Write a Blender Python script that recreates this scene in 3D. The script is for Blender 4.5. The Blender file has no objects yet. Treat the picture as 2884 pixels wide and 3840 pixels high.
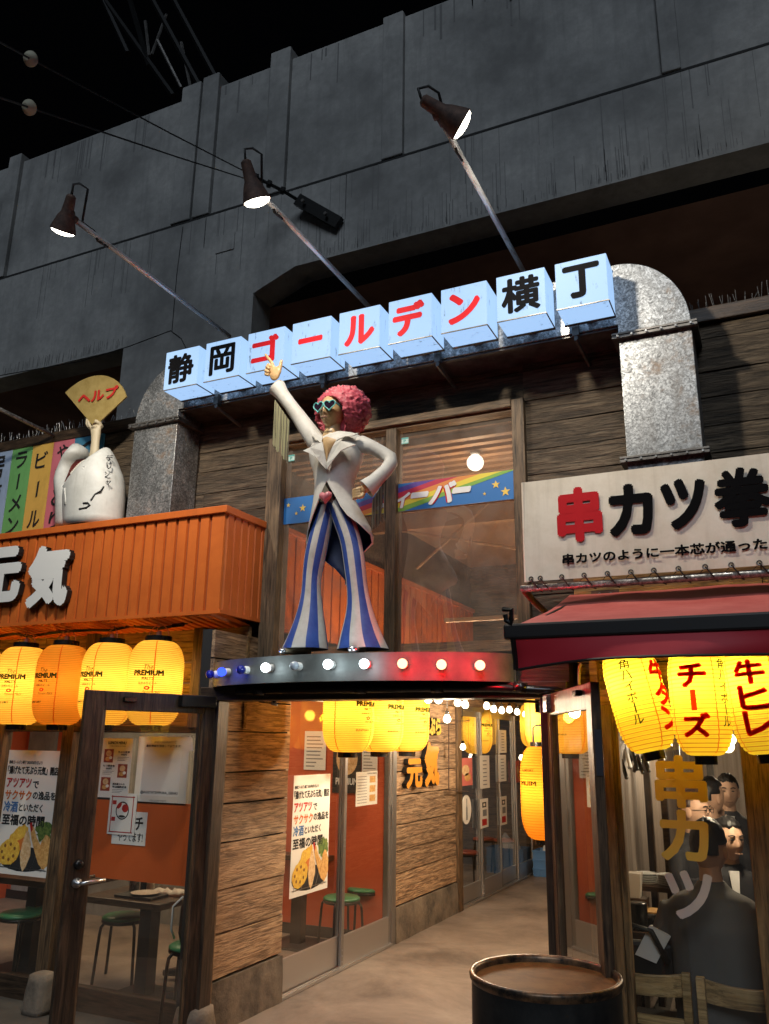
import bpy, bmesh, math, random
from mathutils import Vector, Matrix, noise
random.seed(7)
R = math.radians
sc = bpy.context.scene
COL = sc.collection
# ---------------------------------------------------------------- camera
HC = 1.72                                   # eye height
FPX, YAW, PITCH, ROLL = 3092.1, R(25.313), R(15.567), R(.7986)
_f = Vector((-math.sin(YAW)*math.cos(PITCH), math.cos(YAW)*math.cos(PITCH), math.sin(PITCH)))
_r0 = Vector((math.cos(YAW), math.sin(YAW), 0)); _u0 = _r0.cross(_f)
_r = _r0*math.cos(ROLL) + _u0*math.sin(ROLL); _u = -_r0*math.sin(ROLL) + _u0*math.cos(ROLL)
cd = bpy.data.cameras.new('camera'); cam = bpy.data.objects.new('camera', cd); COL.objects.link(cam)
cd.sensor_fit = 'VERTICAL'; cd.sensor_height = 24; cd.lens = 24*FPX/3840; cd.clip_start = .05; cd.clip_end = 400
M = Matrix((_r, _u, -_f)).transposed().to_4x4(); M.translation = (0, 0, HC); cam.matrix_world = M
sc.camera = cam
# ---------------------------------------------------------------- night sky, added fill sun, exposure
w = bpy.data.worlds.new('World'); sc.world = w; w.use_nodes = True
nt = w.node_tree; sky = nt.nodes.new('ShaderNodeTexSky'); sky.sky_type = 'NISHITA'; sky.sun_disc = False
sky.sun_elevation = R(-5); sky.sun_rotation = R(150)
nt.links.new(sky.outputs[0], nt.nodes['Background'].inputs[0]); nt.nodes['Background'].inputs[1].default_value = .15
sd = bpy.data.lights.new('street_fill', 'SUN'); sd.energy = .92; sd.angle = R(25); sd.color = (.76, .87, 1)  # added sun lamp standing in for unseen street lights behind the camera
so = bpy.data.objects.new('street_fill', sd); COL.objects.link(so)
so.rotation_euler = (R(52), 0, R(14))
sc.view_settings.view_transform = 'Standard'; sc.view_settings.look = 'None'
sc.view_settings.exposure = 0; sc.view_settings.gamma = 1
sc.cycles.use_denoising = True; sc.cycles.max_bounces = 7; sc.cycles.transparent_max_bounces = 14; sc.cycles.adaptive_threshold = .02
sc.cycles.diffuse_bounces = 3; sc.cycles.glossy_bounces = 3; sc.cycles.sample_clamp_indirect = 4
sc.cycles.caustics_reflective = False; sc.cycles.caustics_refractive = False

# ---------------------------------------------------------------- pixel -> place (a pixel gives a direction, a surface gives the distance)
def ray(x, y): return _f*FPX + _r*(x-1442) - _u*(y-1920)
def W(x, y, Y): v = ray(x, y); return Vector((0, 0, HC)) + v*(Y/v.y)
def WX(x, y, X): v = ray(x, y); return Vector((0, 0, HC)) + v*(X/v.x)
def WZ(x, y, z): v = ray(x, y); return Vector((0, 0, HC)) + v*((z-HC)/v.z)
def crop(ox, oy, s): return lambda x, y: (ox+x/s, oy+y/s)
S = 2.07625
c1 = crop(0, 1800, S); c2 = crop(800, 1400, S); c3 = crop(1500, 1400, S); c4 = crop(0, 2840, S)
c5 = crop(800, 2840, S); c6 = crop(1500, 2400, S); c7 = crop(500, 900, S); c8 = crop(2084, 900, S)
cA = crop(1884, 1250, 1.661); cB = crop(1884, 2450, 1.591); cS = crop(0, 1400, 2.966); cH = crop(1140, 1420, 4.614)
cG = crop(900, 2450, 1.2777); cP = crop(2350, 2850, 3.11); cQ = crop(2280, 3250, 2.75)

YW, YF, YP, YD, YB, YS, YG = 4.95, 4.43, 4.42, 4.65, 4.38, 4.25, 4.80
XC, XR, YV, YR = -3.315, -1.13, 7.0, 4.42

# ---------------------------------------------------------------- materials
MATS = {}
def mat(name, col=(.5, .5, .5), rough=.6, metal=0, emit=None, es=0, spec=.5, coat=0):
    m = bpy.data.materials.new(name); m.use_nodes = True; b = m.node_tree.nodes['Principled BSDF']
    b.inputs['Base Color'].default_value = (*col, 1); b.inputs['Roughness'].default_value = rough
    b.inputs['Metallic'].default_value = metal; b.inputs['Specular IOR Level'].default_value = spec
    b.inputs['Coat Weight'].default_value = coat
    if emit: b.inputs['Emission Color'].default_value = (*emit, 1); b.inputs['Emission Strength'].default_value = es
    MATS[name] = m; return m
def N(m, t, **k):
    n = m.node_tree.nodes.new(t)
    for a, v in k.items(): setattr(n, a, v)
    return n
def L(m, a, b): m.node_tree.links.new(a, b)
def bsdf(m): return m.node_tree.nodes['Principled BSDF']
def coords(m, scale=(1, 1, 1), kind='Object', rnd=False, rot=(0, 0, 0)):
    tc = N(m, 'ShaderNodeTexCoord'); mp = N(m, 'ShaderNodeMapping'); mp.inputs['Scale'].default_value = scale
    mp.inputs['Rotation'].default_value = rot
    L(m, tc.outputs[kind], mp.inputs['Vector'])
    if rnd:
        oi = N(m, 'ShaderNodeObjectInfo'); mu = N(m, 'ShaderNodeMath', operation='MULTIPLY'); mu.inputs[1].default_value = 37
        L(m, oi.outputs['Random'], mu.inputs[0]); L(m, mu.outputs[0], mp.inputs['Location'])
    return mp.outputs[0]
def tnoise(m, vec, scale, detail=5, rough=.6, dist=0):
    n = N(m, 'ShaderNodeTexNoise'); n.inputs['Scale'].default_value = scale; n.inputs['Detail'].default_value = detail
    n.inputs['Roughness'].default_value = rough; n.inputs['Distortion'].default_value = dist; L(m, vec, n.inputs['Vector']); return n.outputs['Fac']
def ramp(m, fac, stops, interp='LINEAR'):
    r = N(m, 'ShaderNodeValToRGB'); r.color_ramp.interpolation = interp; e = r.color_ramp.elements
    while len(e) < len(stops): e.new(.5)
    for x, (p, c) in zip(e, stops): x.position = p; x.color = (*c, 1) if len(c) == 3 else c
    L(m, fac, r.inputs[0]); return r.outputs[0]
def mixc(m, fac, a, b, mode='MIX'):
    n = N(m, 'ShaderNodeMix', data_type='RGBA', blend_type=mode)
    for s, v in ((0, fac), (6, a), (7, b)):
        if hasattr(v, 'links') or hasattr(v, 'is_linked'): L(m, v, n.inputs[s])
        else: n.inputs[s].default_value = v if s == 0 else (*v, 1)
    return n.outputs[2]
def bump(m, h, strength=.3, dist=.01):
    b = N(m, 'ShaderNodeBump'); b.inputs['Strength'].default_value = strength; b.inputs['Distance'].default_value = dist
    L(m, h, b.inputs['Height']); L(m, b.outputs[0], bsdf(m).inputs['Normal'])
def wood(name, dark, mid, light, scale=(1.1, 6, 6), bs=1.0, rough=.75, axis='X', bd=.018):
    m = mat(name, mid, rough)
    sc_ = {'X': (scale[0], scale[1], scale[2]), 'Y': (scale[1], scale[0], scale[2]), 'Z': (scale[1], scale[2], scale[0])}[axis]
    v = coords(m, sc_, rnd=True); n1 = tnoise(m, v, 2.2, 8, .62, 1.6)
    v2 = coords(m, tuple(q*3.2 if q > 2 else q for q in sc_), rnd=True); n2 = tnoise(m, v2, 3.5, 6, .7, .6)
    c = ramp(m, n1, [(.28, dark), (.5, mid), (.72, light)]); c = mixc(m, ramp(m, n2, [(.34, (0, 0, 0)), (.56, (1, 1, 1))]), tuple(q*.45 for q in dark), c)
    oi = N(m, 'ShaderNodeObjectInfo'); hv = N(m, 'ShaderNodeHueSaturation'); L(m, c, hv.inputs['Color'])
    mr = N(m, 'ShaderNodeMapRange'); L(m, oi.outputs['Random'], mr.inputs[0]); mr.inputs[3].default_value = .75; mr.inputs[4].default_value = 1.2
    L(m, mr.outputs[0], hv.inputs['Value']); L(m, hv.outputs[0], bsdf(m).inputs['Base Color'])
    ad = N(m, 'ShaderNodeMath', operation='ADD'); L(m, n1, ad.inputs[0]); L(m, n2, ad.inputs[1])
    bump(m, ad.outputs[0], bs, bd); return m
wood('wall_wood', (.045, .032, .020), (.115, .082, .052), (.20, .150, .098))
wood('hall_wood', (.18, .10, .05), (.42, .26, .14), (.56, .37, .21), bs=.8)
wood('hall_wood_y', (.19, .105, .052), (.44, .275, .15), (.60, .40, .23), axis='Y', bs=.85)
wood('post_wood', (.05, .03, .015), (.15, .09, .045), (.24, .15, .075), axis='Z', bs=.35, rough=.55)
wood('dark_frame', (.022, .014, .009), (.055, .034, .020), (.10, .062, .036), axis='Z', bs=.25, rough=.45)
wood('door_brown', (.05, .028, .015), (.13, .075, .04), (.20, .12, .065), axis='Z', bs=.25, rough=.45)
wood('dark_frame_x', (.022, .014, .009), (.055, .034, .020), (.10, .062, .036), axis='X', bs=.25, rough=.45)
wood('table_wood', (.03, .016, .009), (.08, .042, .022), (.13, .07, .035), bs=.1, rough=.35)
wood('chair_wood', (.45, .28, .12), (.60, .40, .18), (.68, .48, .25), bs=.05, rough=.4)
wood('window_wood', (.06, .04, .02), (.17, .11, .06), (.27, .18, .10), axis='Z', bs=.4, rough=.6)
wood('window_wood_x', (.06, .04, .02), (.17, .11, .06), (.27, .18, .10), axis='X', bs=.4, rough=.6)
wood('restaurant_wood', (.16, .09, .03), (.34, .20, .075), (.46, .29, .12), bs=.7)
wood('restaurant_post', (.14, .08, .03), (.28, .165, .065), (.38, .23, .095), axis='Z', bs=.3)

m = mat('concrete', (.3, .3, .3), .85)
v = coords(m, (1, 1, 1)); a = tnoise(m, v, .9, 8, .65); vs = coords(m, (5, 5, .35)); st = tnoise(m, vs, 2.2, 6, .6, .2)
b_ = tnoise(m, coords(m), 11, 6, .7)
c = ramp(m, a, [(.34, (.15, .15, .147)), (.52, (.27, .27, .262)), (.68, (.37, .365, .35))])
c = mixc(m, ramp(m, st, [(.52, (0, 0, 0)), (.76, (.4, .4, .4))]), c, (.13, .13, .128)); dk = tnoise(m, coords(m, (1.6, 1.6, .22)), 1.7, 7, .7, .3); c = mixc(m, ramp(m, dk, [(.57, (0, 0, 0)), (.72, (.55, .55, .55))]), c, (.11, .11, .108))
c = mixc(m, ramp(m, b_, [(.35, (.35, .35, .35)), (.6, (0, 0, 0))]), c, (.16, .16, .155)); L(m, c, bsdf(m).inputs['Base Color']); bump(m, b_, .25, .01)
m = mat('concrete_dark', (.05, .035, .03), .9); a = tnoise(m, coords(m), 1.5, 6); L(m, ramp(m, a, [(.3, (.12, .065, .05)), (.7, (.22, .125, .095))]), bsdf(m).inputs['Base Color'])
mat('joint', (.02, .02, .02), .95); mat('stain', (.155, .155, .153), .95)
m = mat('plinth', (.2, .16, .12), .9); v = coords(m); a = tnoise(m, v, 4, 8, .7); L(m, ramp(m, a, [(.3, (.05, .042, .033)), (.5, (.17, .135, .10)), (.75, (.30, .24, .17))]), bsdf(m).inputs['Base Color']); bump(m, a, .9, .02)
m = mat('hall_floor', (.3, .25, .2), .55); v = coords(m); a = tnoise(m, v, 1.3, 9, .7, .4); a2 = tnoise(m, v, 14, 5, .7)
c = ramp(m, a, [(.32, (.115, .088, .07)), (.5, (.235, .185, .15)), (.68, (.34, .275, .22))]); c = mixc(m, ramp(m, a2, [(.62, (0, 0, 0)), (.75, (.4, .4, .4))]), c, (.13, .10, .08)); L(m, c, bsdf(m).inputs['Base Color']); bump(m, a2, .08, .004)
m = mat('street', (.06, .055, .05), .8); v = coords(m); a = tnoise(m, v, 2, 9, .7); L(m, ramp(m, a, [(.3, (.035, .03, .026)), (.7, (.10, .09, .075))]), bsdf(m).inputs['Base Color']); bump(m, a, .5, .01)
m = mat('galv', (.5, .5, .5), .42, .7)
v = coords(m); vo = N(m, 'ShaderNodeTexVoronoi'); vo.inputs['Scale'].default_value = 95; L(m, v, vo.inputs['Vector'])
a = tnoise(m, v, 34, 5, .75, 1.6); ru = tnoise(m, v, 4.2, 9, .72, .3); vr = coords(m, (3, 3, .6)); dr = tnoise(m, vr, 2.4, 6, .65)
c = ramp(m, a, [(.36, (.11, .113, .118)), (.52, (.26, .268, .275)), (.66, (.50, .51, .52))])
vb = N(m, 'ShaderNodeRGBToBW'); L(m, vo.outputs['Color'], vb.inputs[0]); c = mixc(m, .45, c, vb.outputs[0], 'OVERLAY'); rf = ramp(m, ru, [(.57, (0, 0, 0)), (.68, (.85, .85, .85))])
c = mixc(m, rf, c, (.17, .10, .05)); c = mixc(m, ramp(m, dr, [(.5, (0, 0, 0)), (.75, (.6, .6, .6))]), c, (.10, .085, .07)); L(m, c, bsdf(m).inputs['Base Color'])
L(m, ramp(m, ru, [(.5, (.75, .75, .75)), (.68, (.1, .1, .1))]), bsdf(m).inputs['Metallic']); L(m, ramp(m, a, [(.35, (.55, .55, .55)), (.65, (.33, .33, .33))]), bsdf(m).inputs['Roughness'])
m = mat('galv_dark', (.12, .115, .11), .5, .8); a = tnoise(m, coords(m), 9, 8, .7); L(m, ramp(m, a, [(.3, (.06, .055, .05)), (.7, (.22, .21, .20))]), bsdf(m).inputs['Base Color'])
m = mat('orange_paint', (.62, .14, .02), .42); a = tnoise(m, coords(m), 2.5, 8, .7); dq = tnoise(m, coords(m, (5, 5, .7), rnd=True), 3, 7, .7); L(m, mixc(m, ramp(m, dq, [(.55, (0, 0, 0)), (.75, (.55, .55, .55))]), ramp(m, a, [(.3, (.50, .105, .018)), (.6, (.62, .145, .025)), (.8, (.66, .17, .035))]), (.36, .085, .02)), bsdf(m).inputs['Base Color']); bump(m, a, .08, .01)
mat('black_steel', (.012, .012, .012), .35, .4); mat('black_plastic', (.008, .008, .008), .25); mat('black_paint', (.010, .010, .011), .5)
mat('white_paint', (.78, .78, .76), .45); mat('cord', (.5, .22, .14), .6); mat('wire_black', (.01, .01, .01), .6)
m = mat('steel', (.55, .55, .55), .3, 1); mat('alu', (.42, .40, .38), .42, .9); mat('alu_light', (.58, .56, .54), .38, .9)
mat('red_paint', (.55, .010, .018), .7, spec=.2); mat('sign_black', (.004, .004, .005), .9, spec=.08); mat('ink', (.012, .012, .012), .7); mat('ink_red', (.45, .015, .01), .7); mat('ink_orange', (.6, .14, .02), .7); mat('ink_blue', (.06, .17, .38), .7); mat('ink_grey', (.22, .22, .22), .7)
mat('orange_wall', (.56, .10, .035), .55); mat('red_wall', (.62, .16, .13), .6); mat('room_dark', (.02, .015, .012), .8)
mat('paper', (.80, .76, .68), .7); mat('paper_white', (.85, .84, .8), .7); mat('orange_film', (.62, .115, .02), .5)
mat('skin', (.56, .34, .23), .55); mat('hair_black', (.008, .007, .007), .5); mat('suit', (.018, .018, .022), .8); mat('shirt', (.75, .75, .75), .7); mat('grey_jacket', (.12, .115, .11), .85)
mat('green_vinyl', (.05, .22, .10), .3); mat('red_vinyl', (.35, .06, .03), .35); mat('blue_crate', (.10, .24, .50), .45); mat('plastic_bag', (.7, .7, .72), .35)
mat('gold_film', (.72, .50, .09), .5); mat('pale_film', (.62, .55, .47), .6)
m = mat('dirty_white', (.7, .64, .55), .6); v = coords(m); a = tnoise(m, v, 3.5, 8, .7); st = tnoise(m, coords(m, (9, 9, .6)), 2, 6)
c = ramp(m, a, [(.3, (.66, .57, .44)), (.6, (.84, .76, .64))]); c = mixc(m, ramp(m, st, [(.5, (0, 0, 0)), (.8, (.4, .4, .4))]), c, (.42, .36, .28)); L(m, c, bsdf(m).inputs['Base Color'])
m = mat('awning_red', (.28, .03, .03), .6); a = tnoise(m, coords(m), 5, 8, .7); L(m, ramp(m, a, [(.3, (.40, .06, .055)), (.75, (.58, .15, .13))]), bsdf(m).inputs['Base Color'])
mat('valance_red', (.50, .015, .03), .6); mat('awning_black', (.012, .010, .010), .5)

def glassmat(name, refl=1.0, tint=(.96, .96, .95), base=.03, haze=0, hazecol=(.5, .4, .3)):
    m = bpy.data.materials.new(name); m.use_nodes = True; t = m.node_tree; t.nodes.clear(); o = t.nodes.new('ShaderNodeOutputMaterial')
    tr = t.nodes.new('ShaderNodeBsdfTransparent'); tr.inputs[0].default_value = (*tint, 1); gl = t.nodes.new('ShaderNodeBsdfGlossy'); gl.inputs['Roughness'].default_value = .01
    fr = t.nodes.new('ShaderNodeFresnel'); fr.inputs[0].default_value = 1.5
    ma = t.nodes.new('ShaderNodeMath'); ma.operation = 'MULTIPLY_ADD'; ma.use_clamp = True; ma.inputs[1].default_value = 1.7*refl; ma.inputs[2].default_value = base
    ge = t.nodes.new('ShaderNodeNewGeometry'); sb = t.nodes.new('ShaderNodeMath'); sb.operation = 'SUBTRACT'; sb.inputs[0].default_value = 1; t.links.new(ge.outputs['Backfacing'], sb.inputs[1])
    mf = t.nodes.new('ShaderNodeMath'); mf.operation = 'MULTIPLY'; t.links.new(ma.outputs[0], mf.inputs[0]); t.links.new(sb.outputs[0], mf.inputs[1])   # only the outer face of the thin pane mirrors
    t.links.new(fr.outputs[0], ma.inputs[0]); mx = t.nodes.new('ShaderNodeMixShader'); t.links.new(mf.outputs[0], mx.inputs[0])
    base_sh = tr.outputs[0]
    if haze:
        di = t.nodes.new('ShaderNodeBsdfDiffuse'); di.inputs[0].default_value = (*hazecol, 1); m2 = t.nodes.new('ShaderNodeMixShader')
        tc = t.nodes.new('ShaderNodeTexCoord'); no = t.nodes.new('ShaderNodeTexNoise'); no.inputs['Scale'].default_value = 3; no.inputs['Detail'].default_value = 9; no.inputs['Roughness'].default_value = .75
        t.links.new(tc.outputs['Object'], no.inputs['Vector']); mm = t.nodes.new('ShaderNodeMapRange'); mm.inputs[1].default_value = .35; mm.inputs[2].default_value = .8; mm.inputs[3].default_value = haze*.35; mm.inputs[4].default_value = haze*2
        t.links.new(no.outputs[0], mm.inputs[0]); t.links.new(mm.outputs[0], m2.inputs[0]); t.links.new(tr.outputs[0], m2.inputs[1]); t.links.new(di.outputs[0], m2.inputs[2]); base_sh = m2.outputs[0]
    t.links.new(base_sh, mx.inputs[1]); t.links.new(gl.outputs[0], mx.inputs[2]); t.links.new(mx.outputs[0], o.inputs[0]); MATS[name] = m
glassmat('glass'); glassmat('dusty_glass', 1.5, (.92, .88, .84), .10, .17, (.50, .42, .35)); glassmat('door_glass', 1.0, (.95, .95, .93), .03, .02)
def emat(name, col, s):
    m = bpy.data.materials.new(name); m.use_nodes = True; t = m.node_tree; t.nodes.clear(); o = t.nodes.new('ShaderNodeOutputMaterial'); e = t.nodes.new('ShaderNodeEmission')
    e.inputs[0].default_value = (*col, 1); e.inputs[1].default_value = s; t.links.new(e.outputs[0], o.inputs[0]); MATS[name] = m; return m
emat('bulb_warm', (1, .86, .62), 10); emat('bulb_white', (.82, .95, 1), 9); emat('bulb_red', (1, .32, .17), 5); emat('bulb_blue', (.03, .07, 1), 3.0); emat('lens_glow', (1, .93, .78), 14); emat('disc_glow', (1, .92, .75), 4)
emat('tube_glow', (1, .85, .6), 3)
# backlit sign box: plastic lit from inside, weathered by streaks of dirt
def boxmat():
    m = bpy.data.materials.new('backlit_plastic'); m.use_nodes = True; b = bsdf(m); b.inputs['Roughness'].default_value = .75; b.inputs['Specular IOR Level'].default_value = .1
    v = coords(m, (1, 1, .25), rnd=True); a = tnoise(m, v, 26, 6, .7); a2 = tnoise(m, coords(m, rnd=True), 9, 7, .7)
    dirt = mixc(m, ramp(m, a2, [(.45, (0, 0, 0)), (.62, (1, 1, 1))]), (0, 0, 0), ramp(m, a, [(.57, (0, 0, 0)), (.66, (1, 1, 1))]))
    c = mixc(m, dirt, (.40, .63, .98), (.10, .16, .23)); L(m, c, b.inputs['Emission Color']); b.inputs['Emission Strength'].default_value = 1.0
    L(m, mixc(m, dirt, (.07, .085, .10), (.03, .035, .04)), b.inputs['Base Color']); MATS['backlit_plastic'] = m
boxmat()
# lantern paper: translucent, a bulb burns inside
def paper_lantern(name, col, tr=.22, tcol=None):
    m = bpy.data.materials.new(name); m.use_nodes = True; t = m.node_tree; t.nodes.clear(); o = t.nodes.new('ShaderNodeOutputMaterial')
    tl = t.nodes.new('ShaderNodeBsdfTranslucent'); tl.inputs[0].default_value = (*col, 1); df = t.nodes.new('ShaderNodeBsdfDiffuse'); df.inputs[0].default_value = (*col, 1)
    tp = t.nodes.new('ShaderNodeBsdfTransparent'); tp.inputs[0].default_value = (*(tcol or col), 1)
    m1 = t.nodes.new('ShaderNodeMixShader'); m1.inputs[0].default_value = .65; t.links.new(df.outputs[0], m1.inputs[1]); t.links.new(tl.outputs[0], m1.inputs[2])
    m2 = t.nodes.new('ShaderNodeMixShader'); m2.inputs[0].default_value = tr; t.links.new(m1.outputs[0], m2.inputs[1]); t.links.new(tp.outputs[0], m2.inputs[2]); t.links.new(m2.outputs[0], o.inputs[0]); MATS[name] = m
paper_lantern('lantern_yellow', (1.0, .67, .11)); paper_lantern('lantern_orange', (.95, .44, .045)); paper_lantern('lantern_lemon', (1.0, .80, .07)); paper_lantern('lantern_ink', (.07, .10, .02), .1); paper_lantern('lantern_red_ink', (.95, .05, .02), .15); paper_lantern('lantern_rib', (.8, .22, .02)); paper_lantern('lantern_hoop', (.66, .32, .03))

# ---------------------------------------------------------------- mesh building
class MB:
    def __init__(s): s.v = []; s.f = []; s.m = []; s.cm = 0
    def add(s, vs, fs):
        o = len(s.v); s.v += [tuple(q) for q in vs]; s.f += [tuple(i+o for i in f) for f in fs]; s.m += [s.cm]*len(fs); return s
    def box(s, a, b):
        x0, y0, z0 = a; x1, y1, z1 = b
        return s.add([(x0, y0, z0), (x1, y0, z0), (x1, y1, z0), (x0, y1, z0), (x0, y0, z1), (x1, y0, z1), (x1, y1, z1), (x0, y1, z1)],
                     [(0, 3, 2, 1), (4, 5, 6, 7), (0, 1, 5, 4), (1, 2, 6, 5), (2, 3, 7, 6), (3, 0, 4, 7)])
    def obox(s, c, ax, ay, az):   # centre and three half axes
        c = Vector(c); ax, ay, az = Vector(ax), Vector(ay), Vector(az)
        P = [c+ax*i+ay*j+az*k for k in (-1, 1) for j in (-1, 1) for i in (-1, 1)]
        return s.add(P, [(0, 2, 3, 1), (4, 5, 7, 6), (0, 1, 5, 4), (1, 3, 7, 5), (3, 2, 6, 7), (2, 0, 4, 6)])
    def quad(s, a, b, c, d): return s.add([a, b, c, d], [(0, 1, 2, 3)])
    def loft(s, rings, close=True, cap=True):
        n = len(rings[0]); vs = [p for r in rings for p in r]; fs = []
        for i in range(len(rings)-1):
            for j in range(n if close else n-1):
                k = (j+1) % n; fs.append((i*n+j, i*n+k, (i+1)*n+k, (i+1)*n+j))
        if cap and close: fs.append(tuple(range(n-1, -1, -1))); fs.append(tuple((len(rings)-1)*n+j for j in range(n)))
        return s.add(vs, fs)
    def tube(s, path, r, n=8, cap=True, ell=None):
        P = [Vector(p) for p in path]; rs = r if isinstance(r, (list, tuple)) else [r]*len(P); rings = []; up = None
        for i, p in enumerate(P):
            t = (P[min(i+1, len(P)-1)]-P[max(i-1, 0)]).normalized()
            if up is None: up = Vector((0, 0, 1)) if abs(t.z) < .9 else Vector((0, 1, 0))
            a = t.cross(up).normalized(); up = a.cross(t).normalized(); e = ell if ell else (1, 1)
            rings.append([p+(a*math.cos(q)*e[0]+up*math.sin(q)*e[1])*rs[i] for q in [2*math.pi*j/n for j in range(n)]])
        return s.loft(rings, True, cap)
    def lathe(s, prof, c=(0, 0, 0), n=24, cap=True):
        c = Vector(c); return s.loft([[c+Vector((r*math.cos(2*math.pi*j/n), r*math.sin(2*math.pi*j/n), z)) for j in range(n)] for r, z in prof], True, cap)
    def axlathe(s, prof, c, d, n=24, cap=True):   # lathe round direction d
        c = Vector(c); q = Vector(d).to_track_quat('Z', 'Y')
        return s.loft([[c+q @ Vector((r*math.cos(2*math.pi*j/n), r*math.sin(2*math.pi*j/n), z)) for j in range(n)] for r, z in prof], True, cap)
    def prism(s, poly, d):      # polygon (world points) pushed along d
        d = Vector(d); P = [Vector(p) for p in poly]; n = len(P)
        return s.add(P+[p+d for p in P], [tuple(range(n)), tuple(range(2*n-1, n-1, -1))]+[((j+1) % n, j, n+j, n+(j+1) % n) for j in range(n)])
    def build(s, name, m, parent=None, smooth=False, bevel=0):
        me = bpy.data.meshes.new(name); me.from_pydata(s.v, [], s.f)
        for q in (m if isinstance(m, (list, tuple)) else [m]): me.materials.append(MATS[q] if isinstance(q, str) else q)
        if any(s.m): me.polygons.foreach_set('material_index', s.m)
        bm = bmesh.new(); bm.from_mesh(me); bmesh.ops.recalc_face_normals(bm, faces=bm.faces); bm.to_mesh(me); bm.free()
        if smooth: me.polygons.foreach_set('use_smooth', [True]*len(me.polygons))
        me.update(); o = bpy.data.objects.new(name, me); COL.objects.link(o)
        if parent: o.parent = parent; o.location = -parent.location if not parent.get('_local') else (0, 0, 0)
        if parent and parent.parent and not parent.get('_local'): o.location = (0, 0, 0)
        if bevel:
            b = o.modifiers.new('bevel', 'BEVEL'); b.width = bevel; b.segments = 2; b.limit_method = 'ANGLE'
        if smooth == 'auto':
            me.polygons.foreach_set('use_smooth', [True]*len(me.polygons)); o.modifiers.new('split', 'EDGE_SPLIT').split_angle = R(40)
        return o
def tag(o, label, cat, group=None, kind=None):
    if label: o['label'] = label
    if cat: o['category'] = cat
    if group: o['group'] = group
    if kind: o['kind'] = kind
    return o
def thing(name, label, cat, loc=(0, 0, 0), group=None, local=False):
    o = bpy.data.objects.new(name, None); COL.objects.link(o); o.location = loc; o.empty_display_size = .1
    if local: o['_local'] = 1
    return tag(o, label, cat, group)
def dup(root, loc, label=None, rz=None, group=None):
    def cp(o, p):
        c = o.copy(); COL.objects.link(c)
        if p: c.parent = p
        for ch in list(o.children): cp(ch, c)
        return c
    c = cp(root, None); c.location = loc
    if label: c['label'] = label
    if rz is not None: c.rotation_euler.z = rz
    if group: c['group'] = group
    return c
def lamp(name, kind, loc, energy, color=(1, 1, 1), parent=None, size=.05, rot=None, spot=None):
    d = bpy.data.lights.new(name, kind); d.energy = energy; d.color = color
    if kind == 'AREA': d.shape = 'RECTANGLE'; d.size, d.size_y = size
    else: d.shadow_soft_size = size
    if spot: d.spot_size, d.spot_blend = spot
    o = bpy.data.objects.new(name, d); COL.objects.link(o); o.location = loc
    if rot: o.rotation_euler = rot
    if parent:
        o.parent = parent
        if not parent.get('_local'): o.location = Vector(loc)-parent.location
    return o
# ---------------------------------------------------------------- lettering
_G = {}
def glyph(body, res=3):
    if (body, res) in _G: return _G[body, res]
    cu = bpy.data.curves.new('t', 'FONT'); cu.body = body; cu.size = 1; cu.resolution_u = res; cu.fill_mode = 'FRONT'
    ob = bpy.data.objects.new('t', cu); me = bpy.data.meshes.new_from_object(ob)
    vs = [Vector((p.co.x, p.co.y)) for p in me.vertices]; fs = [tuple(p.vertices) for p in me.polygons]
    bpy.data.objects.remove(ob); bpy.data.curves.remove(cu); bpy.data.meshes.remove(me)
    x0 = min(p.x for p in vs); x1 = max(p.x for p in vs); y0 = min(p.y for p in vs); y1 = max(p.y for p in vs)
    h = max(y1-y0, .001); wd = max(x1-x0, .001)
    _G[body, res] = ([((p.x-x0)/wd, (p.y-y0)/h) for p in vs], fs, wd/h, wd, h); return _G[body, res]
def text_into(mb, body, fn, bold=0, asp=None, res=3):
    """glyph outline in the unit square through fn(u, v, lift); bold widens the strokes (share of height)"""
    vs, fs, a, _, _ = glyph(body, res); a = asp or a
    offs = [(0, 0)] + ([(math.cos(q)*bold/a, math.sin(q)*bold) for q in [2*math.pi*i/8+.2 for i in range(8)]] if bold else [])
    b = bold
    for i, (dx, dy) in enumerate(offs):
        mb.add([fn((u*(1-2*b/a)+b/a)+dx, (v*(1-2*b)+b)+dy, i*.00012) for u, v in vs], fs)
def plane_fn(o, u, v, lift=.003):
    o, u, v = Vector(o), Vector(u), Vector(v); n = u.cross(v).normalized()
    return lambda a, b, l=0: o+u*a+v*b+n*(lift+l)
def TX(name, body, o, u, v, m, parent=None, bold=0, ext=0, lift=.003, side=None):
    """flat or raised lettering filling the parallelogram o, o+u, o+v"""
    mb = MB(); u, v = Vector(u), Vector(v); text_into(mb, body, plane_fn(o, u, v, lift), bold, u.length/v.length)
    if ext:
        n = u.cross(v).normalized(); nv, nf = len(mb.v), len(mb.f); ec = {}
        for f in mb.f:
            for i in range(len(f)):
                e = (f[i], f[(i+1) % len(f)]); k = tuple(sorted(e)); ec[k] = ec.get(k, []) + [e]
        mb.v += [tuple(Vector(p)-n*ext) for p in mb.v[:nv]]; mb.cm = 1 if side else 0
        for k, l in ec.items():
            if len(l) == 1: a, b = l[0]; mb.f.append((b, a, a+nv, b+nv)); mb.m.append(mb.cm)
    me = mb.build(name, [m, side] if side else m, parent)
    return me
# ================================================================ SETTING
SPOT_E = (165, 105, 150); LANT_E = 4.6; FEST_E = 40; REST_E = 30
def struct(o): o['kind'] = 'structure'; return o
g = MB(); g.add([(-60, -40, -.05), (60, -40, -.05), (60, 90, -.05), (-60, 90, -.05)], [(0, 1, 2, 3)])
struct(g.build('street_ground', 'street'))
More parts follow.
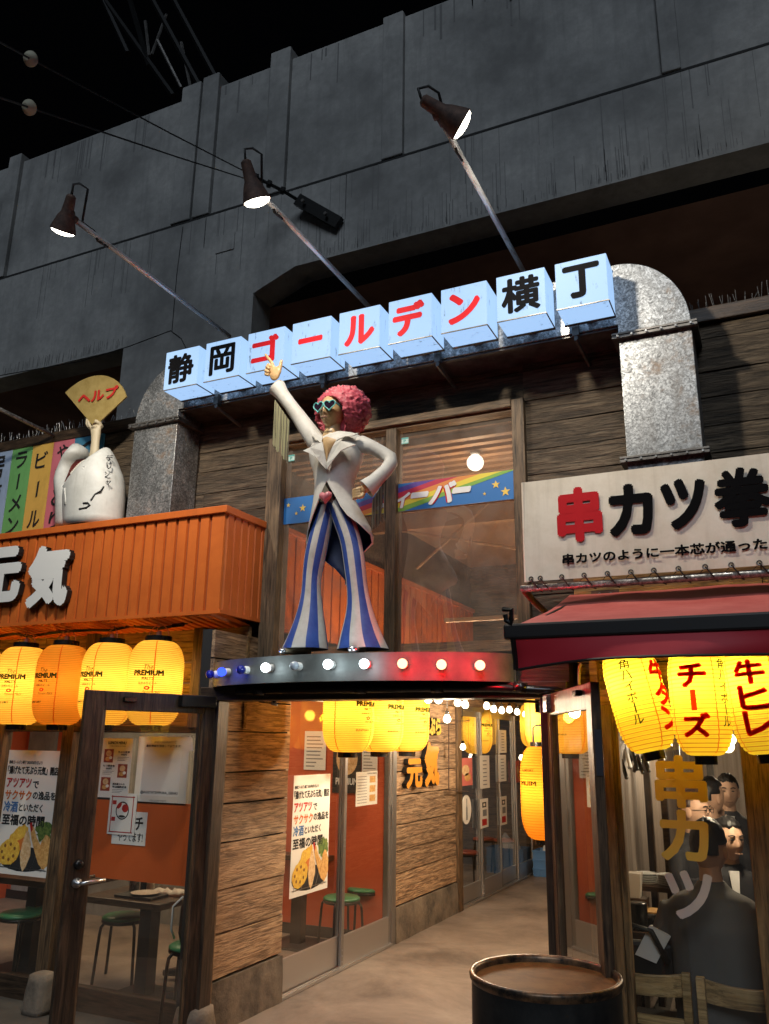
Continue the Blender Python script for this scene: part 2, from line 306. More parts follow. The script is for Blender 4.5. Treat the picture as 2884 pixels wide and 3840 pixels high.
# the alley floor, a thin slab that ramps down to the street
g = MB(); g.add([(-3.4, 4.95, 0), (-1.0, 4.95, 0), (-1.0, 16, 0), (-3.4, 16, 0), (-3.5, 2.6, -.046), (1.5, 2.6, -.046), (1.5, 4.2, -.02), (-1.0, 4.4, -.005), (-3.4, 4.4, -.005)],
                [(0, 1, 2, 3), (8, 7, 1, 0), (4, 5, 6, 7, 8)])
struct(g.build('alley_floor', 'hall_floor'))
# ---------------------------------------------------------------- planked walls
def plank(parent, x0, x1, z0, z1, Y, m, T=.03, jit=.006, along='X', fixed=0, flip=1):
    """one board; front face towards -Y (along X) or towards +X (along Y)"""
    n = max(2, int((x1-x0)/.18)); mb = MB(); P = []
    for row, z in ((0, z0), (1, z1)):
        for i in range(n+1):
            t = x0+(x1-x0)*i/n; dz = noise.noise(Vector((t*3.1, z*7.3, fixed+row)))*jit
            P.append((t, z+dz, noise.noise(Vector((t*2, z*5, 9)))*.004))
    vs = []
    for (t, z, d) in P: vs.append((t, Y+d, z) if along == 'X' else (Y-d*flip, t, z))
    for (t, z, d) in P: vs.append((t, Y+T, z) if along == 'X' else (Y-T*flip, t, z))
    k = n+1; fs = []
    for i in range(n):
        fs += [(i, i+1, k+i+1, k+i), (i+1, i, 2*k+i, 2*k+i+1), (k+i, k+i+1, 3*k+i+1, 3*k+i)]
    fs += [(0, k, 3*k, 2*k), (k-1, 3*k-1, 4*k-1, 2*k-1)]
    mb.add(vs, fs); o = mb.build('plank', m, parent); return o
def plank_rows(parent, spans, z0, z1, Y, m, h=.165, along='X', gap=.007, seed=1, flip=1):
    rd = random.Random(seed); z = z0
    while z < z1-.02:
        hh = h*rd.uniform(.82, 1.2); ze = min(z+hh, z1)
        if z1-ze < .06: ze = z1
        for (a, b, zc0, zc1) in spans:
            u0, u1 = max(z, zc0), min(ze, zc1)
            if u1-u0 < .025: continue
            t = a
            while t < b-.05:
                e = min(b, t+rd.uniform(.9, 2.6))
                if b-e < .35: e = b
                plank(parent, t+.002, e-.002, u0+gap/2, u1-gap/2, Y+rd.uniform(-.004, .005), m, along=along, fixed=rd.random()*50, flip=flip); t = e
        z = ze
# viaduct ---------------------------------------------------------
via = thing('railway_viaduct', 'grey concrete railway viaduct with stained parapet looming behind the alley shops', 'viaduct', (0, YV, 0))
zj, zb, zt = HC+.887*YV, HC+.738*YV, HC+1.166*YV
def vx(k): return k*YV
# front slab of girder with the bay openings
mb = MB(); yb0, yb1 = YV, YV+.36
xl, xr2 = vx(-.987), vx(-.717); zl = HC+.662*YV
pts = lambda y: None
def vslab(poly): mb.prism([(x, YV, z) for x, z in poly], (0, .36, 0))
vslab([(-30, zl), (xl, zl), (xl, zj), (-30, zj)])
vslab([(xl, 0), (xr2, 0), (xr2, HC+.708*YV), (xr2, zj), (xl, zj)])
vslab([(xr2, HC+.708*YV), (vx(-.639), zb), (vx(-.639), zj), (xr2, zj)])
vslab([(vx(-.639), zb), (25, zb), (25, zj), (vx(-.639), zj)])
mb.build('girder', 'concrete', via)
# dark vault behind the openings
mb = MB(); mb.box((-30, YV+.37, 0), (25, YV+.42, zl-.02)) if False else None
mb.add([(-30, YV+.36, zl+.12), (25, YV+.36, zb+.02), (25, YV+12, zb+.02), (-30, YV+12, zb+.02)], [(0, 1, 2, 3)])
mb.add([(-30, YV+12, -1), (25, YV+12, -1), (25, YV+12, zb+.1), (-30, YV+12, zb+.1)], [(0, 1, 2, 3)])
mb.build('vault', 'concrete_dark', via)
# parapet slabs with open joints, pilasters standing proud
ks = [-3.2, -2.35, -1.64, -.903, -.70, -.472, .10, .75, 1.5, 2.4]
for i in range(len(ks)-1):
    a, b = vx(ks[i])+.012, vx(ks[i+1])-.012; mb = MB(); mb.box((a, YV+.04, zj+.012), (b, YV+.30, zt+noise.noise(Vector((i*3.7, 0, 0)))*.015)); mb.build('parapet_slab', 'concrete', via, bevel=.015)
mb = MB(); mb.box((-28, YV-.004, zj-.020), (24, YV+.03, zj+.008)); mb.build('ledge_joint', 'joint', via)
mb = MB(); mb.box((-28, YV+.12, zj-.05), (24, YV+.28, zt-.05)); mb.build('joint_filler', 'joint', via)
for a, b, dz in ((-1.36, -1.325, .10), (-.906, -.863, .14), (-.858, -.822, .17), (-.709, -.668, .14), (-.487, -.45, .02), (-.06, -.035, .02)):
    mb = MB(); mb.box((vx(a), YV-.025, zj+.01), (vx(b), YV+.34, zt+dz)); mb.build('pilaster', 'concrete', via, bevel=.012)
mb = MB(); p = W(855, 905, YV); mb.box((p.x-.17, YV-.012, p.z-.13), (p.x+.10, YV-.004, p.z+.10)); mb.build('repair_patch', 'concrete', via)
# cracks / cast joints on the girder
mb = MB()
for pts in ([(686, 850), (672, 960), (665, 1010), (655, 1120), (645, 1240)], [(0, 1408), (300, 1355), (480, 1300), (640, 1240)], [(640, 1240), (680, 1270), (700, 1310)]):
    mb = MB(); P = [W(x, y, YV-.002) for x, y in pts]; mb.tube(P, .006, 4); mb.build('crack', 'joint', via)
# runs of black weathering on the girder face, strongest above its lower edge
rd = random.Random(4); mb = MB()
for i in range(260):
    x = rd.uniform(vx(-.62), vx(.30)); l_ = rd.choice((.05, .08, .12, .2, .45))*rd.uniform(.6, 1.3); z0 = zb+rd.uniform(.01, .07); w_ = rd.uniform(.003, .009); mb.box((x, YV-.0015, z0), (x+w_, YV+.001, z0+l_))
for i in range(110):
    x = rd.uniform(vx(-1.35), vx(-.99)); l_ = rd.uniform(.04, .16); z0 = zl+rd.uniform(.01, .05); mb.box((x, YV-.0015, z0), (x+rd.uniform(.003, .008), YV+.001, z0+l_))
for i in range(60):
    x = rd.uniform(vx(-1.3), vx(.3)); l_ = rd.uniform(.2, .9); w_ = rd.uniform(.004, .012); mb.box((x, YV-.0015, zj-l_-.01), (x+w_, YV+.001, zj-.01))
for i in range(70):
    x = rd.uniform(vx(-1.3), vx(.3)); l_ = rd.uniform(.1, .7); w_ = rd.uniform(.006, .03); mb.box((x, YV+.0385, zt-l_-.03), (x+w_, YV+.041, zt-.03))
mb.build('weathering_runs', 'stain', via)['kind'] = 'stuff'
# bracket on the girder holding two feeder wires
br = thing('wire_bracket', 'dark steel wire bracket bolted to the viaduct face near the middle spotlight', 'bracket', W(1250, 830, YV-.12))
a, b = W(1118, 750, YV-.12), W(1272, 838, YV-.05); mb = MB(); d = (b-a); n = d.normalized(); mb.obox((a+b)/2, d/2, n.cross(Vector((0, 1, 0)))*.07, (0, .03, 0)); mb.build('arm', 'black_steel', br)
for t in (.2, .75): mb = MB(); mb.axlathe([(.02, 0), (.02, .03)], a+d*t+Vector((0, -.06, 0)), (0, -1, 0), 8); mb.build('bolt', 'galv_dark', br)
mb = MB(); e1 = W(1000, 690, YV-.4)
mb.tube([a, W(1060, 715, YV-.3), W(960, 665, YV-.5)], .02, 6)
for q in ((1060, 715, .3), (1010, 690, .4), (960, 665, .5)): c = W(q[0], q[1], YV-q[2]); mb.axlathe([(.02, -.03), (.045, -.02), (.045, .02), (.02, .03)], c, (-.8, -.5, .3), 10)
mb.build('strain_insulator', 'black_steel', br)
for nm, p0, p1, ins, lab in (('upper', (955, 662), (-60, 125), (115, 221), 'upper of two overhead wires carrying a pale disc insulator'), ('lower', (985, 690), (-60, 345), (110, 403), 'lower of two overhead wires carrying a pale disc insulator')):
    t = thing('overhead_wire', lab, 'wire', W(*p0, YV-.5), group='overhead wires')
    A, B = W(*p0, YV-.5), W(*p1, YV-4.6); C = A+(B-A)*((p0[0]-ins[0])/(p0[0]-p1[0])); C = W(*ins, C.y)
    mb = MB(); mb.tube([A, (A*.5+C*.5)+Vector((0, 0, -.01)), C, B], .007, 5); mb.build('wire', 'wire_black', t)
    mb = MB(); rI = 29/FPX*(C-Vector((0, 0, HC))).dot(_f); mb.axlathe([(.02, -.05), (.03, -.03), (rI*.92, -.012), (rI, 0), (rI*.92, .012), (.03, .03), (.02, .05)], C, (B-A), 28); mb.build('insulator', mat('insulator_'+nm, (.42, .40, .30), .5), t, 'auto')
# lattice mast on top of the viaduct, barely lit
t = thing('lattice_mast', 'dim steel lattice mast rising above the viaduct into the black sky', 'mast', (vx(-1.25), YV+1.2, zt))
def lm(x, y): return W(x, y, YV+1.6)
mb = MB()
for P in ([(540, -60), (780, 380)], [(350, -60), (650, 360)], [(620, -60), (830, 330)], [(470, -60), (560, 250)], [(360, -60), (480, 200)]): mb.tube([lm(*q) for q in P], .05, 6)
mb.build('leg', 'black_steel', t)
mb = MB()
for P in ([(545, 80), (560, 210)], [(625, 55), (570, 205)], [(680, 160), (715, 330)], [(590, 150), (680, 330)]): mb.tube([lm(*q) for q in P], .028, 6)
mb.build('brace', 'galv_dark', t)

# ---------------------------------------------------------------- upper planked wall
wall = thing('plank_wall', 'weathered dark plank wall of the upper shopfront around the big window', 'wall', (-2.3, YW, 2.2))
WX0, WX1, WZ1 = -.663*YW, -.27*YW, W(1960, 1502, YW).z
ztop = 4.30
plank_rows(wall, [(-9, WX0, 2.3, 9), (WX0, WX1, WZ1, 9), (WX1, 3.2, 2.0, 9)], 2.0, ztop-.09, YW, 'wall_wood', .185, seed=3)
mb = MB(); mb.box((-9, YW+.02, 2.3), (WX0, YW+.12, ztop-.05)); mb.box((WX1, YW+.02, 1.9), (3.2, YW+.12, ztop-.05)); mb.box((WX0, YW+.02, WZ1), (WX1, YW+.12, ztop-.05)); mb.build('backing', 'joint', wall)
mb = MB(); mb.box((-9, YW-.035, ztop-.085), (3.2, YW+.16, ztop+.01)); mb.build('coping', 'dark_frame_x', wall, bevel=.006)
# bird spikes
for lab, a, b, nn in (('row of thin bird spikes along the wall top above the coloured menu boards', -6.4, -4.62, 34), ('row of thin bird spikes on the wall top right of the duct elbow', -.25, .35, 14)):
    t = thing('bird_spikes', lab, 'bird spikes', (a, YW, ztop))
    mb0 = None
    for i in range(nn):
        x = a+(b-a)*i/nn
        for j in range(2):
            h = random.uniform(.05, .11)
            if mb0 is None:
                mb0 = MB(); mb0.tube([(0, 0, 0), (0, 0, 1)], .0016, 4); ob = mb0.build('spike', 'galv', t); me = ob.data
            else: ob = bpy.data.objects.new('spike', me); COL.objects.link(ob); ob.parent = t
            ob.location = (x-a+random.uniform(-.006, .006), random.uniform(-.02, .03), .008); ob.scale = (1, 1, h); ob.rotation_euler = (random.uniform(-.35, .35), random.uniform(-.2, .2)*(1+2*(j == 1)*(random.random() < .3)), 0)

# ---------------------------------------------------------------- upper window
win = thing('upper_window', 'tall two-pane window with weathered wooden frame behind the disco statue', 'window', ((WX0+WX1)/2, YW, 2.2))
zb_ = 2.2
def wx(x, y, yy=YW): return W(x, y, yy).x
fl, fr_ = wx(*c2(545, 1000)), wx(*c3(903, 1000)); m0, m1 = wx(*c2(1345, 1500)), wx(*c2(1428, 1500)); zg = W(*c3(450, 360), YW).z
mb = MB(); mb.box((WX0-.01, YW-.05, zb_), (fl, YW+.10, WZ1)); mb.build('jamb', 'window_wood', win, bevel=.006)
mb = MB(); mb.box((fr_, YW-.05, zb_), (WX1+.01, YW+.10, WZ1)); mb.build('jamb', 'window_wood', win, bevel=.006)
mb = MB(); mb.box((m0, YW-.03, zb_), (m1, YW+.09, zg)); mb.build('mullion', 'window_wood', win, bevel=.005)
mb = MB(); mb.box((fl+.001, YW-.055, WZ1-.05), (fr_-.001, YW+.10, WZ1+.006)); mb.build('head', 'window_wood_x', win, bevel=.005)
mb = MB(); mb.box((fl+.002, YW-.025, zg-.006), (fr_-.002, YW+.08, zg+.03)); mb.build('head_rail', 'window_wood_x', win)
for a, b in ((fl, m0), (m1, fr_)):
    mb = MB(); mb.box((a+.001, YW+.025, zb_), (b-.001, YW+.031, zg)); mb.build('pane', 'dusty_glass', win)
# the room behind it
room = thing('upper_room', 'brown upstairs room with ribbed ceiling seen through the tall window', 'room', (-2.3, 6, 2.2))
mat('room_brown', (.30, .17, .09), .6); mat('room_floor', (.10, .06, .035), .7)
yb_ = 9.6; zc = 3.78; XL_ = XC-.03
mb = MB(); mb.quad((XL_, YW+.14, zc+.05), (1.5, YW+.14, zc+.05), (1.5, yb_, zc+.05), (XL_, yb_, zc+.05)); mb.build('ceiling', 'room_brown', room)
for i in range(15):
    y = YW+.2+i*.125; mb = MB(); mb.box((XL_, y, zc), (1.5, y+.055, zc+.045)); mb.build('ceiling_rib', 'room_brown', room)
mb = MB(); mb.quad((XL_, yb_, 2.5), (1.5, yb_, 2.5), (1.5, yb_, zc+.05), (XL_, yb_, zc+.05)); mb.build('back_wall', 'wall_wood', room)
mb = MB(); mb.box((XL_, 6.80, zc-.16), (1.5, 6.88, zc-.002)); mb.build('beam', 'room_brown', room)
for i in range(30):
    mb = MB(); y = YW+.16+i*.15; mb.box((XL_, y, 2.505), (XL_+.03, y+.125, 3.255)); mb.build('orange_panel', 'orange_paint', room)
mb = MB(); mb.box((XL_, YW+.15, 3.256), (XL_+.05, YW+4.7, 3.30)); mb.build('panel_cap', 'orange_paint', room)
mb = MB(); mb.quad((XR+.05, YW+.14, 2.50), (1.5, YW+.14, 2.50), (1.5, yb_, 2.50), (XR+.05, yb_, 2.50)); mb.build('floor', 'room_floor', room)
mb = MB(); mb.quad((XL_, YW+.14, 3.2), (XL_, yb_, 3.2), (XL_, yb_, zc+.05), (XL_, YW+.14, zc+.05)); mb.quad((1.5, YW+.14, 2.0), (1.5, yb_, 2.0), (1.5, yb_, zc+.05), (1.5, YW+.14, zc+.05)); mb.build('end_wall', 'wall_wood', room)
for a, b in (((0, 1225), (915, 1365)), ((690, 1010), (130, 1520))):
    mb = MB(); mb.tube([W(*c3(*a), 6.3), W(*c3(*b), 6.3)], .012, 6); mb.build('tie_rod', 'room_brown', room)
mb = MB(); mb.box((wx(*c3(350, 1680), 6.0), 5.98, 2.62), (wx(*c3(925, 1640), 6.0), 6.02, 2.65)); mb.box((wx(*c3(200, 1780), 6.0), 5.98, 2.40), (wx(*c3(925, 1740), 6.0), 6.02, 2.43)); mb.build('shelf', 'room_brown', room)
t = thing('ceiling_lamp', 'round glowing globe lamp under the ceiling seen through the right window pane', 'lamp', WZ(*c3(585, 620), zc-.01))
p = t.location.copy(); mb = MB(); mb.lathe([(.03, -.01), (.035, .0), (.035, .02)], p+Vector((0, 0, -.005)), 16); mb.build('housing', 'white_paint', t)
mb = MB(); mb.lathe([(.0005, -.062)]+[(.062*math.sin(q), -.062*math.cos(q)) for q in [math.pi*i/12 for i in range(1, 12)]]+[(.0005, .062)], p+Vector((0, 0, -.075)), 24, False); mb.build('diffuser', 'disc_glow', t, True)
lamp('lamp_light', 'POINT', p+Vector((0, 0, -.22)), 12, (1, .80, .55), t, .09)
# rainbow banner
bn = thing('fever_banner', 'blue rainbow banner with white katakana and yellow stars across the window', 'banner', W(*c2(525, 1180), YW+.01))
YN = YW+.018
zb0, zb1 = W(*c3(905, 975), YN).z, W(*c3(905, 748), YN).z; xb0, xb1 = wx(*c2(523, 1100), YN), wx(*c3(912, 900), YN)
mat('banner_blue', (.02, .16, .46), .5); cols = [('banner_violet', (.10, .05, .30)), ('banner_red', (.50, .02, .06)), ('banner_orange', (.72, .25, .05)), ('banner_yellow', (.78, .62, .05)), ('banner_green', (.20, .42, .06))]
mb = MB(); mb.box((xb0, YN-.003, zb0), (xb1, YN+.003, zb1)); mb.build('cloth', 'banner_blue', bn)
H = zb1-zb0; sx = xb0+.22; wdt = .155
for i, (nm, c) in enumerate(cols):
    mat(nm, c, .5); a0 = sx+i*wdt; slope = .86
    # diagonal stripe clipped to the cloth
    mb = MB(); q = [(a0, zb0), (a0+wdt+.001, zb0), (a0+wdt+slope+.001, zb1), (a0+slope, zb1)]
    mb.prism([(min(x, xb1), YN-.0045, z) for x, z in q], (0, .001, 0)); mb.build('stripe', nm, bn)
mat('banner_white', (.80, .80, .78), .5); mat('banner_star', (.80, .55, .10), .5)
for body, a, b, c, d in (('フ', 1398, .12, 1478, .90), ('ィ', 1474, .10, 1530, .66), ('ー', 1540, .40, 1606, .62), ('バ', 1606, .10, 1700, .88), ('ー', 1696, .40, 1766, .62)):
    xa_, xb2_ = W(a, 1900, YN).x, W(c, 1900, YN).x; o = (xa_, YN-.0045, zb0+H*b); u = (xb2_-xa_, 0, 0); vv = (H*(d-b)*.22, 0, H*(d-b))
    TX('letter_outline', body, o, u, vv, 'red_paint', bn, .09 if body != 'ー' else .3, lift=.002); TX('letter', body, o, u, vv, 'banner_white', bn, .045 if body != 'ー' else .2, lift=.004)
def star(mb, x, z, r, y):
    mb.prism([(x+math.sin(math.pi*i/5)*(r if i % 2 == 0 else r*.42), y, z+math.cos(math.pi*i/5)*(r if i % 2 == 0 else r*.42)) for i in range(10)], (0, .001, 0))
for (x, y, r) in ((588, 1028, .018), (699, 1050, .030), (649, 1092, .015)): mb = MB(); p = W(*c2(x, y), YN); star(mb, p.x, p.z, r, YN-.006); mb.build('star', 'banner_star', bn)
for (x, y, r) in ((748, 868, .030), (823, 922, .034), (660, 940, .013)): mb = MB(); p = W(*c3(x, y), YN); star(mb, p.x, p.z, r, YN-.006); mb.build('star', 'banner_star', bn)
# two small parking stickers
mat('sticker_teal', (.10, .45, .42), .5); mat('sticker_pale', (.55, .72, .66), .5)
for lab, cc, (x0, y0, x1, y1) in (('small teal sticker high on the left window pane beside the fringe', c2, (584, 632, 634, 688)), ('small teal sticker at the top left of the right window pane', c2, (1466, 498, 1520, 553))):
    a, b = W(*cc(x0, y1), YN), W(*cc(x1, y0), YN); t = thing('window_sticker', lab, 'sticker', a, 'parking stickers')
    mb = MB(); mb.box((a.x, YN-.001, a.z), (b.x, YN+.002, b.z)); mb.build('film', 'sticker_pale', t)
    dx, dz = b.x-a.x, b.z-a.z; mb = MB(); mb.box((a.x, YN-.003, a.z), (b.x, YN-.0015, a.z+dz*.12)); mb.build('band', 'sticker_teal', t); mb = MB(); mb.box((a.x, YN-.003, b.z-dz*.22), (b.x, YN-.0015, b.z)); mb.build('band', 'sticker_teal', t)
    TX('letter', 'P', (a.x+dx*.3, YN-.0012, a.z+dz*.2), (dx*.35, 0, 0), (0, 0, dz*.5), 'sticker_teal', t, .05, lift=.001)

# ---------------------------------------------------------------- ventilation duct
du = thing('ventilation_duct', 'weathered galvanised rectangular duct arching over the sign between two elbows', 'duct', (-2.4, YD, 2.6))
YDb = YW-.02
dz0 = HC+.535*(YB+.22)-.02      # duct bottom under the boxes
Lx0, Lx1 = wx(*c1(985, 230), YD), wx(*c1(1325, 200), YD); Rx0, Rx1 = wx(*c8(520, 1200), YD), wx(*c8(1108, 1200), YD)
zf = W(*c7(150, 1440), YD).z; zfr = W(*c8(760, 720), YD).z; zft = W(*c8(600, 178), YD).z
zf = (zf+zfr)/2
mb = MB(); mb.box((Lx0, YD, 3.0), (Lx1, YDb, zf)); mb.build('riser', 'galv', du, bevel=.004)
mb = MB(); mb.box((Rx0, YD, 2.9), (Rx1, YDb, zf)); mb.build('riser', 'galv', du, bevel=.004)
def elbow(outer_x, inner_x):
    s_ = 1 if outer_x > inner_x else -1; w_ = abs(outer_x-inner_x); pts = []
    hh = zft-zf
    for i in range(17):
        a = math.pi/2*i/16; pts.append((inner_x-s_*.0+s_*(w_)*math.cos(a), zf+.02+hh*math.sin(a)*.985))
    pts.append((inner_x-s_*.15, zf+.02+hh*.985)); pts.append((inner_x-s_*.15, dz0)); pts.append((inner_x-s_*.0, dz0)); pts.append((inner_x, zf+.02))
    mb = MB(); mb.prism([(x, YD-.001, z) for x, z in pts], (0, YDb-YD+.001, 0)); return mb.build('elbow', 'galv', du, bevel=.003)
elbow(Lx0, Lx1); elbow(Rx1, Rx0)
mb = MB(); mb.box((Lx1+.15, YD+.004, dz0+.001), (Rx0-.15, YDb, zft-.01)); mb.build('cross_duct', 'galv', du, bevel=.003)
for x0, x1, z in ((Lx0, Lx1, zf), (Rx0, Rx1, zf), (Rx0, Rx1, W(*c8(860, 1690), YD).z)):
    mb = MB(); mb.box((x0-.035, YD-.035, z-.012), (x1+.035, YDb+.01, z+.006)); mb.box((x0-.035, YD-.04, z+.008), (x1+.035, YDb+.01, z+.022)); mb.build('flange', 'galv_dark', du, bevel=.002)
    for q in range(6): mb = MB(); mb.axlathe([(.007, 0), (.007, .012)], (x0+(x1-x0)*q/5, YD-.04, z-.003), (0, -1, 0), 6); mb.build('bolt', 'galv', du)
mb = MB(); mb.box((Lx1-.1, YD+.02, dz0-.012), (Rx0+.1, YDb, dz0-.002)); mb.build('bottom_plate', 'galv_dark', du)
for (x, y) in ((425, 1260),):
    pass
for k_ in (-.79, -.59, -.40, -.20):
    x = k_*4.55; mb = MB(); mb.tube([(x, YD-.02, dz0+.03), (x, YD-.02, dz0-.05), (x+.02, YDb, dz0-.10)], .014, 5); mb.box((x-.02, YD-.03, dz0-.03), (x+.02, YD+.02, dz0+.05)); mb.build('bracket', 'galv_dark', du)

# ---------------------------------------------------------------- nine sign boxes
zb0 = HC+.564*YB; zb1 = HC+.634*YB
chars = [('静', 'black', 'leftmost'), ('岡', 'black', ''), ('ゴ', 'red', ''), ('ー', 'red', ''), ('ル', 'red', ''), ('デ', 'red', ''), ('ン', 'red', ''), ('横', 'black', ''), ('丁', 'black', '')]
desc = ['leftmost backlit sign cube with dense black kanji', 'second backlit sign cube with a boxy black kanji', 'backlit sign cube with angular red character behind the pointing finger', 'backlit sign cube with a single long red bar', 'fifth backlit sign cube with two curved red strokes', 'sixth backlit sign cube with red marks below two bars', 'seventh backlit sign cube with short and long slanted red strokes', 'eighth backlit sign cube with dense black kanji, second from the right', 'rightmost backlit sign cube with black T-like kanji with a hook']
rect = {'ゴ': (.12, .18, .86, .86), 'ー': (.17, .44, .80, .58), 'ル': (.14, .14, .88, .86), 'デ': (.10, .12, .84, .90), 'ン': (.16, .14, .86, .84), '静': (.10, .12, .88, .88), '岡': (.14, .12, .86, .88), '横': (.10, .12, .90, .90), '丁': (.14, .16, .86, .88)}
for i, (ch, colr, _) in enumerate(chars):
    kx0 = -.8885+i*(.6685/8); x0, x1 = kx0*YB, (kx0+.0692)*YB
    t = thing('sign_box', desc[i], 'sign', ((x0+x1)/2, YB+.11, zb0), 'backlit cube sign row')
    mb = MB(); mb.box((x0, YB, zb0), (x1, YB+.215, zb1)); bod = mb.build('body', 'backlit_plastic', t, bevel=.004)
    for z in (zb0+.001, zb1-.001): mb = MB(); mb.box((x0-.002, YB+.20, z-.004), (x1+.002, YB+.225, z+.004)); mb.build('back_trim', 'galv_dark', bod)
    a, b, c, d = rect[ch]; wv, hv = x1-x0, zb1-zb0
    sheet = .06*hv if ch in ('丁', '横', 'デ', 'ル') else .04*hv
    TX('letter', ch, (x0+wv*a, YB, zb0+hv*b), (wv*(c-a), 0, 0), (0, 0, hv*(d-b)), 'sign_black' if colr == 'black' else 'red_paint', bod, {'ー': .22}.get(ch, .035 if colr == 'black' and ch in '静岡横' else .05), lift=.003)
    mb = MB(); mb.box((x0-.001, YB-.0025, zb0-.0025), (x1+.001, YB+.004, zb0+.0035)); mb.build('edge_trim', 'galv_dark', bod); mb = MB(); mb.box((x1-.0035, YB+.0045, zb0-.0025), (x1+.0025, YB+.20, zb0+.0035)); mb.build('edge_trim', 'galv_dark', bod)
    mb = MB(); mb.box(((x0+x1)/2-.03, YB+.21, zb0+.02), ((x0+x1)/2+.03, YD, zb0+.06)); mb.build('mount', 'galv_dark', t)

# ---------------------------------------------------------------- three spotlights on horizontal poles
def spot(lab, base, tip, aim_px, dirv, size=1.0, energy=60):
    B = W(*base, 4.86); A = Vector((B.x, 0, B.z)); Yt = W(*tip, 1).y
    kz = (W(*tip, 1).z-HC); Yt = (B.z-HC)/kz; Tip = W(*tip, Yt)
    t = thing('spotlight', lab, 'spotlight', B, 'spotlights on poles above the sign')
    mb = MB(); mb.tube([B, Tip], .017, 10); mb.build('pole', 'pole_steel', t, True)
    D = Vector(dirv).normalized(); H0 = Tip+Vector((0, -.02, .03))
    back = H0-D*.11*size
    mb = MB(); mb.tube([Tip+Vector((0, .05, 0)), Tip, H0], .024, 8); mb.axlathe([(.024, -.03), (.03, 0), (.024, .03)], Tip+Vector((0, -.01, .01)), (1, 0, 0), 10); mb.build('knuckle', 'rust', t, True)
    mb = MB(); s_ = size
    mb.axlathe([(.02*s_, 0), (.034*s_, .012), (.038*s_, .07*s_), (.044*s_, .13*s_), (.060*s_, .16*s_), (.085*s_, .235*s_), (.092*s_, .26*s_), (.088*s_, .262*s_), (.05*s_, .17*s_)], back, D, 24, False); mb.build('housing', 'rust', t, 'auto')
    mb = MB(); mb.axlathe([(.086*s_, 0), (.075*s_, .022*s_), (.04*s_, .036*s_), (.004, .04*s_)], back+D*.252*s_, D, 24); mb.build('lens', 'lens_glow', t, True)
    mb = MB(); U = Vector((0, 0, 1)); q = back
    mb.tube([q, q+U*.05-D*.02, q+U*.085+Vector((.03, .02, 0)), q+Vector((.075, .05, .05)), Tip+Vector((0, .10, .022)), Tip+Vector((0, .2, .02)), Tip+Vector((0, .24, -.03)), Tip+Vector((0, .33, -.02))], .0075, 6); mb.build('cable', 'wire_black', t, True)
    lamp('lamp_light', 'SPOT', back+D*.32*s_, energy, (1, .90, .74), t, .06, D.to_track_quat('-Z', 'Y').to_euler(), (R(165), .8))
m = mat('pole_steel', (.55, .55, .55), .4, .55); a = tnoise(m, coords(m, (6, 1, 6)), 9, 7, .7); L(m, ramp(m, a, [(.5, (.80, .82, .84)), (.68, (.42, .33, .26))]), bsdf(m).inputs['Base Color'])
m = mat('rust', (.10, .06, .045), .75, .2); a = tnoise(m, coords(m), 20, 7, .7); L(m, ramp(m, a, [(.35, (.05, .032, .028)), (.6, (.13, .075, .055)), (.75, (.22, .14, .11))]), bsdf(m).inputs['Base Color'])
spot('leftmost rusty spotlight tilted down at the end of its pole', (862, 1262), (262, 810), None, _r*-.35+_u*-.93+_f*.26, .86, SPOT_E[0])
spot('middle rusty spotlight pointing down at the end of its pole', (1384, 1151), (945, 690), None, _r*.26+_u*-.93+_f*.14, .9, SPOT_E[1])
spot('rightmost rusty spotlight turned aside to the right with glowing lens', (1962, 1016), (1650, 440), None, _r*.85+_u*-.48+_f*.12, .92, SPOT_E[2])
t = thing('bare_pole', 'plain steel pole crossing the dark opening at the left edge', 'pole', W(200, 1630, 4.9)); B = W(200, 1632, 4.9); kz = W(0, 1535, 1).z-HC; Tp = W(-120, 1470, 1)
mb = MB(); Y2 = (B.z-HC)/(W(0, 1535, 1).z-HC); E2 = W(0, 1535, Y2); mb.tube([B, E2, E2+(E2-B)*1.2], .017, 8); mb.build('tube', 'galv', t, True)
# ================================================================ LEFT SHOP: orange fascia
fz0, fz1 = HC+.1835*YF, HC+.347*YF
FX1 = -.741*YF; FX0 = -6.6
fa = thing('orange_fascia', 'orange ribbed metal shop fascia with white brush characters above the left lanterns', 'fascia', (-5, YF, fz0))
kp = (1.03-.771)/12; xk = -.771*YF
xs = [xk+kp*YF*(1-i) for i in range(0, 24)]
xs[0] = FX1-.004
for i in range(len(xs)-1):
    a, b = xs[i+1]+.005, xs[i]-.005
    if b < FX0: break
    mb = MB(); y0 = YF; T = .014   # pan with folded edges
    mb.add([(a, y0+T, fz0+.01), (a+.012, y0, fz0+.01), (b-.004, y0, fz0+.01), (b, y0+T, fz0+.01), (a, y0+T, fz1-.05), (a+.012, y0, fz1-.05), (b-.004, y0, fz1-.05), (b, y0+T, fz1-.05)],
           [(0, 1, 5, 4), (1, 2, 6, 5), (2, 3, 7, 6), (4, 5, 6, 7), (0, 3, 2, 1)]); mb.build('panel', 'orange_paint', fa)
for i in range(6):
    a, b = YF+.02+i*.083, YF+.02+(i+1)*.083-.008; T = .014; X = FX1
    mb = MB(); mb.add([(X-T, a, fz0+.01), (X, a+.01, fz0+.01), (X, b-.004, fz0+.01), (X-T, b, fz0+.01), (X-T, a, fz1-.05), (X, a+.01, fz1-.05), (X, b-.004, fz1-.05), (X-T, b, fz1-.05)],
           [(0, 1, 5, 4), (1, 2, 6, 5), (2, 3, 7, 6), (4, 5, 6, 7), (0, 3, 2, 1)]); mb.build('panel', 'orange_paint', fa)
mat('orange_groove', (.30, .06, .01), .6)
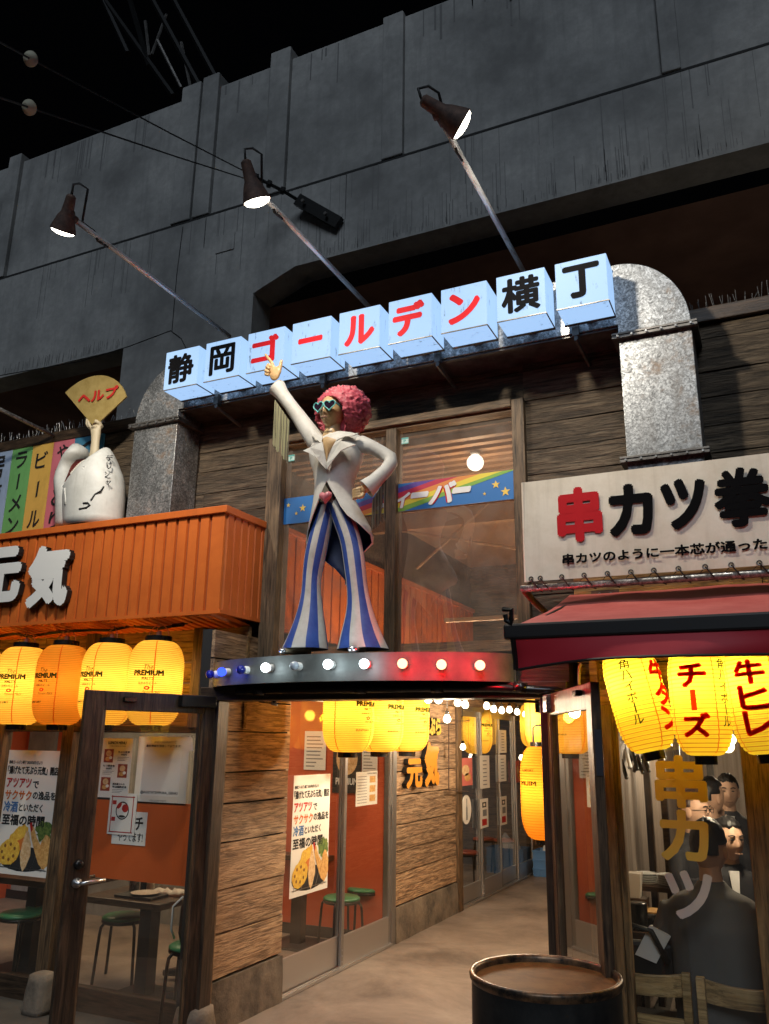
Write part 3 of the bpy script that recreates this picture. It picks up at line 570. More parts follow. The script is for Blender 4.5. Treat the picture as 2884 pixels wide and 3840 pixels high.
mb = MB(); mb.box((FX0, YF+.0145, fz0), (FX1-.0145, YW-.04, fz1-.02)); mb.build('backing', 'orange_groove', fa)
mb = MB(); mb.box((FX0, YF-.02, fz1-.05), (FX1+.014, YW-.03, fz1)); mb.build('cap', 'orange_paint', fa, bevel=.004)
mb = MB(); mb.box((FX0, YF-.004, fz0-.012), (FX1+.004, YF+.03, fz0+.012)); mb.box((FX1-.03, YF+.031, fz0-.012), (FX1+.004, YW-.04, fz0+.012)); mb.build('drip_edge', 'orange_paint', fa)
x = FX0
for i in range(46):
    x = FX0+i*.072
    if x > FX1-.08: break
    mb = MB(); mb.add([(x, YF+.03, fz0-.002), (x+.01, YF+.03, fz0-.016), (x+.05, YF+.03, fz0-.016), (x+.06, YF+.03, fz0-.002), (x, YG+.02, fz0-.042), (x+.01, YG+.02, fz0-.056), (x+.05, YG+.02, fz0-.056), (x+.06, YG+.02, fz0-.042)], [(0, 1, 5, 4), (1, 2, 6, 5), (2, 3, 7, 6)]); mb.build('soffit_rib', 'orange_paint', fa)
mb = MB(); mb.quad((FX0, YF+.03, fz0-.0015), (FX1-.02, YF+.03, fz0-.0015), (FX1-.02, YG+.02, fz0-.0415), (FX0, YG+.02, fz0-.0415)); mb.build('soffit_sheet', 'orange_paint', fa)
# two big characters on the fascia
for ch, lab, (x0, x1, y0, y1) in (('元', 'cut-off white brush character at the left edge of the orange fascia', (-300, 140, 540, 985)), ('気', 'full white brush character standing off the orange fascia', (182, 512, 508, 1005))):
    a, b = W(*c1(x0, y1), YF-.05), W(*c1(x1, y1-18), YF-.05); c = W(*c1(x0+35, y0+18), YF-.05); t = thing('sign_character', lab, 'sign', a, 'raised characters on the orange fascia')
    u = Vector((b.x-a.x, 0, 0)); v_ = Vector((0, 0, c.z-a.z))
    TX('face', ch, a, u, v_, 'white_paint', t, .058, lift=.004); TX('body', ch, a, u, v_, 'black_paint', t, .066, ext=.045, lift=.001)
# coloured upright menu boards on the wall behind
mats_ = [('board_blue', (.34, .44, .60)), ('board_green', (.16, .42, .13)), ('board_yellow', (.72, .43, .09)), ('board_pink', (.62, .16, .20)), ('board_teal', (.05, .20, .32))]
for nm, c in mats_:
    m = mat(nm, c, .6); a_ = tnoise(m, coords(m, (2, 2, 1)), 4, 8, .7); L(m, mixc(m, ramp(m, a_, [(.5, (0, 0, 0)), (.75, (.5, .5, .5))]), c, tuple(q*.55 for q in c)), bsdf(m).inputs['Base Color'])
bx = [-1.30, -1.2285, -1.1775, -1.1265, -1.0765, -1.01]; Yb_ = YW-.025; z0_, z1_ = HC+.340*Yb_, HC+.511*Yb_
txts = ['居酒屋', 'ラーメン', 'ビール', 'やきとり', 'つまみ']
labs = ['pale blue menu board cut by the left edge', 'green upright menu board with black katakana', 'yellow upright menu board with black katakana', 'pink upright menu board partly behind the shark', 'dark blue menu board behind the raised arm']
pos = {0: [(.97, .40), (.62, .30), (.2, .1)], 1: [(.86, .68), (.55, .36) if 0 else (.63, .50), (.40, .28), (.20, .06)], 2: [(.86, .68), (.57, .40), (.26, .07)], 3: [(.90, .76), (.68, .52), (.46, .34), (.20, .04)], 4: [(.84, .66), (.5, .3), (.2, .04)]}
for i in range(5):
    x0, x1 = bx[i]*Yb_, bx[i+1]*Yb_-.004; t = thing('menu_board', labs[i], 'sign', (x0, Yb_, z0_), 'coloured upright menu boards')
    mb = MB(); mb.box((x0, Yb_, z0_), (x1, Yb_+.02, z1_)); mb.build('board', mats_[i][0], t)
    n = len(txts[i]); hh = (z1_-z0_)*.96/n
    for j, ch in enumerate(txts[i]):
        zc_ = z1_-(z1_-z0_)*.04-hh*(j+.5); s_ = min(hh*.78, (x1-x0)*.62)
        if ch == 'ー': o, u, v_ = ((x0+x1)/2-.012, Yb_, zc_-s_*.5), (.024, 0, 0), (0, 0, s_)
        else: o, u, v_ = ((x0+x1)/2-s_*.45, Yb_, zc_-s_*.5), (s_*.9, 0, 0), (s_*.05, 0, s_)
        if ch == 'ー':
            mb = MB(); mb.prism([(o[0], Yb_-.004, o[2]), (o[0]+.02, Yb_-.004, o[2]+.01), (o[0]+.026, Yb_-.004, o[2]+s_), (o[0]+.004, Yb_-.004, o[2]+s_-.01)], (0, .001, 0)); mb.build('letter', 'ink', t)
        else: TX('letter', ch, o, u, v_, 'ink', t, .02, lift=.004)

# ---------------------------------------------------------------- lower shop front: posts, header, rail, glass
sf = thing('left_shopfront', 'wooden glazed shopfront of the left eatery under the orange fascia', 'shopfront', (-4.5, YG, 0))
zh = HC+.066*YG   # header underside
def gx(k): return k*YG
plank_rows(sf, [(-6.6, FX1-.02, 0, 9)], HC+.015*YG+.0, fz0-.045, YG+.005, 'restaurant_wood', .17, seed=9)
for a, b in ((-1.175, -1.155), (-1.022, -1.005), (-.735, -.712)):
    mb = MB(); mb.box((gx(a)-.0, YG-.03, -.04), (gx(b)+.03, YG+.06, HC+.017*YG)); mb.build('post', 'post_wood', sf, bevel=.006)
for a in (-.975, -.765):
    mb = MB(); mb.box((gx(a)-.07, YG-.045, HC+.015*YG), (gx(a)+.03, YG+.02, fz0-.05)); mb.build('upper_post', 'post_wood', sf, bevel=.006)
zr0, zr1 = HC-.37*YG, HC-.338*YG
mb = MB(); mb.box((-6.6, YG-.025, zr0), (gx(-.712), YG+.04, zr1)); mb.build('bottom_rail', 'dark_frame_x', sf, bevel=.005)
mb = MB(); mb.box((-6.6, YG-.024, HC+.008*YG), (gx(-.712), YG+.05, HC+.018*YG)); mb.build('top_rail', 'dark_frame_x', sf, bevel=.005)
for a, b in ((-1.37, -1.178), (-1.155, -1.022), (-1.005, -.735)):
    mb = MB(); mb.box((gx(a), YG+.012, zr1), (gx(b), YG+.018, HC+.01*YG)); mb.build('pane', 'door_glass', sf)
# posters: a flat printed sheet with lines of lettering
def sheet(name, lab, cat, o, u, v, m='paper', T=.002, group=None):
    o, u, v = Vector(o), Vector(u), Vector(v); n = u.cross(v).normalized(); t = thing(name, lab, cat, o, group)
    mb = MB(); mb.prism([o, o+u, o+u+v, o+v], n*T); mb.build('paper', m, t)
    def line(body, a, b, c, d, mt='ink', bold=.02, nm='lettering'):
        TX(nm, body, o+u*a+v*b+n*T, u*(c-a), v*(d-b), mt, t, bold, lift=.0008)
    def patch(a, b, c, d, mt, nm='picture', l=.0006):
        mb = MB(); p = o+n*(T+l); mb.quad(p+u*a+v*b, p+u*c+v*b, p+u*c+v*d, p+u*a+v*d); mb.build(nm, mt, t)
    def blob(pts, mt, nm='picture', l=.001):
        mb = MB(); p = o+n*(T+l); mb.add([p+u*a+v*b for a, b in pts], [tuple(range(len(pts)))]); mb.build(nm, mt, t)
    return t, line, patch, blob
def el(cx, cy, rx, ry, n=18, rot=0, jit=0): return [(cx+rx*math.cos(q)*math.cos(rot)-ry*math.sin(q)*math.sin(rot)+jit*random.uniform(-1, 1), cy+rx*math.cos(q)*math.sin(rot)+ry*math.sin(q)*math.cos(rot)+jit*random.uniform(-1, 1)) for q in [2*math.pi*i/n for i in range(n)]]
def fried(name, c0, c1_):
    m = mat(name, c0, .6); a_ = tnoise(m, coords(m), 45, 7, .7); L(m, ramp(m, a_, [(.35, c0), (.62, c1_)]), bsdf(m).inputs['Base Color'])
fried('fry_gold', (.50, .22, .05), (.78, .48, .17)); fried('fry_pale', (.58, .32, .12), (.82, .60, .34)); fried('fry_yellow', (.62, .30, .03), (.82, .55, .08)); fried('leaf', (.03, .09, .02), (.20, .27, .06)); mat('slate', (.03, .03, .03), .5); mat('fry_hole', (.22, .09, .02), .7); mat('fry_orange', (.60, .17, .03), .6)
def tempura(o, u, v, lab):
    t, line, patch, blob = sheet('tempura_poster', lab, 'poster', o, u, v, 'paper', group='tempura posters')
    line('静岡ゴールデン横丁 2025年8月1日より', .03, .885, .66, .915); line('「揚げたて天ぷら元気」開店', .02, .80, .97, .87, bold=.035)
    line('アツアツ', .03, .69, .50, .77, 'ink_red', .04); line('で', .53, .69, .64, .75, 'ink', .04)
    line('サクサク', .03, .59, .53, .67, 'ink_orange', .04); line('の逸品を', .55, .60, .97, .67, 'ink', .035)
    line('冷酒', .03, .49, .30, .58, 'ink_blue', .035); line('といただく', .32, .50, .76, .565, 'ink', .035)
    line('至福の時間', .03, .385, .82, .475, 'ink', .04)
    blob(el(.50, .13, .46, .10), 'slate'); 
    for i in range(5):
        a = .08+i*.19; blob([(a, .04), (a+.012, .04), (a+.10, .16), (a+.088, .16)], 'steel', l=.0014)
    blob([(.06, .05), (.95, .05), (.95, .058), (.06, .058)], 'steel', l=.0015)
    blob([(.84+x*.16, .36+y*.075) for x, y in [(math.cos(q)*random.uniform(.7, 1.1), math.sin(q)*random.uniform(.8, 1.4)) for q in [2*math.pi*i/26 for i in range(26)]]], 'leaf', l=.0016)
    blob(el(.37, .30, .19, .075, 22, .35, .012), 'fry_yellow', l=.0018); blob(el(.44, .235, .13, .05, 16, .2, .008), 'fry_orange', l=.0019)
    blob(el(.90, .20, .10, .13, 20, 0, .01), 'fry_gold', l=.0020)
    blob([(.58, .40), (.65, .38), (.72, .30), (.86, .21), (.92, .10), (.90, .06), (.80, .10), (.70, .20), (.63, .28), (.60, .33)], 'fry_gold', l=.0022)
    blob([(.56, .41), (.60, .42), (.63, .36), (.60, .34)], 'ink_red', l=.0023)
    blob([(.52, .355), (.57, .34), (.63, .24), (.64, .16), (.58, .07), (.53, .03), (.48, .08), (.45, .16), (.47, .26)], 'fry_pale', l=.0025)
    blob(el(.24, .175, .20, .105, 24, .12, .005), 'fry_yellow', l=.0027)
    for a, b in ((.16, .22), (.26, .235), (.34, .205), (.33, .145), (.25, .115), (.15, .125), (.11, .17)): blob(el(a, b, .022, .014), 'fry_hole', l=.0029)
    return t
Yq = YG-.002
a = W(*c4(0, 895), Yq); b = W(*c4(390, 945), Yq); c = W(*crop(0, 2700, 3.457)(865, 405), Yq)
xl_, xr_ = gx(-1.137), gx(-1.022); tempura((xl_, Yq, b.z), (xr_-xl_, 0, 0), (0, 0, c.z-b.z), 'tempura poster on the left shop glass beside the door')
# door: things stuck on the glass behind it
t, line, patch, blob = sheet('lunch_menu', 'white lunch menu sheet with three dish photos on the left shop glass', 'poster', W(*c4(750, 325), Yq), (W(*c4(1000, 285), Yq).x-W(*c4(750, 325), Yq).x, 0, 0), (0, 0, W(*crop(0, 2400, 1.536)(600, 565), Yq).z-W(*c4(750, 325), Yq).z), 'paper_white')
line('LUNCH MENU', .22, .90, .80, .95, bold=.05); line('11:30~14:00 (L.O.13:30)', .28, .86, .78, .88, bold=.01)
for (a_, b_), tx, pr, tl in (((.12, .60), '天ぷら定食', '990円', (.56, .76)), ((.60, .36), 'もつ鍋定食', '990円', (.12, .53)), ((.10, .14), '焼肉屋さんの\n', '1300円', (.48, .24))):
    patch(a_, b_, a_+.30, b_+.22, 'red_vinyl'); blob(el(a_+.15, b_+.15, .09, .05), 'fry_pale', l=.001); blob(el(a_+.13, b_+.06, .08, .035), 'fry_gold', l=.0012); blob(el(a_+.22, b_+.08, .05, .025), 'paper_white', l=.0014)
    line(tx.strip(), tl[0], tl[1], tl[0]+.38, tl[1]+.035, bold=.04); line(pr, tl[0]+.1, tl[1]-.045, tl[0]+.28, tl[1]-.012, bold=.04)
    for q in range(3): patch(tl[0], tl[1]-.075-q*.025, tl[0]+.36-.05*q, tl[1]-.067-q*.025, 'ink_grey', 'small_print', .0007)
line('特上焼肉定食', .48, .195, .93, .23, bold=.04); patch(.0, .0, .96, .035, 'ink', 'footer', .0007)
a = W(*c4(1040, 355), Yq); b = W(*c4(1445, 355), Yq); c = W(*crop(0, 2400, 1.536)(800, 555), Yq)
t, line, patch, blob = sheet('notice_poster', 'beige social media notice taped above the orange panel on the left shop glass', 'poster', (a.x, Yq, a.z), (b.x-a.x, 0, 0), (0, 0, c.z-a.z), 'paper')
line('INSTAGRAMで', .32, .90, .75, .94, 'ink_grey', .01); line('最新情報を発信しております!', .16, .84, .84, .88, 'ink', .02); patch(.10, .12, .86, .80, 'paper_white', 'code_panel'); line('@AGETATEMPURA_GENKI', .12, .14, .84, .19, 'ink', .02); line('FOLLOW ME!!♡', .32, .04, .64, .065, 'ink_grey', .01)
blob([(.86, .86), (1.0, 1.02), (1.05, .98), (1.08, .80), (.98, .78)], 'paper', 'tape', .003)
x0, x1, zz0, zz1 = gx(-.948), gx(-.739), HC-.1955*YG, HC-.0885*YG
t = thing('window_film', 'plain orange film panel across the left shop glass behind the open door', 'film', (x0, Yq, zz0)); mb = MB(); mb.box((x0, Yq-.002, zz0), (x1, Yq+.004, zz1)); mb.build('film_sheet', 'orange_film', t)
a = W(*c4(865, 670), Yq-.006); b = W(*c4(1150, 430), Yq-.006)
t, line, patch, blob = sheet('handwritten_note', 'white handwritten lunch note taped on the orange panel', 'note', (a.x, Yq-.004, a.z), (b.x-a.x, 0, 0), (0, 0, b.z-a.z), 'paper_white')
line('ランチ', .12, .45, .90, .85, 'ink', .03); line('やってます!', .18, .10, .92, .38, 'ink', .012)
a = W(*c4(830, 595), Yq-.012); b = W(*c4(1072, 285), Yq-.012)
t, line, patch, blob = sheet('stamp_card', 'white card with red corner lines and round emblem stuck over the handwritten note', 'card', (a.x, Yq-.010, a.z), (b.x-a.x, 0, 0), (0, 0, b.z-a.z), 'paper_white')
for q in ((.08, .06, .11, .94), (.86, .06, .89, .94), (.06, .05, .92, .075), (.06, .90, .92, .925)): patch(*q, 'ink_red', 'border')
blob([(.5+.24*math.cos(q), .58+.22*math.sin(q)) for q in [2*math.pi*i/24 for i in range(24)]], 'ink', 'emblem', .001); blob(el(.5, .58, .21, .19), 'paper_white', 'emblem_field', .0014); blob(el(.38, .70, .10, .06, rot=.7), 'ink_red', 'emblem_mark', .0018); blob(el(.60, .64, .12, .10), 'ink_red', 'emblem_mark', .0018); blob(el(.5, .44, .12, .03), 'ink', 'emblem_mark', .0018)
patch(.12, .72, .26, .82, 'ink_red', 'square'); patch(.12, .32, .26, .42, 'ink_red', 'square')
# ---------------------------------------------------------------- left eatery interior
er = thing('eatery_room', 'orange-walled eatery interior seen through the left glass', 'room', (-5, 6, 0))
BY = 7.25
mb = MB(); mb.quad((-8, YG+.08, .0), (XC-.09, YG+.08, .0), (XC-.09, BY, .0), (-8, BY, .0)); mb.build('floor', 'hall_floor', er)
mb = MB(); mb.quad((-8, BY, 0), (XC-.08, BY, 0), (XC-.08, BY, 2.5), (-8, BY, 2.5)); mb.build('back_wall', 'orange_wall', er)
mb = MB(); mb.box((-8, BY-.02, 0.002), (XC-.09, BY-.002, .09)); mb.build('skirting', 'black_paint', er)
mb = MB(); mb.quad((-8, YG+.08, 2.42), (XC-.08, YG+.08, 2.42), (XC-.08, BY, 2.42), (-8, BY, 2.42)); mb.build('ceiling', 'paper', er)
mb = MB(); mb.quad((-8, YG+.08, 0), (-8, BY, 0), (-8, BY, 2.5), (-8, YG+.08, 2.5)); mb.build('end_wall', 'orange_wall', er)
for a, b in ((-7.9, -7.5), (-6.9, -6.75), (-6.0, -5.9)): mb = MB(); mb.box((a, BY-.05, .095), (b, BY-.003, 2.41)); mb.build('column', 'concrete', er)
lamp('ceiling_light', 'AREA', (-5.2, 6.0, 2.38), 44, (1, .74, .48), er, (2.6, 1.2), (0, 0, 0))
mb = MB(); mb.box((-6.4, 5.6, 2.385), (-4.0, 5.72, 2.415)); mb.build('light_fitting', 'tube_glow', er)
# posters on the back wall
for i, (x, z, w_, h_, mt) in enumerate(((-4.25, 1.45, .24, .36, 'paper_white'), (-3.93, 1.25, .30, .62, 'slate'), (-3.62, 1.42, .16, .30, 'paper_white'), (-5.35, 1.5, .3, .42, 'slate'), (-6.35, 1.55, .22, .34, 'paper_white'))):
    t, line, patch, blob = sheet('wall_poster', ['white price list on the orange back wall near the alley', 'dark beer poster on the orange back wall', 'small white notice right of the dark beer poster', 'dark round-faced poster deep in the left eatery', 'white price sheet on the far left of the eatery wall'][i], 'poster', (x, BY-.012, z), (w_, 0, 0), (0, 0, h_), mt)
    if mt == 'paper_white':
        for q in range(9): patch(.1, .08+q*.095, random.uniform(.5, .9), .11+q*.095, 'ink_grey', 'small_print')
    else: blob(el(.5, .5, .38, .24), 'fry_pale', 'picture'); line('PREMIUM', .12, .12, .88, .22, 'paper_white')
# stools ----------------------------------------------------------
def make_stool(lab, vinyl, group):
    t = thing('stool', lab, 'stool', (0, 0, 0), group, local=True)
    mb = MB(); mb.lathe([(.02, .445), (.14, .442), (.158, .43), (.16, .42), (.15, .41)], n=28); mb.build('seat', vinyl, t, True)
    mb = MB(); mb.lathe([(.150, .388), (.160, .395), (.161, .408), (.150, .413)], n=28); mb.build('rim', 'black_steel', t, True)
    for i in range(4):
        a = math.pi/4+i*math.pi/2; c_, s_ = math.cos(a), math.sin(a); mb = MB()
        mb.tube([(c_*r_, s_*r_, z) for r_, z in ((.10, .405), (.15, .40), (.175, .375), (.182, .33), (.205, .0))], .0115, 8); mb.build('leg', 'black_steel', t, True)
    return t
st0 = make_stool('green stool standing behind the left shop glass, nearest the left edge', 'green_vinyl', 'black-legged green stools'); st0.location = (*WZ(*c4(165, 1215), .43).xy, 0)
def stool_at(px, cc, lab, z=.43, src=None): return dup(src or st0, (*WZ(*cc(*px), z).xy, 0), lab, random.random())
stool_at((965, 1235), c4, 'green stool seen through the open door beside the dark table')
stool_at((1510, 1460), c4, 'green stool carrying a dark handbag at the right of the open door', .43)
stool_at((330, 1185), c4, 'green stool half hidden by the door stile')
stool_at((1000, 1090), c5, 'green stool behind the alley sliding door, left one'); stool_at((1180, 1020), c5, 'green stool behind the alley sliding door, right one')
# tables ----------------------------------------------------------
def table(lab, x0, x1, y0, y1, z, legs, group='dark eatery tables'):
    t = thing('table', lab, 'table', ((x0+x1)/2, (y0+y1)/2, 0), group)
    mb = MB(); mb.box((x0, y0, z-.045), (x1, y1, z)); mb.build('tabletop', 'table_wood', t, bevel=.006)
    for lx, ly in legs:
        mb = MB(); mb.box((lx-.05, ly-.05, .02), (lx+.05, ly+.05, z-.046)); mb.build('leg', 'black_paint', t)
        mb = MB(); mb.box((lx-.22, ly-.22, .0), (lx+.22, ly+.22, .02)); mb.build('foot', 'black_paint', t)
    return t
pA = W(*c4(715, 1080), 4.95); pC = W(*c4(1225, 1150), 4.95); TZ = (pA.z+pC.z)/2; pB = WZ(*c4(1571, 1035), TZ)
table('dark wooden table behind the open door with towels and a tray', pA.x-.1, pC.x+.02, 4.95, pB.y, TZ, [(W(*c4(1100, 1800), 5.05).x, 5.08)])
t = thing('tray', 'black tray with grey plate on the table behind the door', 'tray', (-4.3, 5.15, TZ)); p = WZ(*c4(1130, 1080), TZ+.01); mb = MB(); mb.box((p.x-.2, p.y-.1, TZ+.001), (p.x+.13, p.y+.1, TZ+.02)); mb.build('tray_body', 'black_paint', t, bevel=.005); mb = MB(); mb.lathe([(.05, 0), (.10, .012), (.105, .015), (.1, .013)], (p.x, p.y, TZ+.021), 24); mb.build('plate', 'pale_film', t, True)
p = WZ(*c4(1330, 1050), TZ+.02); t = thing('towel', 'crumpled white towel on the dark table', 'towel', p); mb = MB(); rings = []
for i in range(9):
    a_ = i/8; rings.append([Vector((p.x-.13+a_*.26, p.y, TZ+.003))+Vector((0, math.cos(q)*(.05+.02*noise.noise(Vector((i, q, 1)))), max(0, math.sin(q))*(.035+.03*noise.noise(Vector((i*.9, q*1.4, 5)))))) for q in [2*math.pi*j/12 for j in range(12)]])
mb.loft(rings); mb.build('cloth', 'paper_white', t, True)
for i, (px, mt, r_, h_) in enumerate((((1040, 1010), 'galv', .035, .12), ((1170, 1000), 'paper_white', .03, .10), ((1120, 995), 'black_plastic', .028, .11), ((1230, 1000), 'glass', .03, .09))):
    p = WZ(*c4(px[0], px[1]+45), TZ); t = thing('table_jar', ['copper coloured tin on the dark table', 'white napkin stand on the dark table', 'black sauce bottle on the dark table', 'clear glass on the dark table'][i], 'jar', p); mb = MB(); mb.lathe([(r_*.9, 0), (r_, .005), (r_, h_), (r_*.85, h_+.005), (r_*.8, h_)], p, 16); mb.build('body', mt, t, 'auto')
table('dark table near the left edge inside the eatery', gx(-1.17)-.4, gx(-1.03), 5.0, 5.6, .67, [(gx(-1.14), 5.25)])
pA = WX(*c5(570, 790), -3.75); table('dark table behind the alley sliding door', -4.45, WZ(*c5(930, 765), .70).x, WZ(*c5(580, 760), .70).y, WZ(*c5(930, 765), .70).y+.25, .70, [(WZ(*c5(655, 1440), .02).x, WZ(*c5(655, 1440), .02).y)])
# a seated customer's legs and the handbag
t = thing('handbag', 'dark handbag with white strap on a stool at the right of the open door', 'bag', WZ(*c4(1510, 1440), .45)); p = t.location.copy(); mb = MB(); rings = []
for z, s_ in ((0, .9), (.05, 1.05), (.2, 1), (.28, .75), (.31, .5)): rings.append([p+Vector((math.cos(q)*.11*s_, math.sin(q)*.08*s_, z)) for q in [2*math.pi*j/16 for j in range(16)]])
mb.loft(rings); mb.build('body', 'black_paint', t, True); mb = MB(); mb.tube([p+Vector((-.05, -.08, .28)), p+Vector((-.11, -.10, .22)), p+Vector((-.12, -.09, .08)), p+Vector((-.12, -.05, .02))], .007, 6); mb.build('strap', 'paper_white', t, True)
mb = MB(); mb.axlathe([(.035, 0), (.03, .012)], p+Vector((.03, -.085, .25)), (0, -1, .2), 12); mb.build('tag', 'paper_white', t)
def lower_leg(t, knee, ankle, toe, mt, shoe):
    mb = MB(); k_, a_, e_ = Vector(knee), Vector(ankle), Vector(toe); mb.tube([k_, k_*.6+a_*.4, a_], [.062, .055, .04], 12); mb.build('trouser_leg', mt, t, True)
    mb = MB(); mb.tube([a_+Vector((0, 0, -.01)), a_+Vector((0, 0, -.06))], .038, 10); mb.build('sock', 'paper_white', t, True)
    h_ = Vector((a_.x, a_.y, e_.z)); d_ = (e_-h_).normalized(); mb = MB(); mb.tube([h_-d_*.05+Vector((0, 0, .04)), h_+Vector((0, 0, .045)), h_*.5+e_*.5+Vector((0, 0, .035)), e_+Vector((0, 0, .022))], [.035, .042, .040, .022], 12, ell=(1, .9)); mb.build('shoe', shoe, t, True)
p = WZ(*c4(1430, 1900), .02); t = thing('person', 'seated customer showing only lower legs and dark shoes beyond the table', 'person', p)
lower_leg(t, p+Vector((.15, .12, .48)), p+Vector((.10, .10, .10)), p+Vector((-.13, -.02, 0)), 'suit', 'suit'); p2 = WZ(*c4(1370, 1720), .02); lower_leg(t, p2+Vector((.2, .1, .48)), p2+Vector((.12, .12, .10)), p2+Vector((-.12, .0, 0)), 'suit', 'suit')
# ---------------------------------------------------------------- concrete blocks
def block(lab, p, r_, h_):
    t = thing('concrete_block', lab, 'block', p, 'rough concrete door blocks'); mb = MB(); rings = []
    for i, z in enumerate((0, .03, h_*.5, h_-.05, h_-.01, h_)):
        s_ = [1.1, 1.12, 1, .93, .85, .6][i]; rings.append([Vector(p)+Vector(((abs(math.cos(q))**.6*math.copysign(1, math.cos(q)))*r_*s_*(1+.12*noise.noise(Vector((i*1.3, q*1.7, h_*9)))), (abs(math.sin(q))**.6*math.copysign(1, math.sin(q)))*r_*s_*(1+.1*noise.noise(Vector((i*1.1, q*1.3, 3)))), z)) for q in [2*math.pi*j/18 for j in range(18)]])
    mb.loft(rings); mb.build('concrete', 'plinth', t, True)
block('rough grey block at the foot of the door stile beside the tempura poster', WZ(*c4(300, 1985), -.048), .085, .24)
block('rough grey block at the lower right foot of the open door', Vector((-3.30, 4.47, -.045)), .11, .26)

# ---------------------------------------------------------------- lanterns
def lantern_mesh(rad, hgt, ribs, top=.46, n=40):
    """paper body with fine hoops, waist-high cylinder with round shoulders"""
    prof = []; steps = ribs*3
    for i in range(steps+1):
        t_ = i/steps; z = t_*hgt; e = min(t_, 1-t_); q = min(1, e/.30); r_ = rad*(top+(1-top)*math.sqrt(max(0, 1-(1-q)**2))); r_ += (rad*.012, rad*.012, -rad*.012)[i % 3]; z += (0, 0, .33/steps*hgt)[i % 3]; prof.append((r_, min(z, hgt)))
    return prof
def rad_at(prof, z):
    for (r0, z0), (r1, z1) in zip(prof, prof[1:]):
        if z0 <= z <= z1: return r0+(r1-r0)*(z-z0)/max(1e-6, z1-z0)
    return prof[-1][0]
def curved_text(mb, body, prof, ang, zc, wd, h_, bold=0, lift=.004, shear=0):
    rc = rad_at(prof, zc)
    def fn(u, v, l=0):
        z = zc+(v-.5)*h_; a = ang+((u-.5)*wd+(v-.5)*h_*shear)/rc; r_ = rad_at(prof, z)+lift+l; return Vector((math.sin(a)*r_, -math.cos(a)*r_, z))
    text_into(mb, body, fn, bold, wd/h_, 2)

def make_lantern(name, lab, paper, rad, hgt, ribs, texts, energy, color, group, lit=True, stripes=4, cap=True, handle=True, off=(0, 0, 0)):
    t = thing(name, lab, 'lantern', (0, 0, 0), group, local=True); prof = lantern_mesh(rad, hgt, ribs)
    mb = MB(); 
    for i in range(len(prof)-1):
        mb.cm = 1 if i % 3 == 2 else 0; mb.lathe(prof[i:i+2], n=40, cap=False)
    body = mb.build('paper_body', [paper, 'lantern_hoop'], t, True); bm = bmesh.new(); bm.from_mesh(body.data); bmesh.ops.remove_doubles(bm, verts=bm.verts, dist=.0001); bmesh.ops.recalc_face_normals(bm, faces=bm.faces); bm.to_mesh(body.data); bm.free()
    mb = MB()
    for k in range(stripes):
        a0 = 2*math.pi*k/stripes+.62; pts = []
        for s_ in (-.018, .018):
            for (r_, z) in prof[::2]: aa = a0+s_*rad*1.2/max(r_, .05)*.9; pts.append((math.sin(aa)*(r_+.003), -math.cos(aa)*(r_+.003), z))
        h_ = len(pts)//2; mb.add(pts, [(i, i+1, h_+i+1, h_+i) for i in range(h_-1)])
    b2 = mb.build('seam', 'lantern_rib', body); b2['kind'] = 'stuff'
    rr = prof[0][0]
    mb = MB(); mb.lathe([(rr*.85, hgt-.004), (rr*1.04, hgt-.004), (rr*1.04, hgt+.035), (rr*.9, hgt+.035), (rr*.85, hgt+.01)], n=28); mb.build('top_ring', 'black_plastic', t, 'auto')
    mb = MB(); mb.lathe([(rr*.72, -.038), (rr*.80, -.038), (rr*.82, .006), (rr*.70, .006)], n=28); mb.build('bottom_ring', 'black_plastic', t, 'auto')
    if handle:
        mb = MB(); mb.tube([(math.cos(q)*rr*1.0, 0, hgt+.03+math.sin(q)*.085) for q in [math.pi*i/10 for i in range(11)]], .0035, 5); mb.tube([(0, 0, hgt+.02), (0, 0, hgt+.07)], .018, 8); mb.build('handle', 'cord', t, True)
        mb = MB(); mb.tube([(.02*math.cos(i*1.3), .014*math.sin(i*1.3), hgt+.06+i*.010) for i in range(9)], .003, 4); mb.build('cord_knot', 'cord', t, True)
    if texts:
        for (bd, mt, ang, zc, wd, h_, bold, sh) in texts:
            mb = MB(); curved_text(mb, bd, prof, ang, zc*hgt, wd*rad, h_*hgt, bold, shear=sh); mb.build('lettering', mt, body)
    if lit: lamp('bulb_light', 'POINT', (off[0], off[1], hgt*.52+off[2]), energy, color, t, .045)
    return t
def beer(a): return [('The', 'lantern_ink', a, .665, .34, .055, .0, .25), ('PREMIUM', 'lantern_ink', a, .595, 1.10, .068, .07, 0), ('MALT’S', 'lantern_ink', a, .53, .42, .034, .03, 0), ('天然水生ビール', 'lantern_ink', a, .475, .66, .028, .02, 0), ('◎', 'lantern_red_ink', a, .42, .20, .045, .03, 0), ('Premium Malts', 'lantern_ink', a+.16, .375, .62, .028, 0, .8), ('SUNTORY', 'lantern_ink', a-.25, .27, .60, .026, .04, 0)]
LR, LH = .186, .565
zl_ = HC+.011*4.56+.036
GR = 'yellow beer lanterns under the orange fascia'
spots = [(-1.131, 'second beer lantern from the left edge with full lettering', -.05), (-.945, 'beer lantern partly behind the door frame, second from the right', -1.05), (-.852, 'rightmost beer lantern under the orange fascia with full lettering', -.28)]
ang_cam = math.radians(40)
L0 = make_lantern('paper_lantern', spots[0][1], 'lantern_yellow', LR, LH, 44, beer(.42), LANT_E, (1, .84, .52), GR); L0.location = (spots[0][0]*4.56, 4.56, zl_)
L1 = dup(L0, (spots[2][0]*4.56, 4.56, zl_), spots[2][1]); L1.rotation_euler.z = .02
L2 = dup(L0, (spots[1][0]*4.56, 4.56, zl_), spots[1][1]); L2.rotation_euler.z = -.42
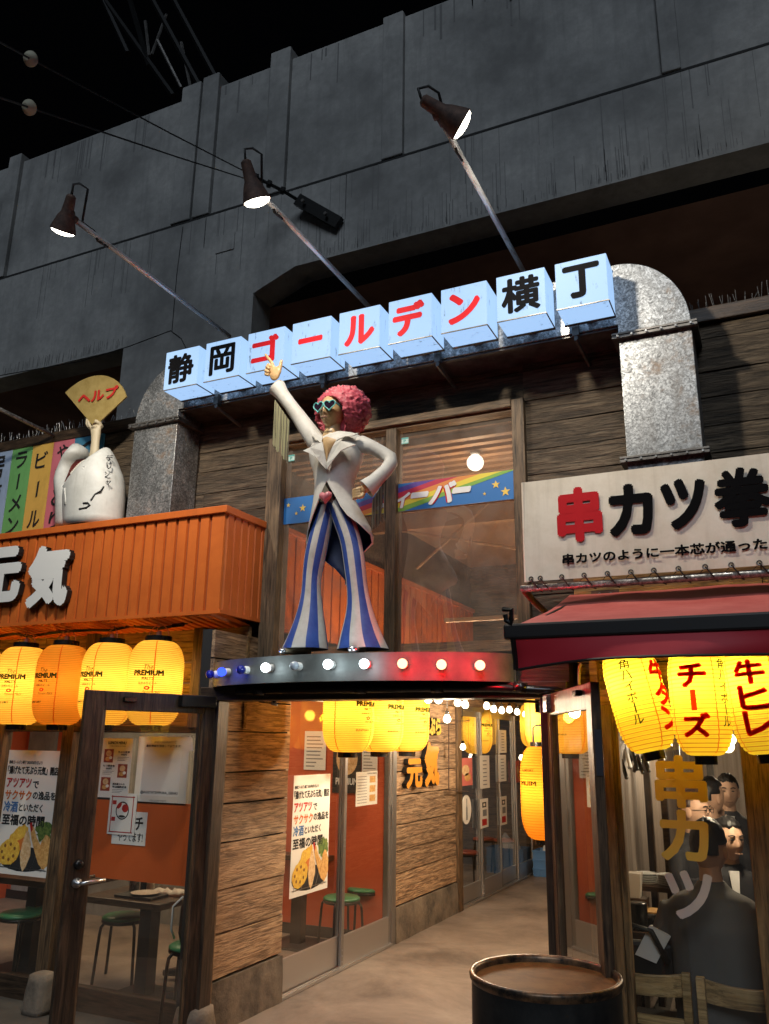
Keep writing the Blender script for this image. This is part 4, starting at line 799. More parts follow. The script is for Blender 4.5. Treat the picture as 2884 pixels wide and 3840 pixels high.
Ld = make_lantern('paper_lantern', 'dimmer amber beer lantern among the four under the orange fascia', 'lantern_orange', LR, LH, 44, beer(.05), LANT_E*.45, (1, .82, .5), GR); Ld.location = (-1.041*4.56, 4.56, zl_)
dup(L0, (-1.235*4.56, 4.56, zl_), 'beer lantern cut off by the left edge')
cb = thing('lantern_cable', 'black cable strung under the orange soffit above the lanterns', 'cable', (-4, 4.62, 2.4)); P = [(-60, 1225), (120, 1190), (240, 1212), (380, 1190), (535, 1170), (720, 1168), (880, 1165), (1020, 1130), (1240, 1150), (1370, 1130), (1520, 1095)]
mb = MB(); mb.tube([W(*c1(x, y), 4.62) for x, y in P], .006, 5); mb.build('cord', 'wire_black', cb, True); mb = MB(); mb.tube([W(*c1(x, y+8+5*math.sin(x)), 4.63) for x, y in P], .005, 5); mb.build('cord', 'wire_black', cb, True); mb = MB(); mb.tube([W(*c1(1345, 1135), 4.62), W(*c1(1430, 1125), 4.62)], .014, 6); mb.build('connector', 'black_plastic', cb)
# ---------------------------------------------------------------- open left door
def door(name, lab, hinge, free, z0, z1, stile=(.085, .085), rail=(.11, .16), T=.04, handle=True, closer=True, glass='door_glass', fm='dark_frame'):
    A, B = Vector((*hinge, z0)), Vector((*free, z0)); d = (B-A); w_ = d.length; d.normalize(); n = Vector((d.y, -d.x, 0)); H_ = z1-z0
    if n.y > 0: n = -n
    t = thing(name, lab, 'door', A)
    def part(nm, u0, u1, v0, v1, T_=T, m='dark_frame', off=0, bev=.005):
        mb = MB(); c_ = A+d*((u0+u1)/2)+Vector((0, 0, (v0+v1)/2))+n*off; mb.obox(c_, d*(u1-u0)/2, n*T_/2, Vector((0, 0, (v1-v0)/2))); return mb.build(nm, m, t, bevel=bev)
    part('hinge_stile', 0, stile[0], 0, H_, m=fm); part('lock_stile', w_-stile[1], w_, 0, H_, m=fm)
    part('top_rail', stile[0], w_-stile[1], H_-rail[0], H_, T-.004, fm); part('bottom_rail', stile[0], w_-stile[1], 0, rail[1], T-.004, fm)
    part('pane', stile[0], w_-stile[1], rail[1], H_-rail[0], .006, glass, bev=0)
    for u0, u1, v0, v1 in ((stile[0], stile[0]+.014, rail[1], H_-rail[0]), (w_-stile[1]-.014, w_-stile[1], rail[1], H_-rail[0])): part('bead', u0, u1, v0, v1, T*.7, 'post_wood', bev=0)
    return t, A, d, n, w_, H_, part
dl = door('left_door', 'open glazed timber door with lever handle on the left of the alley entrance', (-3.27, 4.42), (-3.62, 3.66), -.03, 1.985, stile=(.075, .115))
t, A, d, n, w_, H_, part = dl
lv = A+d*(w_-.055)+n*.03; hz = W(*c4(545, 985), 3.66).z; kz_ = W(*c4(550, 840), 3.66).z
mb = MB(); mb.axlathe([(.026, 0), (.026, .012), (.012, .016), (.012, .05)], Vector((lv.x, lv.y, hz))-n*.008, n, 16); mb.tube([Vector((lv.x, lv.y, hz))+n*.04, Vector((lv.x, lv.y, hz+.006))+n*.046-d*.05, Vector((lv.x, lv.y, hz+.010))+n*.046-d*.14], .0095, 8); mb.build('lever_handle', 'steel', t, True)
mb = MB(); mb.axlathe([(.026, 0), (.026, .014), (.018, .026), (.004, .028)], Vector((lv.x, lv.y, kz_))-n*.008, n, 16); mb.build('lock_cylinder', 'black_steel', t, True)
mb = MB(); mb.axlathe([(.026, 0), (.026, .012), (.012, .016), (.012, .05)], Vector((lv.x, lv.y, hz))-n*.052, -n, 16); mb.tube([Vector((lv.x, lv.y, hz))-n*.10, Vector((lv.x, lv.y, hz+.01))-n*.105-d*.14], .0095, 8); mb.build('inner_handle', 'steel', t, True)
part('catch', w_-.30, w_-.22, H_-.06, H_-.03, .03, 'black_plastic', .03); part('closer_body', .02, .26, H_-.075, H_-.005, .05, 'black_steel', .04)
# ================================================================ ALLEY (a passage running into the block)
ZC = 2.42
aw = thing('alley_left_wall', 'brown relief-plank wall with concrete plinth on the left of the alley', 'wall', (XC, 7, 0))
Yd0, Yd1, Ye0, Ye1 = 5.43, 7.335, 9.28, 12.0      # two sliding-door sets
zd = 2.08
zpl = .30
for i, (a, b, s_) in enumerate(((4.44, Yd0, 5), (Yd1, 8.92, 6), (12.0, 14.5, 7))):
    plank_rows(aw, [(a, b, 0, 9)], zpl if i < 2 else 0.0, ZC, XC, 'hall_wood_y', .235, along='Y', seed=s_, gap=.010)
    if i < 2:
        mb = MB(); n_ = 10; rings = []
        for j in range(n_+1):
            y = a+(b-a)*j/n_; e = .012*noise.noise(Vector((y*4, i, 0))); rings.append([(XC-.05, y, 0), (XC+.02+e, y, 0), (XC+.018+e, y, zpl*.5), (XC+.012+e*.5, y, zpl-.012), (XC-.05, y, zpl-.012)])
        mb.loft(rings); mb.build('plinth', 'plinth', aw)
    mb = MB(); mb.box((XC-.10, a, 0), (XC-.025, b, ZC)); mb.build('backing', 'joint', aw)
mb = MB(); mb.box((XC-.10, Yd0, zd+.05), (XC-.02, Yd1, ZC)); mb.box((XC-.10, Ye0-.3, zd+.05), (XC-.02, Ye1, ZC)); mb.build('lintel', 'hall_wood_y', aw)
mb = MB(); mb.box((XC-.08, 8.92, 0), (XC+.03, 9.06, ZC)); mb.build('corner_post', 'post_wood', aw, bevel=.006)
# aluminium sliding doors
def sliding(lab, y0, y1, n_, X, dark=False, kick=.20):
    t = thing('sliding_doors', lab, 'sliding door', (X, (y0+y1)/2, 0), 'aluminium sliding doors on the alley')
    mb = MB(); mb.box((X-.07, y0, 0.004), (X+.02, y1, .022)); mb.build('track', 'alu_light', t); mb = MB(); mb.box((X-.012, y0, .0225), (X+.0, y1, .03)); mb.build('track_lip', 'alu_light', t)
    mb = MB(); mb.box((X-.07, y0, zd), (X+.015, y1, zd+.05)); mb.build('head_track', 'alu', t)
    w_ = (y1-y0)/n_
    for i in range(n_):
        a, b = y0+i*w_+(.0 if i == 0 else -.02), y0+(i+1)*w_+.02*(i < n_-1); x = X-.012-.030*((i+1) % 2); T = .012; sl = .045
        leaf = []
        for nm, (p, q, z0, z1) in (('stile', (a, a+sl, .03, zd)), ('stile', (b-sl, b, .03, zd)), ('kick_panel', (a+sl, b-sl, .03, kick)), ('top_rail', (a+sl, b-sl, zd-.06, zd))):
            mb = MB(); mb.box((x-T, p+.0005, z0), (x+T, q-.0005, z1)); mb.build(nm, 'alu' if nm != 'kick_panel' else 'alu_light', t, bevel=.002)
        mb = MB(); mb.box((x-.003, a+sl, kick), (x+.003, b-sl, zd-.06)); mb.build('pane', 'glass', t)
        mb = MB(); mb.box((x+T, b-sl+.012, .95), (x+T+.004, b-.012, 1.15)); mb.build('pull', 'steel', t)
        return_x = x
    mb = MB()
    for z in (.06, .10, .14, .9, .95, 1.3): mb.axlathe([(.006, 0), (.006, .006)], (X-.012+T, y0+w_+.02-.02, z), (1, 0, 0), 6)
    mb.build('screw', 'steel', t)
    return t
sliding('pair of aluminium sliding doors showing the tempura poster and orange wall', Yd0, Yd1-.08, 2, XC, kick=.24)
sliding('four aluminium sliding door leaves deep in the alley with hanging papers', Ye0-.18, Ye1, 4, XC, kick=.2)
mb = MB(); mb.box((XC-.08, Yd1-.08, 0), (XC+.01, Yd1, zd+.05)); mb.build('jamb_post', 'alu', aw)
# poster on the sliding door (on the alley plane)
p0, p1, p2 = WX(*c5(590, 1110), XC+.008), WX(*c5(887, 1012), XC+.008), WX(*c5(628, 143), XC+.008)
zlo = (p0.z+p1.z)/2; zhi = p2.z; tempura((XC+.006, p0.y, zlo), (0, p1.y-p0.y, 0), (0, 0, zhi-zlo), 'tempura poster on the alley sliding door')
q0, q1, q2 = WX(*c5(1105, 385), XC-.03), WX(*c5(1272, 368), XC-.03), WX(*c5(1110, 115), XC-.03)
t, line, patch, blob = sheet('menu_sheet', 'cream price sheets taped inside the alley sliding door', 'poster', (XC-.028, q0.y, q0.z), (0, q1.y-q0.y, 0), (0, 0, q2.z-q0.z), 'paper')
for i in range(10):
    patch(.06, .08+i*.085, .5, .10+i*.085, 'ink_grey', 'small_print')
for i in range(3): patch(.62, .1+i*.28, .9, .3+i*.28, 'fry_gold', 'dish')
line('LUNCH MENU', .5, .92, .95, .96)
# raised orange characters on the planks
for body, lab, px in (('元', 'raised orange character low on the alley plank wall', (52, 182, 925, 1160)), ('気', 'tall raised orange character on the alley plank wall beside its mate', (192, 315, 790, 1148)), ('天ぷら', 'small raised green-backed yellow lettering above the orange characters', (182, 325, 598, 738))):
    a, b = WX(*c6(px[0], px[3]), XC+.06), WX(*c6(px[1], px[3]), XC+.06); z0, z1 = a.z, WX(*c6(px[0], px[2]), XC+.06).z
    t = thing('wall_character', lab, 'sign', a, 'raised characters on the alley wall'); m_ = 'gold_letter' if body != '天ぷら' else 'gold_letter2'
    if m_ not in MATS: mat('gold_letter', (.70, .27, .03), .35); mat('gold_letter2', (.62, .42, .06), .35)
    n_ = len(body); wd = (b.y-a.y)/n_
    for i, ch in enumerate(body):
        TX('face', ch, (XC+.055, a.y+wd*i, z0), (0, wd*.95, 0), (0, 0, z1-z0), m_, t, .06, lift=.004); TX('body', ch, (XC+.055, a.y+wd*i, z0), (0, wd*.95, 0), (0, 0, z1-z0), 'black_paint', t, .07, ext=.045, lift=.001)
# papers on the far doors
for i, (px, lab, mt) in enumerate((((625, 700, 900, 1160), 'long cream paper strip hanging inside the far sliding doors', 'paper'), ((775, 830, 700, 880), 'white paper slip high on the far sliding doors', 'paper_white'), ((770, 830, 895, 1105), 'white poster in the middle of the far sliding doors', 'paper_white'), ((628, 690, 1240, 1470), 'cream arrow-shaped notice on the nearer far door', 'paper'), ((785, 835, 1220, 1445), 'cream arrow-shaped notice on the further far door', 'paper'), ((468, 565, 920, 1140), 'red food poster beside the alley corner post', 'red_wall'), ((905, 935, 940, 1110), 'reddish food poster at the end of the far sliding doors', 'red_wall'))):
    a, b, c = WX(*c6(px[0], px[3]), XC+.012), WX(*c6(px[1], px[3]), XC+.012), WX(*c6(px[0], px[2]), XC+.012)
    t, line, patch, blob = sheet('notice', lab, 'notice', (XC+.010, a.y, a.z), (0, b.y-a.y, 0), (0, 0, c.z-a.z), mt, group='papers on the far sliding doors')
    if 'arrow' in lab:
        patch(.25, .70, .75, .88, 'ink', 'mark'); patch(.38, .745, .62, .835, 'paper', 'mark_field', .001); patch(.3, .40, .8, .62, 'ink_grey', 'small_print'); patch(.2, .08, .8, .3, 'ink_red', 'small_print')
    elif mt == 'red_wall': blob(el(.45, .55, .3, .2), 'fry_pale'); blob(el(.6, .3, .25, .15), 'fry_gold')
    else:
        for q in range(7): patch(.3, .1+q*.12, .7, .13+q*.12, 'ink_grey', 'small_print')
a, c = WX(*c6(515, 1435), XC+.012), WX(*c6(515, 1205), XC+.012); t = thing('round_sign', 'round cream bottle sign beside the alley corner post', 'sign', a); yc, zc_ = a.y, (a.z+c.z)/2; rr_ = (c.z-a.z)/2
mb = MB(); mb.axlathe([(rr_, 0), (rr_, .008)], (XC+.012, yc, zc_), (1, 0, 0), 28); mb.build('disc', 'paper', t); mb = MB(); mb.prism([(XC+.022, yc+y_*rr_, zc_+z_*rr_) for y_, z_ in ((-.14, -.7), (.14, -.7), (.14, .1), (.06, .3), (.06, .75), (-.06, .75), (-.06, .3), (-.14, .1))], (.002, 0, 0)); mb.build('bottle', 'ink_grey', t)
# room behind the far doors
fr2 = thing('far_shop_room', 'dim shop interior with red stools behind the far sliding doors', 'room', (-4.4, 10.5, 0))
mb = MB(); mb.quad((-6.4, 9.07, .0), (XC-.09, 9.07, .0), (XC-.09, 12.4, .0), (-6.4, 12.4, .0)); mb.build('floor', 'hall_floor', fr2)
mb = MB(); mb.quad((-6.4, 12.4, 0), (XC-.08, 12.4, 0), (XC-.08, 12.4, ZC), (-6.4, 12.4, ZC)); mb.quad((-6.4, 9.07, 0), (-6.4, 12.4, 0), (-6.4, 12.4, ZC), (-6.4, 9.07, ZC)); mb.build('wall', 'grey_jacket', fr2)
mb = MB(); mb.quad((-6.4, 9.07, 0), (XC-.1, 9.07, 0), (XC-.1, 9.07, ZC), (-6.4, 9.07, ZC)); mb.build('partition', 'hall_wood', fr2)
lamp('ceiling_light', 'AREA', (-4.8, 10.6, 2.36), 22, (1, .82, .62), fr2, (1.6, .6), (0, 0, 0)); mb = MB(); mb.box((-5.4, 10.5, 2.37), (-4.2, 10.6, 2.40)); mb.build('light_fitting', 'tube_glow', fr2)
rs0 = make_stool('red stool just behind the corner of the far sliding doors', 'red_vinyl', 'red stools behind the far doors'); rs0.location = (*WZ(*c6(520, 1650), .43).xy, 0)
for px, lab in (((655, 1545), 'red stool behind the second far door leaf'), ((815, 1555), 'red stool behind the third far door leaf'), ((760, 1490), 'red stool furthest back behind the far doors')): stool_at(px, c6, lab, .43, rs0)
# right wall, end wall, ceiling
rw = thing('alley_right_wall', 'brown relief-plank wall on the right of the alley behind the open door', 'wall', (XR, 8, 0))
plank_rows(rw, [(YW, 13.4, 0, 9)], .0, ZC, XR, 'hall_wood_y', .235, along='Y', seed=12, gap=.010, flip=-1)
mb = MB(); mb.box((XR+.03, YW, 0), (XR+.09, 13.4, ZC)); mb.build('backing', 'joint', rw)
ew = thing('alley_end_wall', 'plank wall closing the far end of the alley', 'wall', (-2.2, 13.4, 0))
plank_rows(ew, [(XC, XR, 0, 9)], 0, ZC, 13.4, 'hall_wood', .235, seed=13)
cl = thing('alley_ceiling', 'timber joists and boards over the deeper alley behind the entrance header', 'ceiling', (-2.2, 8, ZC))
mb = MB(); mb.box((XC-.1, 9.6, ZC), (XR+.1, 13.5, ZC+.06)); mb.build('boards', 'hall_wood', cl)
for i in range(6):
    y = 5.6+i*1.3; mb = MB(); mb.box((XC, y, ZC-.10), (XR, y+.10, ZC-.001)); mb.build('joist', 'hall_wood', cl)
# ---------------------------------------------------------------- entrance portal: jambs, header, pipe
po = thing('entrance_portal', 'dark timber portal framing the alley entrance under the curved marquee', 'portal', (-2.2, YP, 0))
zhd = HC+.0535*YP
mb = MB(); mb.box((XC-.03, YP-.01, -.03), (XC+.085, YP+.10, zhd)); mb.build('jamb', 'dark_frame', po, bevel=.005)
mb = MB(); mb.box((XC-.02, YP+.1005, -.02), (XC+.05, YP+.16, zhd)); mb.build('jamb_stop', 'post_wood', po, bevel=.005)
mb = MB(); mb.box((XR-.03, YP-.01, -.03), (XR+.09, YP+.42, zhd)); mb.build('jamb', 'dark_frame', po, bevel=.005)
mb = MB(); mb.box((XC-.06, YP-.02, zhd+.001), (XR+.12, YP+.18, zhd+.085)); mb.build('header', 'dark_frame_x', po, bevel=.005)
mb = MB(); mb.box((XC-.06, YP+.05, zhd+.0855), (XR+.12, YW+.1, zhd+.26)); mb.build('soffit_box', 'dark_frame_x', po)
pz = zhd+.055; mb = MB(); mb.tube([(XC+.25, YP-.055, pz), (-1.75, YP-.055, pz), (-1.38, YP-.05, pz-.004), (XR+.03, YP-.03, pz-.02), (XR+.22, YP+.05, pz-.03)], .022, 10); mb.build('drain_pipe', 'black_plastic', po, True)
for x in (-2.9, -2.2, -1.72, -1.25): mb = MB(); mb.tube([(x-.035, YP-.054, pz), (x+.035, YP-.052, pz-.001*(x > -1.5)*6)], .028, 10); mb.build('pipe_collar', 'black_plastic', po, True)
t = thing('door_camera', 'small white clamp with a black rod under the left end of the header', 'clamp', (XC+.2, YP+.1, zhd)); a = W(*crop(780, 2400, 2.307)(575, 550), YP+.12); mb = MB(); mb.tube([W(*crop(780, 2400, 2.307)(440, 535), YP+.12), a, W(*crop(780, 2400, 2.307)(715, 558), YP+.12)], .004, 5); mb.build('rod', 'black_steel', t); mb = MB(); mb.tube([a+Vector((-.02, 0, .003)), a+Vector((.02, 0, -.004))], .011, 8); mb.build('clamp_body', 'white_paint', t, True); mb = MB(); mb.tube([a+Vector((0, 0, .005)), a+Vector((0, 0, .04))], .012, 6); mb.build('stem', 'black_steel', t)
# ---------------------------------------------------------------- curved marquee with coloured bulbs
mq = thing('curved_marquee', 'curved steel marquee band with blue, white and red bulbs under the statue', 'marquee', (-2.3, YP, 2.03))
mz0, mz1 = HC+.0735*YP-.005, HC+.107*YP
XA, XB_ = -.7445*YP, -.2935*YP
def arc(s): # 0..1 along the band
    x = XA+(XB_-XA)*s; return Vector((x, YP-.33*(1-(2*s-1)**2)**.75 if abs(2*s-1) < 1 else YP, 0))
m = mat('brushed_steel', (.42, .43, .43), .5, .35); a_ = tnoise(m, coords(m, (1, 1, 9)), 8, 6); a2 = tnoise(m, coords(m), 5, 8, .7); L(m, ramp(m, a2, [(.3, (.09, .095, .09)), (.7, (.18, .185, .18))]), bsdf(m).inputs['Base Color']); L(m, ramp(m, a_, [(.3, (.45, .45, .45)), (.7, (.62, .62, .62))]), bsdf(m).inputs['Roughness'])
n_ = 48; P = [arc(i/n_) for i in range(n_+1)]; mb = MB()
o_ = [[(p.x, p.y, mz0), (p.x, p.y, mz1), (p.x, p.y+.012, mz1), (p.x, p.y+.012, mz0)] for p in P]; mb.loft(o_); mb.build('band', 'brushed_steel', mq, 'auto')
mb = MB(); top = [(p.x, p.y+.013, mz1-.012) for p in P]+[(XB_, YW-.06, mz1-.012), (XA, YW-.06, mz1-.012)]; mb.prism(top, (0, 0, .008)); mb.build('deck', 'galv_dark', mq)
mb = MB(); bot = [(p.x, p.y+.013, mz0+.02) for p in P]+[(XB_, YP+.3, mz0+.02), (XA, YP+.3, mz0+.02)]; mb.prism(bot, (0, 0, .008)); mb.build('underside', 'galv_dark', mq)
mb = MB(); mb.box((XB_-.004, YP+.013, mz0), (XB_+.004, YW-.06, mz1)); mb.box((XA-.004, YP+.013, mz0), (XA+.004, YW-.06, mz1)); mb.build('end_plate', 'brushed_steel', mq)
cM = crop(780, 2400, 2.307)
BL = [((85, 300), 'd', 'blue'), ((185, 280), 'l', 'blue'), ((345, 262), 'd', 'blue'), ((550, 245), 'l', 'white'), ((795, 230), 'd', 'white'), ((1075, 217), 'l', 'white'), ((1378, 213), 'l', 'white')]
BL = [(cM(*p), s_, c_) for p, s_, c_ in BL]+[(c6(*p), 'l', 'red') for p in ((34, 190), (325, 198), (610, 203))]
mat('blue_glass', (.01, .02, .25), .1, spec=.8); mat('clear_glass', (.45, .5, .58), .12, spec=.8)
for (px, s_, c_) in BL:
    # where the ray meets the band
    best = min((abs((W(*px, 4.2)-Vector((0, 0, HC))).x/4.2*arc(s/400).y-arc(s/400).x), s) for s in range(401)); s = best[1]/400; p = arc(s); T_ = (arc(min(1, s+.01))-arc(max(0, s-.01))).normalized(); nn = Vector((T_.y, -T_.x, 0)); z = W(*px, p.y).z; p = Vector((p.x, p.y, z))
    mb = MB(); mb.axlathe([(.024, 0), (.024, .02), (.020, .03), (.016, .03)], p, nn, 16); sk = mb.build('bulb_socket', 'white_paint', mq, 'auto')
    mt = {'bluel': 'bulb_blue', 'whitel': 'bulb_white', 'redl': 'bulb_red', 'blued': 'blue_glass', 'whited': 'clear_glass'}[c_+s_]
    mb = MB(); mb.axlathe([(.014, .02)]+[(.027*math.sin(q), .052-.027*math.cos(q)) for q in [math.pi*(.25+.75*i/10) for i in range(10)]]+[(.0005, .079)], p, nn, 18); mb.build('bulb', mt, sk, True)
    if s_ == 'l': lamp('bulb_light', 'POINT', p+nn*.098, {'blue': .6, 'white': .8, 'red': 4.0}[c_], {'blue': (.05, .08, 1), 'white': (.75, .95, 1), 'red': (1, .0, .012)}[c_], mq, .03)
# ---------------------------------------------------------------- festoon bulbs
fs_ = [((220, 455), 5.9), ((300, 460), 6.1), ((450, 483), 6.5), ((508, 500), 6.8), ((675, 510), 7.3), ((730, 535), 7.7), ((792, 545), 8.0), ((852, 540), 8.3), ((912, 557), 8.7), ((975, 575), 9.1), ((1022, 598), 9.5), ((367, 610), 6.3), ((490, 830), 8.6), ((945, 912), 10.5)]
fe = thing('festoon_string', 'string of small glowing bulbs hung inside the alley', 'string lights', (-2.4, 7, 2.2))
prev = None
for i, (px, Y) in enumerate(fs_):
    p = W(*c6(*px), Y); mb = MB()
    if i < 11:
        if prev is not None: q = prev+Vector((0, 0, .10)); r_ = p+Vector((0, 0, .10)); mb.tube([q, (q+r_)/2+Vector((0, 0, -.015)), r_], .004, 4)
        prev = p; mb.tube([p+Vector((0, 0, .05)), p+Vector((0, 0, .10))], .004, 4)
    else: mb.tube([p+Vector((0, 0, .05)), p+Vector((0, 0, .42 if i < 13 else .3))], .003, 4)
    mb.build('cable', 'wire_black', fe, True)
for i, (px, Y) in enumerate(fs_):
    p = W(*c6(*px), Y); mb = MB(); mb.lathe([(.014, .028), (.016, .032), (.016, .055), (.006, .06)], p, 10); sk = mb.build('bulb_socket', 'black_plastic', fe); mb = MB(); mb.lathe([(.0005, -.036)]+[(.030*math.sin(q), -.006-.030*math.cos(q)) for q in [math.pi*(.1+.6*k/8) for k in range(9)]]+[(.014, .03)], p, 14); mb.build('bulb', 'bulb_warm', sk, True)
    if i in (0, 3, 5, 8, 11): lamp('bulb_light', 'POINT', p+Vector((.04, -.06, -.09)), FEST_E, (1, .82, .58), fe, .04)
t = thing('wall_conduit', 'thin rusty conduit frame running down the alley wall beside the corner', 'pipe', WX(*c6(380, 640), XC+.05)); mb = MB(); mb.tube([WX(*c6(540, 630), XC+.06), WX(*c6(380, 632), XC+.05), WX(*c6(380, 1170), XC+.05), WX(*c6(540, 1180), XC+.06)], .006, 6); mb.build('tube', 'rust', t)
# ---------------------------------------------------------------- alley lanterns
GA = 'yellow beer lanterns hanging in the alley'
zA = HC-.0165*6.4+.03
for px, lab in (((515, 500), 'nearest yellow lantern hanging in the alley entrance'), ((668, 496), 'middle of three lanterns along the alley left wall'), ((800, 494), 'third lantern along the alley left wall beside the orange characters')):
    v_ = ray(*cG(*px)); k_ = v_.x/v_.y; Y = -2.88/k_; dup(L0, (-2.88, Y, zA), lab, rz=.9, group=GA)
p = W(*c6(603, 905), 10.0); dup(L0, (p.x, 10.0, p.z+.03), 'yellow lantern hanging alone in front of the far sliding doors', rz=.7, group=GA)
p = W(*c6(1112, 800), 9.0); dup(L0, (p.x, 9.0, p.z-.05), 'yellow lantern above the big orange one near the open right door', rz=.5, group=GA)
p = W(*c6(1052, 850), 11.0); dup(L0, (p.x, 11.0, p.z+.03), 'furthest yellow lantern squeezed beside the one above the orange lantern', rz=.5, group=GA)
p0 = W(*c6(1150, 1585), 7.0); p1 = W(*c6(1150, 800), 7.0); hgt = p1.z-p0.z-.06
OL = make_lantern('big_paper_lantern', 'big orange paper lantern with black characters behind the open right door', 'lantern_orange', (W(*c6(1280, 1200), 7.0).x-W(*c6(935, 1200), 7.0).x)/2*.94, hgt, 34, [('天', 'ink', .55, .62, .55, .14, .03, 0), ('ぷ', 'ink', .55, .42, .5, .12, .03, 0), ('ら', 'ink', .55, .24, .5, .12, .03, 0), ('MUIM', 'lantern_ink', -.45, .60, .9, .05, .05, 0), ('SUNTORY', 'lantern_ink', -.45, .74, .7, .03, .02, 0)], LANT_E*1.0, (1, .78, .42), None, handle=False)
OL.location = ((W(*c6(1108, 1200), 7.0)).x, 7.0, p0.z+.03)
mb = MB(); mb.tube([(-.06, 0, hgt+.03), (-.06, 0, hgt+.15), (-.03, 0, hgt+.17), (.10, 0, hgt+.17)], .008, 6); mb.build('hook', 'black_steel', OL)
# blue crate with a plastic bag
cp = WZ(*c6(1040, 1840), 0.002); cq = WZ(*c6(1190, 1850), 0.002); x0, y0 = cp.x, min(cp.y, cq.y); x1 = x0+.52; y1 = y0+.36; zt_ = .33
ct = thing('plastic_crate', 'light blue plastic crate on the alley floor below the orange lantern', 'crate', (x0+.26, y0+.18, 0))
mb = MB(); mb.box((x0, y0, .003), (x1, y1, .015)); mb.build('base', 'blue_crate', ct)
for nm, a, b in (('side', (x0, y0, .016), (x1, y0+.012, zt_)), ('side', (x0, y1-.012, .016), (x1, y1, zt_)), ('side', (x0, y0+.0125, .016), (x0+.012, y1-.0125, zt_)), ('side', (x1-.012, y0+.0125, .016), (x1, y1-.0125, zt_))): mb = MB(); mb.box(a, b); mb.build(nm, 'blue_crate', ct)
for z in (.09, .20, zt_-.02): mb = MB(); mb.box((x0-.01, y0-.012, z), (x1+.01, y0-.0005, z+.018)); mb.build('rib', 'blue_crate', ct)
for i in range(7): mb = MB(); xx = x0+i*(x1-x0-.014)/6; mb.box((xx, y0-.010, .018), (xx+.014, y0-.0006, .088)); mb.build('rib', 'blue_crate', ct)
t = thing('plastic_bag', 'crumpled clear plastic bag stuffed in the blue crate', 'bag', (x0+.22, y0+.16, zt_)); mb = MB(); rings = []
for i in range(8):
    z = .2+i*.045; rr_ = (.14, .16, .16, .15, .12, .08, .04, .01)[i]; rings.append([(x0+.24+math.cos(q)*rr_*(1+.35*noise.noise(Vector((q*1.5, i*.8, 2)))), y0+.18+math.sin(q)*rr_*(1+.3*noise.noise(Vector((q*1.5, i*.8, 7)))), z) for q in [2*math.pi*j/16 for j in range(16)]])
mb.loft(rings); mb.build('film', 'plastic_bag', t, True)
# ---------------------------------------------------------------- open right door
t, A, d, n, w_, H_, part = door('right_door', 'open glazed timber door standing edge-on on the right of the alley entrance', (-1.10, 4.40), (-.69, 3.52), -.03, 1.972, stile=(.075, .10), rail=(.11, .16), fm='door_brown')
mat('latch_steel', (.10, .10, .12), .35, .6); mb = MB(); c_ = A+d*(w_+.002)+Vector((0, 0, 1.72)); mb.obox(c_, d*.003, n*.014, (0, 0, .09)); mb.build('latch_plate', 'latch_steel', t); part('catch', w_-.22, w_-.15, H_-.05, H_-.025, .03, 'black_plastic', .034)
b0 = A+Vector((0, 0, H_-.05)); mb = MB(); mb.obox(b0+d*.06+n*.03, d*.05, n*.012, (0, 0, .045)); mb.build('hinge_bracket', 'galv', t, bevel=.003); mb = MB(); mb.tube([b0+n*.02, b0+Vector((-.12, .12, .02)), b0+Vector((-.42, .16, .03))], .009, 6); mb.build('closer_arm', 'black_steel', t, True)
# ================================================================ RIGHT SHOP
# white cloth sign on a pipe frame
YN2 = 4.14
YX = 4.55          # plank wall of the projecting right shop
ws = thing('cloth_sign', 'dirty white cloth sign with red and black characters laced above the awning', 'sign', W(*cA(150, 1560), YN2))
sx0, sz1, sz0 = -.2755*YN2, HC+.327*YN2, HC+.196*YN2; sx1 = 1.6
mb = MB(); nx, nz = 26, 8; P = []
for j in range(nz+1):
    for i in range(nx+1):
        x = sx0+(sx1-sx0)*i/nx; z = sz0+(sz1-sz0)*j/nz; P.append((x, YN2+.006*noise.noise(Vector((x*2.5, z*2, 4))), z))
mb.add(P, [(j*(nx+1)+i, j*(nx+1)+i+1, (j+1)*(nx+1)+i+1, (j+1)*(nx+1)+i) for j in range(nz) for i in range(nx)]); mb.build('cloth', 'dirty_white', ws, True)
mb = MB(); mb.box((sx0, YN2+.012, sz0+.02), (sx1, YN2+.05, sz1+.002)); mb.build('frame_back', 'galv_dark', ws); mb = MB(); mb.tube([(sx0+.003, YN2+.01, sz0), (sx0+.003, YN2+.01, sz1)], .012, 8); mb.build('edge_cord', 'dirty_white', ws)
def cloth_text(body, x0, y0, x1, y1, mt, bold):
    a, b = W(*cA(x0, y1), YN2-.008), W(*cA(x1, y0), YN2-.008); TX('letter', body, (a.x, YN2-.008, a.z), (b.x-a.x, 0, 0), (0, 0, b.z-a.z), mt, ws, bold, lift=.002)
